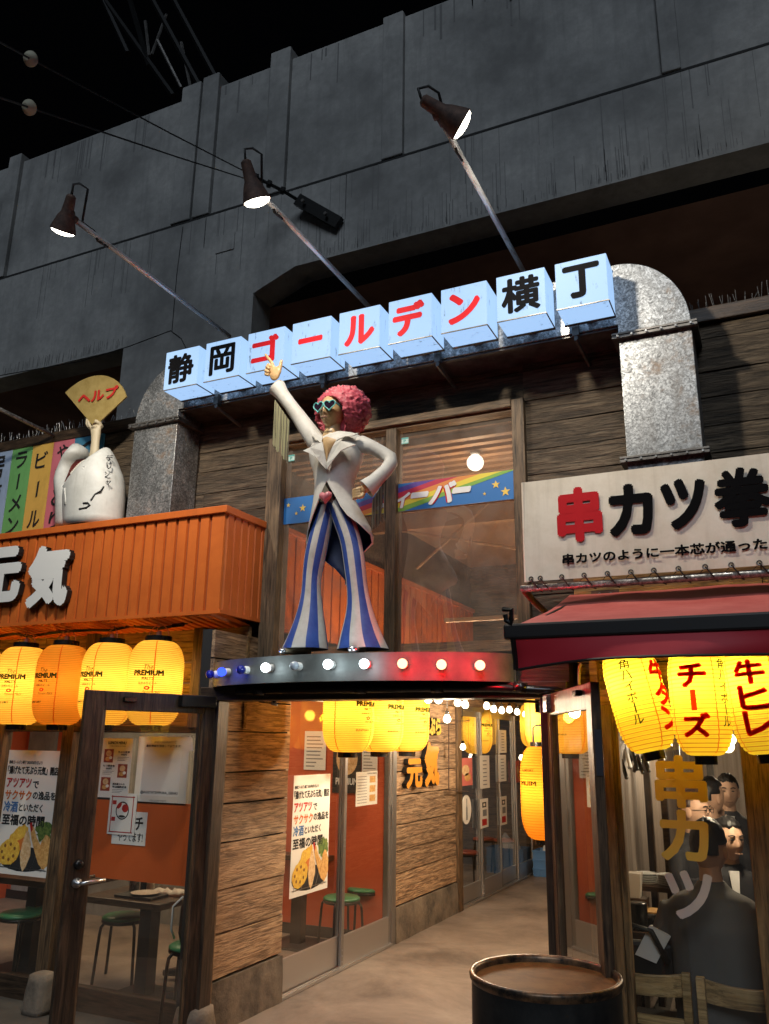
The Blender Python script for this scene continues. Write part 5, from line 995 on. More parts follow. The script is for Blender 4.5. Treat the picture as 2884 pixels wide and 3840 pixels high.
# rows slope in the picture because they recede; z is constant on the cloth
for body, xa, xb, za, zb2, mt, bold in (('串', 345, 632, 1298, 955, 'red_paint', .045), ('カ', 668, 955, 1262, 935, 'sign_black', .05), ('ツ', 1000, 1290, 1222, 900, 'sign_black', .05), ('拳', 1330, 1700, 1205, 830, 'sign_black', .035)):
    a = W(*cA(xa, za-15), YN2-.008); b = W(*cA(xb, za-15), YN2-.008); c_ = W(*cA((xa+xb)/2, zb2), YN2-.008); d_ = W(*cA((xa+xb)/2, za), YN2-.008)
    TX('letter', body, (a.x, YN2-.008, d_.z), (b.x-a.x, 0, 0), (0, 0, c_.z-d_.z), mt, ws, bold, lift=.002)
a = W(*cA(375, 1440), YN2-.008); b = W(*cA(1650, 1345), YN2-.008); c_ = W(*cA(375, 1372), YN2-.008)
TX('tagline', '串カツのように一本芯が通った男の店', (a.x, YN2-.008, (a.z+b.z)/2-.002), ((b.x-a.x)*17/13.9, 0, 0), (0, 0, c_.z-a.z), 'sign_black', ws, .045, lift=.002)
pz_ = W(*cA(1000, 1530), YN2).z
mb = MB(); mb.tube([(sx0-.03, YN2+.02, pz_), (1.6, YN2+.02, pz_)], .018, 10); mb.build('bottom_pipe', 'galv', ws, True); mb = MB(); mb.tube([(sx0-.02, YN2+.02, pz_), (sx0-.01, YN2+.18, pz_-.04), (sx0, YX-.005, pz_-.07)], .018, 8); mb.build('return_pipe', 'rust', ws, True)
ex = [(180, 1540), (237, 1533), (371, 1525), (510, 1513), (655, 1502), (801, 1490), (944, 1482), (1097, 1469), (1264, 1460), (1426, 1447), (1601, 1435)]
for i, e in enumerate(ex):
    p = W(*cA(*e), YN2-.004); p.z = sz0+.012; mb = MB(); mb.axlathe([(.007, -.002), (.012, -.003), (.014, 0), (.012, .003), (.007, .002), (.007, -.002)], p+Vector((0, -.004, 0)), (0, -1, 0), 12, False); mb.build('eyelet', 'galv_dark', ws)
    mb = MB(); mb.tube([p+Vector((0, -.006, 0)), Vector((p.x+.03, YN2-.004, pz_)), Vector((p.x+.05, YN2+.03, pz_-.022)), Vector((p.x-.03, YN2+.025, pz_+.02)), p+Vector((0, .004, 0))], .0035, 4); mb.build('lacing', 'wire_black', ws)
t = thing('wall_bracket_plate', 'small brown plate with two bolts on the plank wall under the cloth sign', 'plate', W(*cA(640, 1620), YX-.02)); p = t.location.copy(); mb = MB(); mb.box((p.x-.075, YX-.02, p.z-.025), (p.x+.075, YX-.008, p.z+.017)); mb.build('plate', 'rust', t); mb = MB(); [mb.axlathe([(.010, 0), (.008, .01)], (p.x+q, YX-.02, p.z-.004), (0, -1, 0), 8) for q in (-.03, .03)]; mb.build('bolts', 'galv', t)['kind'] = 'stuff'
# hook-shaped iron
t = thing('iron_hook', 'black J-shaped iron hook poking up beside the awning corner', 'hook', W(*c3(860, 1950), 3.2)); P = [(800, 1838), (868, 1842), (866, 1920), (862, 1950), (830, 1928), (820, 1880)]; mb = MB(); mb.tube([W(*c3(*q), 3.2) for q in P], .011, 6); mb.build('bar', 'black_steel', t)
# awning
AY0, AY1 = 3.39, YX-.02; ax0 = -.295*AY0; zaf = HC+.141*AY0; zab = HC+.176*AY1; zv0 = HC+.087*AY0
an = thing('red_awning', 'faded red cloth awning with black front bar and red valance at the right', 'awning', (ax0, AY0, zv0))
mb = MB(); nx, ny = 20, 10; P = []
for j in range(ny+1):
    t_ = j/ny
    for i in range(nx+1):
        x = ax0+(2.2-ax0)*i/nx; y = AY0+(AY1-AY0)*t_; z = zaf+(zab-zaf)*(t_**1.0)-.045*math.sin(math.pi*t_)*.5+.010*noise.noise(Vector((x*3, y*2, 1))); P.append((x, y, z))
mb.add(P, [(j*(nx+1)+i, j*(nx+1)+i+1, (j+1)*(nx+1)+i+1, (j+1)*(nx+1)+i) for j in range(ny) for i in range(nx)]); mb.build('canopy', 'awning_red', an, True)
mb = MB(); mb.box((ax0-.03, AY0-.03, zaf-.058), (2.2, AY0+.03, zaf+.008)); mb.build('front_bar', 'awning_black', an, bevel=.01)
mb = MB(); nx, nz = 30, 6; P = []
for j in range(nz+1):
    for i in range(nx+1):
        x = ax0+.01+(2.2-ax0)*i/nx; s_ = j/nz; sag = .022*math.sin(min(1, (x-ax0)/.45)*math.pi/2); z = zaf-.058-(zaf-.058-zv0-sag*1.6)*s_; P.append((x, AY0-.02+.035*s_*math.sin(x*5+.5)+.02*s_*noise.noise(Vector((x*4, s_, 2))), z))
mb.add(P, [(j*(nx+1)+i, j*(nx+1)+i+1, (j+1)*(nx+1)+i+1, (j+1)*(nx+1)+i) for j in range(nz) for i in range(nx)]); mb.build('valance', 'valance_red', an, True)
mb = MB(); mb.tube([P[nz*(nx+1)+i] for i in range(nx+1)], .006, 5); mb.build('valance_hem', 'awning_black', an); mb = MB(); mb.tube([P[j*(nx+1)] for j in range(nz+1)], .012, 5); mb.build('valance_edge', 'awning_black', an)
mb = MB(); mb.tube([(ax0+.02, AY0, zaf-.03), (ax0+.06, AY1, zab-.03)], .014, 6); mb.tube([(ax0+.12, AY0+.1, zaf-.06), (ax0+.06, AY1, zab-.25)], .014, 6); mb.build('support_arm', 'black_steel', an)
# shop wall, posts, glazing
rs = thing('right_shopfront', 'timber glazed shopfront of the skewer restaurant under the red awning', 'shopfront', (0, YR, 0))
def rx(k): return k*YR
plank_rows(rs, [(rx(-.222), 2.2, 0, 9)], HC+.062*YX, 3.02, YX, 'restaurant_wood', .16, seed=21)
mb = MB(); mb.box((rx(-.222), YX+.03, 1.9), (2.2, YX+.10, 3.02)); mb.build('wall_backing', 'joint', rs); mb = MB(); mb.box((rx(-.222), YX+.10, 2.3), (2.2, YW-.01, 3.02)); mb.build('lean_to_roof', 'joint', rs)
mb = MB(); mb.box((rx(-.205), YR+.07, -.03), (rx(-.205)+.04, YW+.0, 2.3)); mb.build('side_wall', 'restaurant_wood', rs)
mb = MB(); mb.box((rx(-.222), YR-.02, HC+.045*YR), (2.2, YX+.02, HC+.062*YR)); mb.build('lintel', 'restaurant_wood', rs, bevel=.005)
for a, b in ((-.196, -.179), (-.045, -.012), (.12, .16)):
    mb = MB(); mb.box((rx(a), YR-.03, -.03), (rx(b), YR+.06, HC+.045*YR)); mb.build('post', 'restaurant_post', rs, bevel=.006)
    mb = MB(); mb.box((rx(b)+.0005, YR-.01, -.03), (rx(b)+.03, YR+.05, HC+.045*YR)); mb.build('post_rebate', 'restaurant_post', rs, bevel=.004)
mb = MB(); mb.box((rx(-.215), YR+.0, -.03), (rx(-.197), YR+.05, HC+.045*YR)); mb.build('side_panel', 'restaurant_post', rs)
for a, b in ((-.178, -.045), (-.012, .12)):
    mb = MB(); mb.box((rx(a)+.03, YR+.02, .12), (rx(b), YR+.026, HC+.045*YR)); mb.build('pane', 'door_glass', rs); mb = MB(); mb.box((rx(a)+.031, YR-.01, -.02), (rx(b)-.001, YR+.04, .12)); mb.build('sill', 'dark_frame_x', rs)
t = thing('wall_conduit', 'short cream conduit bent over the beam left of the yellow lanterns', 'pipe', W(*cB(460, 130), YR-.02)); mb = MB(); mb.tube([W(*cB(470, 62), YR-.02), W(*cB(458, 85), YR-.025), W(*cB(457, 165), YR-.02), W(*cB(460, 200), YR-.02)], .008, 6); mb.build('tube', 'pale_film', t, True)
# gold lettering on the pane
wl = thing('window_lettering', 'gold vertical lettering stuck on the skewer restaurant window', 'lettering', W(*cB(1060, 1580), YR))
for body, (x0, y0, x1, y1), mt in (('串', (918, 610, 1205, 918), 'gold_film'), ('カ', (948, 940, 1222, 1232), 'gold_film'), ('ツ', (985, 1305, 1250, 1578), 'pale_film')):
    a, b = W(*cB(x0, y1), YR+.018), W(*cB(x1, y0), YR+.018); TX('letter', body, (a.x, YR+.018, a.z), (b.x-a.x, 0, 0), (0, 0, b.z-a.z), mt, wl, .04, lift=.001)
# yellow highball lanterns
def hl(lab, red, ang, energy, tilt=0):
    n_ = len(red); tx = [(ch, 'lantern_red_ink', ang[0], .69-.215*i, .98, .215, .05, 0) for i, ch in enumerate(red)]
    for i, q in enumerate(tx):
        if q[0] == 'ー': tx[i] = ('■', 'lantern_red_ink', q[2], q[3], .18, .18, 0, 0)
    tx += [(ch if ch != 'ー' else '|', 'lantern_ink', ang[1], .79-.100*i, .36 if ch != 'ー' else .05, .090, .012, 0) for i, ch in enumerate('角ハイボール')]
    t = make_lantern('highball_lantern', lab, 'lantern_lemon', .127, .50, 27, tx, energy, (1, .90, .5), 'yellow highball lanterns under the red awning', off=(-.03, -.02, .06)); t.rotation_euler.y = tilt; return t
for lab, red, ang, px, tilt in (('tilted yellow lantern left of the three under the red awning', '牛タン', (1.25, -.05), ((900, 580), 210), R(-12)), ('yellow lantern with large red katakana in the middle under the awning', 'チーズ', (-.12, 1.0), ((1212, 605), 175), R(-1)), ('yellow lantern cut by the right edge under the awning', '牛ヒレ', (-.10, 1.0), ((1590, 595), 200), R(-5))):
    o = hl(lab, red, ang, LANT_E*1.0, tilt); b = W(*cB(*px[0]), 4.08); o.location = (b.x, 4.08, b.z-.004)
# ---------------------------------------------------------------- oil drum
p = WZ(*crop(900, 2450, 1.2777)(1460, 1570), .86); dc = WZ(2045, 3655, .89)
dr = thing('oil_drum', 'black oil drum with rusty brown top standing before the alley', 'drum', (dc.x, dc.y, -.045)); r_ = .274; dx, dy = dc.x, dc.y
m = mat('drum_black', (.015, .016, .017), .45, .3); a_ = tnoise(m, coords(m), 9, 8, .7); L(m, ramp(m, a_, [(.35, (.010, .011, .012)), (.7, (.035, .034, .032))]), bsdf(m).inputs['Base Color']); bump(m, a_, .15, .004)
m = mat('drum_top', (.2, .1, .04), .6, 0, spec=.06); v = coords(m); a_ = tnoise(m, v, 5, 9, .7, .5); a2 = tnoise(m, v, 30, 6, .7); c_ = ramp(m, a_, [(.3, (.06, .026, .009)), (.5, (.17, .08, .027)), (.72, (.27, .145, .055))]); c_ = mixc(m, ramp(m, a2, [(.6, (0, 0, 0)), (.75, (.6, .6, .6))]), c_, (.03, .012, .005)); L(m, c_, bsdf(m).inputs['Base Color']); bump(m, a2, .15, .003)
prof = [(r_-.01, -.045), (r_, -.04), (r_, .25), (r_+.008, .27), (r_, .29), (r_, .55), (r_+.008, .57), (r_, .59), (r_, .87)]
mb = MB(); mb.lathe(prof, (dx, dy, 0), 56, False); mb.build('shell', 'drum_black', dr, True)
mb = MB(); mb.lathe([(r_, .865), (r_+.007, .875), (r_+.009, .888), (r_+.003, .898), (r_-.008, .896), (r_-.012, .885), (r_-.014, .87)], (dx, dy, 0), 56, False); mb.build('rim', 'drum_rim', dr, True) if 'drum_rim' in MATS else None
m = mat('drum_rim', (.10, .07, .05), .38, .6); a_ = tnoise(m, coords(m), 14, 7, .7); L(m, ramp(m, a_, [(.4, (.025, .022, .02)), (.65, (.26, .15, .08))]), bsdf(m).inputs['Base Color']); mb.build('rim', 'drum_rim', dr, True)
mb = MB(); mb.lathe([(r_-.0135, .872), (r_-.04, .868), (.1, .872), (.001, .872)], (dx, dy, 0), 56, False); mb.build('lid', 'drum_top', dr, True)
ca = math.atan2(-dx-0, dy)   # towards the camera
mb = MB()
def dfn(u, v, l=0):
    a = ang_d+((u-.5)*.34)/r_; z = .10+v*.50; return Vector((dx+math.sin(a)*(r_+.010+l), dy-math.cos(a)*(r_+.010+l), z))
ang_d = math.atan2(-dx, dy)+.42; text_into(mb, '大', dfn, .07, .8); mb.build('painted_letter', 'white_paint', dr)
# ---------------------------------------------------------------- restaurant interior
rr = thing('restaurant_room', 'crowded skewer restaurant interior behind the right window', 'room', (.2, 6.5, 0))
m = mat('curtain_wood', (.2, .12, .07), .6); v = coords(m, (11, 11, .5)); a_ = tnoise(m, v, 2, 5, .6); L(m, ramp(m, a_, [(.3, (.20, .15, .115)), (.5, (.30, .235, .19)), (.7, (.40, .33, .28))]), bsdf(m).inputs['Base Color'])
mb = MB(); mb.quad((-.80, YR+.08, -.02), (4, YR+.08, -.02), (4, 9.2, -.02), (XR+.1, 9.2, -.02)); mb.build('floor', 'hall_floor', rr)
mb = MB(); mb.quad((XR+.1, 9.2, 0), (4, 9.2, 0), (4, 9.2, 2.6), (XR+.1, 9.2, 2.6)); mb.build('back_wall', 'curtain_wood', rr)
mb = MB(); mb.quad((XR+.1, YW, 0), (XR+.1, 9.2, 0), (XR+.1, 9.2, 2.29), (XR+.1, YW, 2.29)); mb.build('side_wall', 'curtain_wood', rr)
mb = MB(); mb.quad((4, YR+.1, 0), (4, 9.2, 0), (4, 9.2, 2.6), (4, YR+.1, 2.6)); mb.build('side_wall', 'curtain_wood', rr)
mb = MB(); mb.quad((XR+.1, YR+.12, 2.29), (4, YR+.12, 2.29), (4, 9.2, 2.29), (XR+.1, 9.2, 2.29)); mb.build('ceiling', 'room_dark', rr)
for i in range(5): mb = MB(); x = XR+.16+i*.11; mb.box((x, 6.55, 0), (x+.045, 6.60, 2.0)); mb.build('slat', 'table_wood' if i % 2 else 'dark_frame', rr)
for px, Y in (((1028, 520), 6.6), ((1342, 545), 5.35), ((1365, 510), 7.6)):
    p = W(*cB(*px), Y); t = thing('pendant_bulb', {6.6: 'bare bulb glowing between the first two yellow lanterns', 5.35: 'small bare bulb beside the middle yellow lantern', 7.6: 'bare bulb right behind the middle yellow lantern'}[Y], 'bulb', p, 'bare bulbs in the restaurant')
    mb = MB(); mb.lathe([(.0005, -.045)]+[(.038*math.sin(q), -.008-.038*math.cos(q)) for q in [math.pi*(.1+.6*k/8) for k in range(9)]]+[(.016, .035)], p, 14); mb.build('glass_bulb', 'bulb_warm', t, True); mb = MB(); mb.lathe([(.018, .03), (.018, .065), (.004, .07), (.004, .4)], p, 8); mb.build('flex', 'black_plastic', t)
    lamp('bulb_light', 'POINT', p+Vector((0, -.02, -.09)), REST_E, (1, .82, .58), t, .04)
# hangers
hg = [(735, 575, 'white'), (775, 590, 'black'), (805, 610, 'black'), (840, 600, 'black'), (712, 640, 'black')]
t = thing('coat_rail', 'metal coat rail carrying hangers behind the left pane edge', 'rail', W(*cB(700, 520), 5.6)); mb = MB(); mb.tube([W(*cB(660, 515), 5.6), W(*cB(900, 525), 5.6)], .010, 6); mb.build('rail', 'steel', t)
for i, (x, y, c_) in enumerate(hg):
    p = W(*cB(x, y), 5.6); t = thing('coat_hanger', ['white-edged hanger hanging on the coat rail', 'black hanger second on the coat rail', 'black hanger in the middle of the coat rail', 'black hanger at the right of the coat rail', 'black hanger low at the left of the coat rail'][i], 'hanger', p, 'coat hangers')
    mb = MB(); mb.tube([p+Vector((0, 0, .12)), p+Vector((.012, 0, .14)), p+Vector((.02, 0, .12)), p+Vector((0, 0, .09)), p], .003, 5); mb.build('hook', 'steel', t); mb = MB(); mb.tube([p+Vector((-.05, .16, -.10)), p+Vector((-.02, .08, -.03)), p, p+Vector((.02, -.08, -.03)), p+Vector((.05, -.16, -.10))], .012, 6); mb.build('shoulder_bar', 'white_paint' if c_ == 'white' else 'black_plastic', t, True)
# chairs
def make_chair(lab, p, ang):
    t = thing('wooden_chair', lab, 'chair', p, 'pale wooden chairs behind the window', local=True); t.rotation_euler.z = ang
    hb = .70; sw = .20
    for s_ in (-1, 1):
        mb = MB(); mb.box((s_*sw-.02, -.02, 0), (s_*sw+.02, .02, hb)); mb.build('back_leg', 'chair_wood', t, bevel=.005); mb = MB(); mb.box((s_*sw-.018, .36, 0), (s_*sw+.018, .40, .38)); mb.build('front_leg', 'chair_wood', t, bevel=.005)
    mb = MB(); rings = []
    for i in range(9):
        x = -sw+.021+(2*sw-.042)*i/8; c_ = 1-(2*i/8-1)**2; rings.append([(x, -.012-.03*c_, hb-.105-.006*c_), (x, .012-.03*c_, hb-.105-.006*c_), (x, .012-.03*c_, hb-.008-.014*c_), (x, -.012-.03*c_, hb-.008-.014*c_)])
    mb.loft(rings); mb.build('back_rail', 'chair_wood', t, bevel=.003); mb = MB(); mb.box((-sw+.021, -.01, .46), (sw-.021, .01, .50)); mb.build('lower_rail', 'chair_wood', t)
    mb = MB(); mb.box((-sw-.01, .021, .38), (sw+.01, .42, .42)); mb.build('seat', 'black_paint', t, bevel=.01); return t
a, b = W(*cQ(300, 1040), 4.56), W(*cQ(800, 1090), 4.56); make_chair('left pale wooden chair behind the restaurant window', (b.x-.20, 4.56, (a.z+b.z)/2-.70), 0)
a, b = W(*cQ(950, 1140), 4.56), W(*cQ(1610, 1210), 4.56); make_chair('right pale wooden chair holding the man in grey', (a.x+.20, 4.56, (a.z+b.z)/2-.70), 0)
# table with dishes
tz = .70; tb = WZ(*cQ(480, 690), tz)
table('dark table inside the skewer restaurant with dishes and a towel', -.95, tb.x+.30, tb.y, tb.y+.75, tz, [(-.62, tb.y+.3)])
def lump(name, lab, cat, px, m, prof, z=None, cc=cQ):
    p = WZ(*cc(*px), z or tz+.001); t = thing(name, lab, cat, p); mb = MB(); mb.lathe(prof, p, 20); mb.build('body', m, t, 'auto'); return t, p
lump('sauce_pot', 'black square sauce pot on the restaurant table', 'pot', (325, 650), 'black_plastic', [(.05, 0), (.052, .01), (.052, .14), (.045, .145)])
for i in range(4): pp = WZ(*cQ(262, 625), tz+.001); lump('small_plate', ['bottom', 'second', 'third', 'top'][i]+' small white plate in the stack at the table edge', 'plate', (262, 625), 'white_paint', [(.03, .001+i*.013), (.05, .008+i*.013), (.052, .0125+i*.013), (.045, .010+i*.013)])
p = WZ(*cQ(620, 670), tz+.03); t = thing('rolled_towel', 'rolled white wet towel on the restaurant table', 'towel', p); mb = MB(); mb.tube([p+Vector((-.09, -.01, 0)), p+Vector((-.085, -.01, 0)), p+Vector((.10, .02, 0))], [.02, .028, .028], 12); mb.build('roll', 'paper_white', t, True)
p = WZ(*cQ(560, 510), tz+.03); t = thing('metal_tray', 'dark fryer tray with food scraps on the restaurant table', 'tray', p); mb = MB(); mb.box((p.x-.14, p.y-.08, tz+.002), (p.x+.16, p.y+.1, tz+.05)); mb.build('pan', 'black_steel', t, bevel=.01); mb = MB(); mb.box((p.x-.13, p.y-.07, tz+.0505), (p.x+.15, p.y+.09, tz+.058)); mb.build('food', 'fry_gold', t)
p = WZ(*cQ(470, 560), tz+.03); t = thing('black_flask', 'black bottle lying beside the fryer tray', 'bottle', p); mb = MB(); mb.tube([p+Vector((-.10, 0, 0)), p+Vector((.04, .02, 0)), p+Vector((.07, .02, 0)), p+Vector((.12, .03, 0))], [.032, .034, .018, .016], 12); mb.build('bottle_body', 'black_plastic', t, True)
sz_ = HC-.135*6.3; sp = W(*cQ(520, 190), 6.3)
t = thing('side_shelf', 'wooden side shelf with stacked plates behind the table', 'shelf', (sp.x, 6.3, 0)); mb = MB(); mb.box((sp.x-.20, 6.2, sp.z-.03), (sp.x+.5, 6.5, sp.z)); mb.build('board', 'table_wood', t); mb = MB(); mb.box((sp.x-.17, 6.25, 0), (sp.x-.13, 6.45, sp.z-.031)); mb.build('upright', 'table_wood', t)
for k_, (dx_, r0) in enumerate(((-.08, .075), (.08, .085))):
    for i in range(5):
        q = Vector((sp.x+dx_, 6.33, sp.z+.001+i*.014)); t = thing('stacked_plate', '%s white plate in the %s stack on the side shelf' % (['bottom', 'second', 'third', 'fourth', 'top'][i], ['left', 'right'][k_]), 'plate', q, 'plates stacked on the side shelf'); mb = MB(); mb.lathe([(r0*.6, 0), (r0, .008), (r0*1.03, .0125), (r0*.9, .010)], q, 20); mb.build('plate_body', 'white_paint', t, True)
p = W(*cQ(270, 310), 5.7); t = thing('chopstick_cup', 'square pale wooden chopstick cup near the window post', 'cup', p); mb = MB(); mb.loft([[p+Vector((x*s_, y*s_, z)) for x, y in ((-.05, -.05), (.05, -.05), (.05, .05), (-.05, .05))] for z, s_ in ((0, .8), (.14, 1.05))]); mb.build('cup', 'pale_film', t); mb = MB(); mb.box((p.x-.08, p.y-.06, p.z-.5), (p.x+.08, p.y+.06, p.z-.002)); mb.build('stand', 'table_wood', t)
p = W(*cQ(420, 900), 4.73); t = thing('tote_bag', 'black and white tote bag hanging on the left chair', 'bag', p); mb = MB(); mb.box((p.x-.16, 4.70, p.z-.16), (p.x+.12, 4.76, p.z+.06)); mb.build('bag_body', 'black_paint', t, bevel=.02); mb = MB(); mb.tube([p+Vector((-.10, -.06, .05)), p+Vector((-.06, -.07, .14)), p+Vector((.03, -.07, .12)), p+Vector((.10, -.06, -.02))], .014, 6); mb.build('strap', 'black_paint', t, True); mb = MB(); mb.prism([p+Vector(q) for q in ((-.06, -.045, .0), (.04, -.045, -.03), (.12, -.045, .10), (.02, -.045, .14))], (0, .02, 0)); mb.build('lining', 'paper_white', t)
# ================================================================ FIGURES
def remesh(o, vox, sm=4):
    r_ = o.modifiers.new('remesh', 'REMESH'); r_.mode = 'VOXEL'; r_.voxel_size = vox; r_.use_smooth_shade = True
    s_ = o.modifiers.new('smooth', 'SMOOTH'); s_.iterations = sm; s_.factor = .5; return o
def ball(mb, c, rx_, ry_, rz_, rot=0, nu=24, nv=14, fn=None):
    c = Vector(c); q = Matrix.Rotation(rot, 3, 'Z'); rings = []
    for i in range(nv+1):
        a = math.pi*i/nv; ring_ = []
        for j in range(nu):
            b = 2*math.pi*j/nu; d_ = Vector((math.sin(a)*math.sin(b), -math.sin(a)*math.cos(b), math.cos(a))); p = Vector((d_.x*rx_, d_.y*ry_, d_.z*rz_))
            if fn: p = fn(d_, p)
            ring_.append(c+q @ p)
        rings.append(ring_)
    mb.loft(rings, True, False)
m = mat('statue_white', (.60, .575, .53), .6); v = coords(m); a_ = tnoise(m, v, 7, 8, .7); a2 = tnoise(m, v, 40, 6, .75); c_ = ramp(m, a_, [(.3, (.46, .43, .38)), (.6, (.64, .615, .57))]); c_ = mixc(m, ramp(m, a2, [(.62, (0, 0, 0)), (.72, (.5, .5, .5))]), c_, (.36, .31, .24)); L(m, c_, bsdf(m).inputs['Base Color']); bump(m, a2, .25, .006)
m = mat('statue_blue', (.03, .075, .34), .5); a_ = tnoise(m, coords(m), 9, 8, .7); L(m, ramp(m, a_, [(.3, (.02, .055, .27)), (.7, (.06, .12, .42))]), bsdf(m).inputs['Base Color']); bump(m, a_, .2, .006)
mat('lining_navy', (.012, .018, .07), .55)
m = mat('statue_skin', (.42, .26, .12), .42); a_ = tnoise(m, coords(m), 16, 7, .7); L(m, ramp(m, a_, [(.3, (.44, .27, .12)), (.65, (.60, .40, .20))]), bsdf(m).inputs['Base Color']); bump(m, a_, .15, .004)
mat('statue_lip', (.26, .14, .09), .5); mat('teal_plastic', (.14, .50, .48), .3); mat('dark_lens', (.02, .012, .025), .06, spec=.8); mat('pink_heart', (.62, .19, .22), .3); mat('shoe_brown', (.30, .23, .14), .45); mat('silver_tip', (.6, .62, .66), .25, .9); mat('fringe', (.36, .34, .20), .5); mat('fringe_dark', (.16, .14, .10), .6); mat('fringe_black', (.05, .04, .03), .6)
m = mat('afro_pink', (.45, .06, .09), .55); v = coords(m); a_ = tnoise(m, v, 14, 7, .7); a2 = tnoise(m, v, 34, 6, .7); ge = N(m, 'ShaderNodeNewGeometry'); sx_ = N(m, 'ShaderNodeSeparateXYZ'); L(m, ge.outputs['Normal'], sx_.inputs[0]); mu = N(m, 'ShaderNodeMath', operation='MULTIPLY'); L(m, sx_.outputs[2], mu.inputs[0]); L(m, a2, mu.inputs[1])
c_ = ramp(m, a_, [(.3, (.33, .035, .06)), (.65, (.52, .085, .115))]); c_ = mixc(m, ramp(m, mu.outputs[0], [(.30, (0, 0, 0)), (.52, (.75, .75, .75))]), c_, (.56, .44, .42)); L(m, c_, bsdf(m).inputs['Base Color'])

st = thing('disco_statue', 'disco dancer statue with pink afro, white tailcoat and blue striped flares pointing up', 'statue', W(*c2(960, 2150), YS))
def P2(x, y, dy=0): return W(*c2(x, y), YS+dy)
def pxm(c, x, y, Y): return (W(*c(x+60, y), Y)-W(*c(x, y), Y)).x/60
def ring(c, Y, y, xl, xr, hd, n=40, t0=0, t1=360, dy=0, tan=.55, inset=0, full=True):
    cx = (xl+xr)/2; s_ = pxm(c, cx, y, Y); w_ = (xr-xl)/2*s_; hd = min(hd, .8*w_/tan); a = math.sqrt(max(w_*w_-(tan*hd)**2, (.6*w_)**2))-inset; b = hd-inset; o = W(*c(cx, y), Y); out = []
    for j in range(n if full else n+1):
        q = R(t0+(t1-t0)*j/n); out.append(o+Vector((a*math.sin(q), dy-b*math.cos(q), 0)))
    return out
# jacket torso
rows = [(474, 930, 1060, .055), (488, 860, 1110, .068), (510, 800, 1145, .08), (545, 757, 1172, .095), (600, 740, 1178, .108), (680, 752, 1168, .112), (760, 775, 1138, .106), (830, 785, 1108, .098), (872, 787, 1098, .096)]
top_rows = [(y, a, b, h_, 0, 0) for y, a, b, h_ in rows[:-1]]
rows = top_rows+[(872, 787, 1098, .097, 0, 0), (930, 782, 1094, .10, 13, 10), (1000, 774, 1112, .11, 26, 22), (1080, 758, 1152, .12, 32, 36), (1150, 745, 1192, .13, 40, 50), (1220, 728, 1228, .135, 60, 66), (1290, 712, 1250, .135, 84, 82), (1340, 706, 1243, .13, 98, 97), (1400, 760, 1175, .115, 118, 112), (1500, 850, 1100, .10, 140, 138), (1590, 920, 1070, .09, 155, 155), (1640, 970, 1040, .085, 168, 168)]
for nm, mt, ins in (('jacket', 'statue_white', 0), ('jacket_lining', 'lining_navy', .007)):
    mb = MB(); mb.loft([ring(c2, YS, y, a, b, h_, 36, f0, 360-f1, inset=ins, full=False) for y, a, b, h_, f0, f1 in (rows if ins == 0 else rows[8:])], False); mb.build(nm, mt, st, True)
# hem edge closes the two layers
mb = MB(); E1 = [ring(c2, YS, y, a, b, h_, 36, f0, 360-f1, full=False) for y, a, b, h_, f0, f1 in rows]; E2 = [ring(c2, YS, y, a, b, h_, 36, f0, 360-f1, inset=.007, full=False) for y, a, b, h_, f0, f1 in rows]
for k_ in (0, -1): mb.loft([[e[k_] for e in E1], [e[k_] for e in E2]], False)
mb.build('tail_edge', 'statue_white', st, True)
# trousers
legs = [[(985, 830, 960), (1060, 808, 950), (1130, 785, 938), (1200, 763, 925), (1300, 735, 905), (1400, 713, 886), (1500, 700, 860), (1600, 694, 838), (1700, 688, 838), (1800, 668, 850), (1900, 640, 862), (2000, 602, 877), (2080, 566, 888), (2150, 530, 896)],
        [(985, 880, 1020), (1060, 900, 1060), (1130, 922, 1100), (1200, 948, 1128), (1300, 985, 1158), (1400, 1003, 1176), (1500, 1015, 1188), (1600, 1030, 1196), (1700, 1040, 1208), (1800, 1040, 1232), (1900, 1024, 1262), (2000, 996, 1305), (2080, 975, 1340), (2150, 955, 1372)]]
for li, rows in enumerate(legs):
    mb = MB(); n = 40; dy = .0 if li == 0 else .0; rg = []
    for y, a, b in rows:
        s_ = pxm(c2, (a+b)/2, y, YS); hd = min((b-a)/2*s_*.85, .12); rg.append(ring(c2, YS, y, a, b, hd, n, 9, 369, dy))
    for i in range(len(rg)-1):
        for j in range(n):
            mb.cm = 1 if ((j+6) % 8) < 4 else 0; k_ = (j+1) % n; mb.add([rg[i][j], rg[i][k_], rg[i+1][k_], rg[i+1][j]], [(0, 1, 2, 3)])
    o = mb.build('trouser_leg', ['statue_white', 'statue_blue'], st, True)
    bm = bmesh.new(); bm.from_mesh(o.data); bmesh.ops.remove_doubles(bm, verts=bm.verts, dist=.0004); bmesh.ops.recalc_face_normals(bm, faces=bm.faces); bm.to_mesh(o.data); bm.free()
    ss = o.modifiers.new('subsurf', 'SUBSURF'); ss.levels = ss.render_levels = 1
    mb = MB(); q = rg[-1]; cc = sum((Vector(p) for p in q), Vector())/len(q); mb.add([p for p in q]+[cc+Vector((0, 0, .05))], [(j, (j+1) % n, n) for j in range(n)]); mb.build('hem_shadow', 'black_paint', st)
for nm, pts, rr_ in (('shoe', [(760, 2150, .0), (640, 2158, -.05), (545, 2163, -.10)], [.035, .034, .026]), ('shoe', [(1150, 2145, .0), (1110, 2150, -.07), (1090, 2150, -.13)], [.036, .036, .028])):
    mb = MB(); mb.tube([P2(x, y, dy) for x, y, dy in pts], rr_, 14, ell=(1, .75)); mb.build(nm, 'shoe_brown', st, True); mb = MB(); e = P2(*pts[-1]); ball(mb, e, rr_[-1]*1.05, rr_[-1]*1.2, rr_[-1]*.8); mb.build('toe_cap', 'silver_tip', st, True)
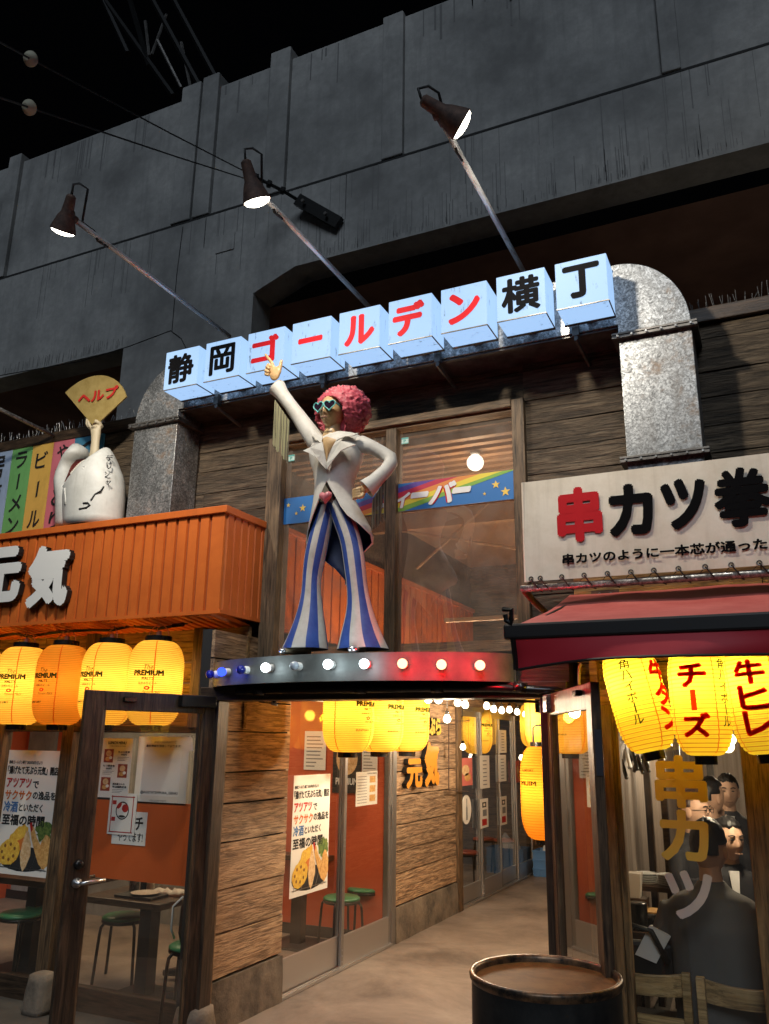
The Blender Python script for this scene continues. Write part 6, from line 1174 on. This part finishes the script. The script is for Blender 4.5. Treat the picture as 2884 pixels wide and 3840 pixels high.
# belt and heart buckle
mb = MB(); mb.loft([ring(c2, YS, y, 812, 1010, .085) for y in (985, 1012)]); mb.build('belt', 'black_paint', st, True)
def heart(n=32): return [(16*math.sin(q)**3/16, (13*math.cos(q)-5*math.cos(2*q)-2*math.cos(3*q)-math.cos(4*q))/16) for q in [2*math.pi*i/n for i in range(n)]]
c0 = P2(878, 965, -.125); s_ = 47*pxm(c2, 878, 965, YS); mb = MB(); rings = []
for k_, (f, dy) in enumerate(((1, .0), (1, -.012), (.82, -.024), (.45, -.031), (.05, -.033))): rings.append([c0+Vector((x*s_*f, dy, z*s_*f)) for x, z in heart()])
mb.loft(rings); mb.build('heart_buckle', 'pink_heart', st, True)
mb = MB(); mb.prism([P2(*q, -.112) for q in ((868, 868), (838, 935), (835, 1000), (925, 1000), (912, 935))], (0, .01, 0)); mb.build('shirt_front', 'fringe_dark', st)
# chest and lapels
def H2(x, y, dy=0): return W(*cH(x, y), YS+dy)
pl = [(318, 1030), (400, 1000), (560, 1050), (545, 1095), (470, 1210), (420, 1320), (386, 1470), (360, 1330), (330, 1180), (312, 1100)]
mb = MB(); cpt = H2(410, 1130, -.135); mb.add([H2(x, y, -.112) for x, y in pl]+[cpt], [(i, (i+1) % len(pl), len(pl)) for i in range(len(pl))]); mb.build('chest', 'statue_skin', st, True)
def lapel(pts, name='lapel'):
    mb = MB(); P = [H2(x, y, dy) for x, y, dy in pts]; n = len(P); mb.add(P+[p+Vector((0, .008, 0)) for p in P], [tuple(range(n)), tuple(range(2*n-1, n-1, -1))]+[((j+1) % n, j, n+j, n+(j+1) % n) for j in range(n)]); return mb.build(name, 'statue_white', st)
lapel([(300, 1110, -.135), (320, 1095, -.137), (345, 1250, -.142), (388, 1460, -.135), (385, 1565, -.128), (300, 1480, -.150), (210, 1360, -.165), (90, 1285, -.178), (-15, 1245, -.185), (100, 1190, -.172), (200, 1105, -.155)])
lapel([(548, 1080, -.130), (640, 1075, -.140), (760, 1095, -.152), (893, 1137, -.165), (760, 1180, -.165), (640, 1240, -.160), (520, 1380, -.150), (395, 1570, -.130), (388, 1460, -.134), (425, 1310, -.140), (490, 1180, -.138)])
lapel([(95, 830, -.10), (200, 920, -.105), (315, 1000, -.115), (318, 1040, -.125), (298, 1115, -.128), (230, 1060, -.125), (150, 960, -.115)], 'collar')
lapel([(548, 1075, -.122), (590, 1010, -.115), (690, 938, -.095), (800, 945, -.085), (945, 938, -.085), (850, 985, -.10), (700, 1000, -.11), (620, 1035, -.118)], 'collar')
# head
HC0 = H2(487, 585); yaw = -.02
def face(d_, p):
    x, z = p.x, p.z; fr = max(0, -d_.y)
    g = lambda cx, cz, sx2, sz2: math.exp(-((x-cx)/sx2)**2-((z-cz)/sz2)**2)*fr
    p = p.copy()
    jaw = max(0, (-z-.02)/.09); p.x *= 1-.22*jaw
    p.y -= .024*g(0, -.022, .010, .020)+.010*g(0, .012, .008, .02)+.014*g(0, -.038, .017, .009)    # nose
    p.y -= .010*g(0, -.064, .024, .006)+.009*g(0, -.074, .022, .006)                             # lips
    p.y += .008*g(0, -.0685, .028, .003)+.006*g(0, -.085, .03, .006)
    p.y -= .014*g(0, -.100, .026, .012)                                                           # chin
    p.y -= .007*(g(.032, .028, .026, .010)+g(-.032, .028, .026, .010)); p.y += .008*(g(.032, .008, .018, .012)+g(-.032, .008, .018, .012))
    p.y -= .006*(g(.045, -.03, .02, .02)+g(-.045, -.03, .02, .02)); return p
mb = MB(); ball(mb, HC0, .073, .092, .114, yaw, 72, 54, face); mb.tube([HC0+Vector((0, .02, -.05)), HC0+Vector((0, .015, -.11)), HC0+Vector((0, .01, -.155)), HC0+Vector((0, .01, -.24))], [.046, .048, .060, .075], 20, False); mb.build('head', 'statue_skin', st, True)
RZ = Matrix.Rotation(yaw, 3, 'Z')
def hl_(x, y, z): return HC0+RZ @ Vector((x, y, z))
mb = MB(); mb.tube([hl_(-.026, -.094, -.0690), hl_(-.012, -.1035, -.0675), hl_(0, -.106, -.0685), hl_(.012, -.1035, -.0675), hl_(.026, -.094, -.0690)], [.003, .0065, .0075, .0065, .003], 10); mb.build('mouth', 'statue_lip', st, True)
for s_ in (-1, 1):
    ht = [(x*.038+s_*.040, z*.038+.006) for x, z in heart(36)]; yy = lambda x: -.109+1.9*x*x
    mb = MB(); mb.tube([hl_(x, yy(x), z) for x, z in ht+ht[:1]], .0036, 8, False); mb.build('glasses_frame', 'teal_plastic', st, True)
    mb = MB(); mb.add([hl_(x, yy(x)+.001, z) for x, z in ht], [tuple(range(len(ht)))]); mb.build('lens', 'dark_lens', st)
    mb = MB(); mb.tube([hl_(s_*.076, -.096, .020), hl_(s_*.081, -.05, .016), hl_(s_*.078, .02, .012)], .005, 6, ell=(.6, 1.4)); mb.build('temple', 'teal_plastic', st)
mb = MB(); mb.tube([hl_(-.008, -.107, .010), hl_(0, -.110, .012), hl_(.008, -.107, .010)], .004, 6); mb.build('glasses_bridge', 'teal_plastic', st, True)
# afro
HA = H2(600, 545, .045)+Vector((.012, .035, 0))
mb = MB(); rings = []; nu, nv = 110, 74; iz = RZ.inverted()
for i in range(nv+1):
    a = math.pi*i/nv; rg = []
    for j in range(nu):
        b = 2*math.pi*j/nu; d_ = Vector((math.sin(a)*math.sin(b), -math.sin(a)*math.cos(b), math.cos(a)))
        lump_ = .35*noise.noise(d_*5)+.75*abs(noise.noise(d_*10+Vector((3, 1, 2))))-.1+.30*noise.noise(d_*24)+.18*noise.noise(d_*44)
        rr_ = 1+.19*lump_; p = Vector((d_.x*.180*rr_, d_.y*.152*rr_, d_.z*.163*rr_)); wpt = HA+p; l = iz @ (wpt-HC0)
        e = (l.x/.088)**2+((l.z+.045)/.108)**2
        if l.y < .03 and e < 1.5:
            mk = min(1, max(0, (1.5-e)/.35)); mk = mk*mk*(3-2*mk); l.y = l.y*(1-mk)+(.035)*mk; wpt = HC0+RZ @ l
        rg.append(wpt)
    rings.append(rg)
mb.loft(rings, True, False); mb.build('afro', 'afro_pink', st, True)
# arms
def sleeve(pts, rad, name='sleeve'):
    mb = MB(); mb.tube([P2(x, y, dy) for x, y, dy in pts], rad, 22, False); return mb.build(name, 'statue_white', st, True)
sleeve([(850, 580, .0), (800, 535, .0), (745, 455, -.005), (670, 345, -.02), (600, 248, -.03), (540, 168, -.04), (508, 125, -.045), (497, 112, -.046)], [.05, .062, .057, .049, .043, .045, .056, .060])
sleeve([(1090, 560, .0), (1160, 555, .0), (1240, 580, .015), (1320, 622, .03), (1375, 660, .035), (1383, 700, .02), (1340, 760, -.02), (1260, 838, -.07), (1205, 888, -.10), (1190, 900, -.105)], [.05, .056, .044, .041, .044, .042, .041, .046, .058, .062])
# hands: palm and five fingers fused into one skin
def fuse(mb, name, mt, par, vox=.0035, sm=3):
    o = mb.build(name, mt, par, True); return remesh(o, vox, sm)
def P7(x, y, dy=0): return W(*c7(x, y), YS+dy)
mb = MB(); hd = -.055
mb.tube([P7(1150, 1200, hd), P7(1140, 1150, hd), P7(1128, 1105, hd)], [.026, .025, .027], 14, ell=(1, .8))
ball(mb, P7(1103, 1040, hd), .040, .019, .050); ball(mb, P7(1125, 1020, hd), .026, .017, .035)
for pts, r_ in (([(1095, 1000), (1078, 955), (1052, 922), (1030, 893)], [.0125, .0115, .0105, .0085]), ([(1128, 1040), (1142, 1000), (1148, 968), (1153, 940)], [.014, .013, .012, .0095])):
    mb.tube([P7(x, y, hd) for x, y in pts], r_, 10); e = P7(*pts[-1], hd); ball(mb, e, r_[-1], r_[-1], r_[-1], nu=10, nv=6)
for pts in ([(1082, 990, 0), (1050, 972, -.012), (1040, 985, -.03), (1062, 1005, -.035)], [(1075, 1012, 0), (1038, 1000, -.010), (1030, 1018, -.028), (1055, 1030, -.034)], [(1072, 1040, 0), (1035, 1030, -.006), (1030, 1045, -.022), (1055, 1052, -.028)]):
    mb.tube([P7(x, y, hd+dy) for x, y, dy in pts], [.0125, .0115, .011, .0095], 10); ball(mb, P7(pts[1][0], pts[1][1], hd+pts[1][2]), .0115, .0115, .0115, nu=10, nv=6)
fuse(mb, 'pointing_hand', 'statue_skin', st)
mb = MB(); f0 = -.13
mb.tube([P2(1215, 870, f0+.03), P2(1180, 900, f0)], [.026, .028], 14); ball(mb, P2(1140, 925, f0), .037, .030, .034)
for i in range(4):
    y = 900+i*20; mb.tube([P2(1150, y, f0-.022), P2(1112, y+6, f0-.028), P2(1094, y+14, f0-.010), P2(1108, y+16, f0+.012)], [.012, .0122, .012, .011], 10)
mb.tube([P2(1170, 935, f0-.02), P2(1160, 960, f0-.03), P2(1130, 968, f0-.03)], [.013, .012, .010], 10)
fuse(mb, 'fist', 'statue_skin', st)
# fringes
for nm, n, top, bot, mt, dy in (('fringe', 36, lambda t_: (480+t_*112, 205+t_*165), lambda t_: (466+t_*114, 562+t_*135), 'fringe', (-.05, -.03)), ('fringe', 30, lambda t_: (1240+t_*105, 985-t_*165), lambda t_: (1238+t_*104, 1215-t_*85), 'fringe_dark', (-.10, -.03))):
    mb = MB()
    for i in range(n):
        t_ = i/(n-1); a, b = P2(*top(t_), dy[0]+(dy[1]-dy[0])*t_+random.uniform(-.008, .008)), P2(*bot(t_), dy[0]+(dy[1]-dy[0])*t_); b = Vector((a.x+(b.x-a.x)*1.0+random.uniform(-.003, .003), a.y, b.z+random.uniform(-.012, .012))); mb.tube([a, (a+b)/2+Vector((random.uniform(-.002, .002), 0, 0)), b], .0022, 5)
    mb.m = [((i//26) % 3 == 1)*1 for i in range(len(mb.f))]; mb.build(nm, [mt, 'fringe_dark' if mt == 'fringe' else 'fringe_black'], st)['kind'] = 'stuff'

# ---------------------------------------------------------------- shark head with an arm in its mouth
YK = 4.62
sh = thing('shark_head', 'white cartoon shark head with open mouth standing on the orange fascia', 'sculpture', W(*cS(1000, 1640), YK))
def PS(x, y, dy=0): return W(*cS(x, y), YK+dy)
m = mat('shark_white', (.60, .60, .57), .5); v = coords(m); a_ = tnoise(m, v, 5, 8, .7); st_ = tnoise(m, coords(m, (8, 8, .8)), 3, 6, .6); c_ = ramp(m, a_, [(.3, (.47, .47, .44)), (.65, (.64, .64, .61))]); c_ = mixc(m, ramp(m, st_, [(.58, (0, 0, 0)), (.72, (.45, .45, .45))]), c_, (.35, .34, .30)); L(m, c_, bsdf(m).inputs['Base Color']); bump(m, a_, .2, .01)
mat('shark_grey', (.20, .23, .25), .5); mat('mouth_red', (.16, .02, .02), .4); mat('tooth', (.75, .72, .62), .35); mat('bone', (.52, .44, .30), .55); mat('gum', (.40, .10, .09), .4)
def rk(y, a, b, hd, dy=0, n=36): return ring(cS, YK+dy, y, a, b, hd, n, 0, 360, 0, 1.0)
belly = [(1720, 703, 1385, .20), (1640, 700, 1388, .20), (1560, 695, 1392, .20), (1400, 690, 1402, .205), (1270, 700, 1400, .205), (1200, 750, 1395, .20), (1120, 822, 1378, .185), (1050, 892, 1352, .165), (980, 968, 1325, .14), (920, 1040, 1292, .11), (870, 1100, 1258, .08), (842, 1140, 1230, .05), (832, 1165, 1210, .02)]
mb = MB(); mb.loft([rk(y, a, b, h_, -.02) for y, a, b, h_ in belly]); o = mb.build('lower_jaw', 'shark_white', sh, True)
snout = [(1740, 618, 1150, .19), (1685, 617, 1150, .19), (1560, 618, 1140, .20), (1400, 618, 1100, .20), (1280, 606, 1000, .19), (1200, 602, 900, .17), (1120, 618, 850, .15), (1050, 645, 850, .135), (990, 672, 890, .13), (940, 700, 985, .13), (890, 735, 1000, .12), (840, 775, 985, .10), (805, 800, 930, .06), (788, 830, 885, .02)]
mb = MB(); mb.loft([rk(y, a, b, h_, .10) for y, a, b, h_ in snout]); mb.build('upper_jaw', ['shark_white'], sh, True)
mb = MB(); mb.loft([rk(y, a-5, (a*.62+b*.38), h_*1.02, .125) for y, a, b, h_ in snout]); mb.build('back_skin', 'shark_grey', sh, True)
mb = MB(); mb.loft([[PS(x, y, -.03) for x, y in ((690, 1270), (740, 1150), (790, 1030), (850, 960), (930, 945), (1000, 960))], [PS(x, y, .02) for x, y in ((720, 1250), (790, 1150), (850, 1060), (910, 1000), (970, 970), (1010, 960))]], False); mb.build('gum', 'gum', sh, True)
mb = MB(); mb.add([PS(x, y, -.045) for x, y in ((730, 1240), (780, 1120), (820, 1040), (870, 985), (930, 965), (990, 965), (960, 1000), (880, 1070), (800, 1160))], [tuple(range(9))]); mb.build('throat', 'mouth_red', sh)
for i in range(13):
    t_ = i/12; x = 790+t_*165; y = 1110-150*math.sin(t_*1.35); p = PS(x, y, -.07); mb = MB(); q = Vector((.022, 0, -.022-.01*t_)); mb.tube([p, p+q*.6, p+q*1.3], [.010, .007, .001], 6); mb.build('tooth', 'tooth', sh, True)
for pts in ([(945, 1040), (930, 1035), (920, 1060), (940, 1075)], [(870, 1070), (890, 1160), (880, 1150)], [(825, 1150), (830, 1230), (810, 1270), (800, 1200)], [(720, 1280), (735, 1400), (728, 1460)]):
    mb = MB(); mb.tube([PS(x, y, -.20) for x, y in pts], .010, 6); mb.build('drool', 'shark_white', sh, True)
def on_belly(x, y, lift=.004):
    r0 = belly[0]
    for ra, rb in zip(belly, belly[1:]):
        if rb[0] <= y <= ra[0]: t_ = (ra[0]-y)/(ra[0]-rb[0]); r0 = tuple(p+(q-p)*t_ for p, q in zip(ra, rb))
    cx = (r0[1]+r0[2])/2; Yc = YK-.02; o = W(*cS(cx, y), Yc); w_ = (r0[2]-r0[1])/2*pxm(cS, cx, y, Yc); hd = min(r0[3], .8*w_); a = math.sqrt(max(w_*w_-hd*hd, (.6*w_)**2)); Y = Yc-hd*.7
    for _ in range(6): p = W(*cS(x, y), Y); u_ = (p.x-o.x)/a; Y = Yc-hd*math.sqrt(max(.30, 1-min(1, u_*u_)))
    return W(*cS(x, y), Y-lift)
for ch, x0, y0, x1, y1 in (('デ', 1180, 905, 1262, 978), ('リ', 1185, 990, 1240, 1065), ('シ', 1150, 1090, 1220, 1160), ('ャ', 1175, 1185, 1235, 1245)):
    mb = MB(); text_into(mb, ch, lambda u_, v_, l=0: on_belly(x0+(x1-x0)*u_, y1+(y0-y1)*v_, .005+l), .02, 1.0); mb.build('lettering', 'ink', sh)
for pts in ([(1155, 1260), (1120, 1310), (1060, 1345), (1010, 1415)], [(925, 1445), (975, 1440), (1000, 1465), (960, 1495), (880, 1508)]):
    mb = MB(); mb.tube([on_belly(x, y, .002) for x, y in pts], .007, 6); mb.build('brush_stroke', 'ink', sh)
# bony arm (part of the sculpture), fan held in its hand
mb = MB(); mb.tube([PS(1030, 960, -.02), PS(1050, 880, -.02), PS(1062, 760, -.02), PS(1068, 680, -.02), PS(1065, 640, -.02)], [.038, .040, .036, .042, .045], 14, ell=(1, .8)); ball(mb, PS(1068, 625, -.02), .050, .028, .045)
for pts in ([(1095, 640, 0), (1135, 590, 0), (1115, 545, -.02), (1055, 520, -.04)], [(1085, 620, -.01), (1120, 575, -.02), (1095, 545, -.04), (1050, 535, -.05)], [(1025, 630, 0), (985, 590, 0), (965, 560, -.01), (968, 500, -.02)], [(1030, 620, 0), (1000, 590, -.02), (985, 545, -.03), (975, 520, -.03)], [(1045, 615, -.01), (1030, 600, -.03), (1045, 590, -.05), (1070, 595, -.05)]):
    mb.tube([PS(*q) for q in pts], [.014, .014, .013, .010], 10)
fuse(mb, 'arm', 'bone', sh, .006, 3)
fn = thing('folding_fan', 'gold paper fan with red katakana held up by the bony hand', 'fan', PS(1045, 590, -.03)); ap = PS(1046, 596, -.035)
m = mat('fan_gold', (.42, .30, .10), .45, .25); a_ = tnoise(m, coords(m), 12, 7, .7); L(m, ramp(m, a_, [(.3, (.33, .23, .07)), (.7, (.50, .37, .14))]), bsdf(m).inputs['Base Color'])
eL, eR, eT = PS(725, 215, -.035), PS(1405, 260, -.035), PS(1035, 70, -.035); pts = [ap]
aL = math.atan2(eL.z-ap.z, eL.x-ap.x); aR = math.atan2(eR.z-ap.z, eR.x-ap.x); rL, rR = (eL-ap).length, (eR-ap).length; rT = (eT-ap).length; aT = math.atan2(eT.z-ap.z, eT.x-ap.x)
for i in range(25):
    t_ = i/24; a = aR+(aL-aR)*t_; r_ = rR+(rL-rR)*t_; pts.append(ap+Vector((math.cos(a)*r_, 0, math.sin(a)*r_)))
mb = MB(); mb.prism(pts, (0, .012, 0)); mb.build('leaf', 'fan_gold', fn); mb = MB(); mb.tube([ap+Vector((0, -.004, .03)), ap+Vector((.0, -.004, -.03))], .010, 6); mb.build('stick', 'table_wood', fn)
a, b = PS(868, 330, -.04), PS(1320, 190, -.04); TX('lettering', 'ヘルプ', (a.x, a.y-.002, PS(1100, 335).z), (b.x-a.x, 0, 0), (0, 0, PS(1100, 205).z-PS(1100, 335).z), 'ink_red', fn, .05)

# ---------------------------------------------------------------- people in the skewer restaurant
def headfn(s_):
    def f(d_, p):
        x, z = p.x/s_, p.z/s_; fr = max(0, -d_.y); g = lambda cx, cz, a, b: math.exp(-((x-cx)/a)**2-((z-cz)/b)**2)*fr
        p = p.copy(); jaw = max(0, (-z-.02)/.09); p.x *= 1-.22*jaw
        p.y -= s_*(.020*g(0, -.02, .011, .022)+.010*g(0, -.036, .016, .009)+.008*g(0, -.062, .022, .006)+.007*g(0, -.074, .02, .006)+.012*g(0, -.10, .025, .012)+.006*(g(.032, .03, .026, .01)+g(-.032, .03, .026, .01)))
        p.y += s_*(.008*(g(.032, .01, .018, .012)+g(-.032, .01, .018, .012))+.005*g(0, -.068, .025, .003)); return p
    return f
def person(lab, hp, face_yaw, coat, hair='hair_black', body_yaw=None, lean=0, scale=1.0, hand=None, glasses=False, table_z=.72, skin='skin', drop=0):
    """seated figure: hp = centre of the head; face_yaw 0 looks to -Y"""
    hp = Vector(hp); by = face_yaw if body_yaw is None else body_yaw; B = Matrix.Rotation(by, 3, 'Z'); s_ = scale
    t = thing('person', lab, 'person', Vector((hp.x, hp.y, hp.z-.92*s_)), 'diners in the skewer restaurant')
    def q(x, y, z): return hp+B @ Vector((x*s_, (y+lean*(-z)*.25)*s_, z*s_))
    mb = MB()
    def tr(z, a, b, y=0): return [q(a*math.sin(w_), y-b*math.cos(w_), z) for w_ in [2*math.pi*j/24 for j in range(24)]]
    mb.loft([tr(-.13, .055, .055, .02), tr(-.165, .085, .07, .02), tr(-.195, .16, .09, .025), tr(-.235, .205, .105, .03), tr(-.32, .205, .125, .03), tr(-.45, .19, .125, .025), tr(-.60, .185, .125, .02), tr(-.72, .19, .14, .0), tr(-.80, .18, .15, .0)])
    for e in (-1, 1):
        mb.tube([q(e*.175, .03, -.245), q(e*.225, .0, -.36), q(e*.235, -.05, -.50)], [.062, .055, .048], 12)
        mb.tube([q(e*.235, -.05, -.50), q(e*.20, -.17, -.53), q(e*.14, -.27, -.50)], [.048, .042, .034], 12) if not (hand and e == hand) else mb.tube([q(e*.235, -.05, -.50), q(e*.16, -.15, -.36), q(e*.07, -.16, -.20)], [.048, .042, .034], 12)
        mb.tube([q(e*.09, .0, -.80), q(e*.11, -.20, -.80), q(e*.12, -.42, -.80)], [.085, .08, .065], 12); mb.tube([q(e*.12, -.42, -.80), q(e*.12, -.42, -1.0), q(e*.12, -.40, -1.18)], [.062, .052, .042], 12)
    fuse(mb, 'body', coat, t, .012, 4)
    F = Matrix.Rotation(face_yaw, 3, 'Z')
    def h_(x, y, z): return hp+F @ Vector((x*s_, y*s_, z*s_))
    mb = MB(); ball(mb, hp, .073*s_, .092*s_, .114*s_, face_yaw, 40, 30, headfn(s_)); mb.tube([h_(0, .02, -.06), q(0, .02, -.16)], [.045*s_, .052*s_], 14, False)
    for e in (-1, 1): ball(mb, h_(e*.073, .008, -.012), .010*s_, .020*s_, .032*s_, face_yaw, 12, 8)
    mb.build('head', skin, t, True)
    mb = MB()
    def hf(d_, p):
        n_ = noise.noise(d_*9)*.06+noise.noise(d_*22)*.03; k_ = 1.10+n_
        if d_.y < -.12 and d_.z < .52+.1*noise.noise(d_*6): k_ = .80
        if d_.z < -.30 and d_.y > -.12: k_ = .86
        if abs(d_.x) > .82 and d_.z < .12: k_ = .86
        return p*k_
    ball(mb, h_(0, .006, .010), .075*s_, .094*s_, .113*s_, face_yaw, 56, 40, hf); mb.build('hair', hair, t, True)
    if not (abs(face_yaw) > 2.4):
        for e in (-1, 1):
            mb = MB(); ball(mb, h_(e*.030, -.085, .008), .0115*s_, .006*s_, .0045*s_, face_yaw, 10, 8); mb.build('eye', 'ink', t); mb = MB(); mb.tube([h_(e*.014, -.094, .028), h_(e*.032, -.092, .033), h_(e*.048, -.080, .028)], .0036*s_, 6); mb.build('eyebrow', 'hair_black', t)
        mb = MB(); mb.tube([h_(-.022, -.092, -.067), h_(0, -.100, -.068), h_(.022, -.092, -.067)], .004*s_, 8); mb.build('mouth', 'statue_lip', t)
    if glasses:
        for e in (-1, 1): mb = MB(); mb.tube([h_(e*.031+.024*math.cos(w_), -.102, .006+.016*math.sin(w_)) for w_ in [2*math.pi*j/16 for j in range(17)]], .0022*s_, 5, False); mb.tube([h_(e*.055, -.10, .01), h_(e*.076, -.02, .008)], .0022*s_, 5); mb.build('glasses', 'black_steel', t)
    if coat == 'suit':
        mb = MB(); mb.prism([q(-.028, -.074, -.165), q(.028, -.074, -.165), q(.012, -.125, -.34), q(-.012, -.125, -.34)], B @ Vector((0, .02, 0))); mb.build('shirt', 'shirt', t)
    if hand:
        mb = MB(); w0 = q(hand*.07, -.16, -.20); ball(mb, w0+Vector((0, 0, .03)), .03*s_, .018*s_, .042*s_)
        for i in range(4): mb.tube([w0+B @ Vector(((-.024+i*.016)*s_, 0, .055*s_)), w0+B @ Vector(((-.026+i*.015)*s_, -.012*s_, .085*s_)), w0+B @ Vector(((-.02+i*.012)*s_, -.03*s_, .088*s_))], .008*s_, 8)
        mb.tube([w0+B @ Vector((-.02*s_*hand, -.01, .02)), w0+B @ Vector((-.042*s_*hand, -.02, .05*s_))], .009*s_, 8); fuse(mb, 'hand', skin, t, .005, 3)
    return t
person('man in a grey jacket seen from behind on the right wooden chair', W(*cP(965, 1030), 4.80), math.pi-.25, 'grey_jacket', 'hair_black', math.pi, .3, 1.12)
person('man in a dark suit facing the street with a hand raised to his chin', W(*cP(1180, 370), 6.9), .12, 'suit', hand=-1, body_yaw=.1, scale=1.0)
person('dark-haired diner turned away before the man in the dark suit', W(*cP(985, 430), 6.3), math.pi-.7, 'suit', body_yaw=math.pi-.6)
person('diner with brown hair and glasses seen in profile behind the window lettering', W(*cP(790, 590), 5.9), 1.25, 'suit', hair='hair_brown', body_yaw=1.1, glasses=True) if mat('hair_brown', (.045, .022, .014), .5) else None
person('diner in a dark cap-like haircut leaning close behind the man in grey', W(*cP(1200, 930), 5.6), .55, 'suit', body_yaw=.2, lean=.2)
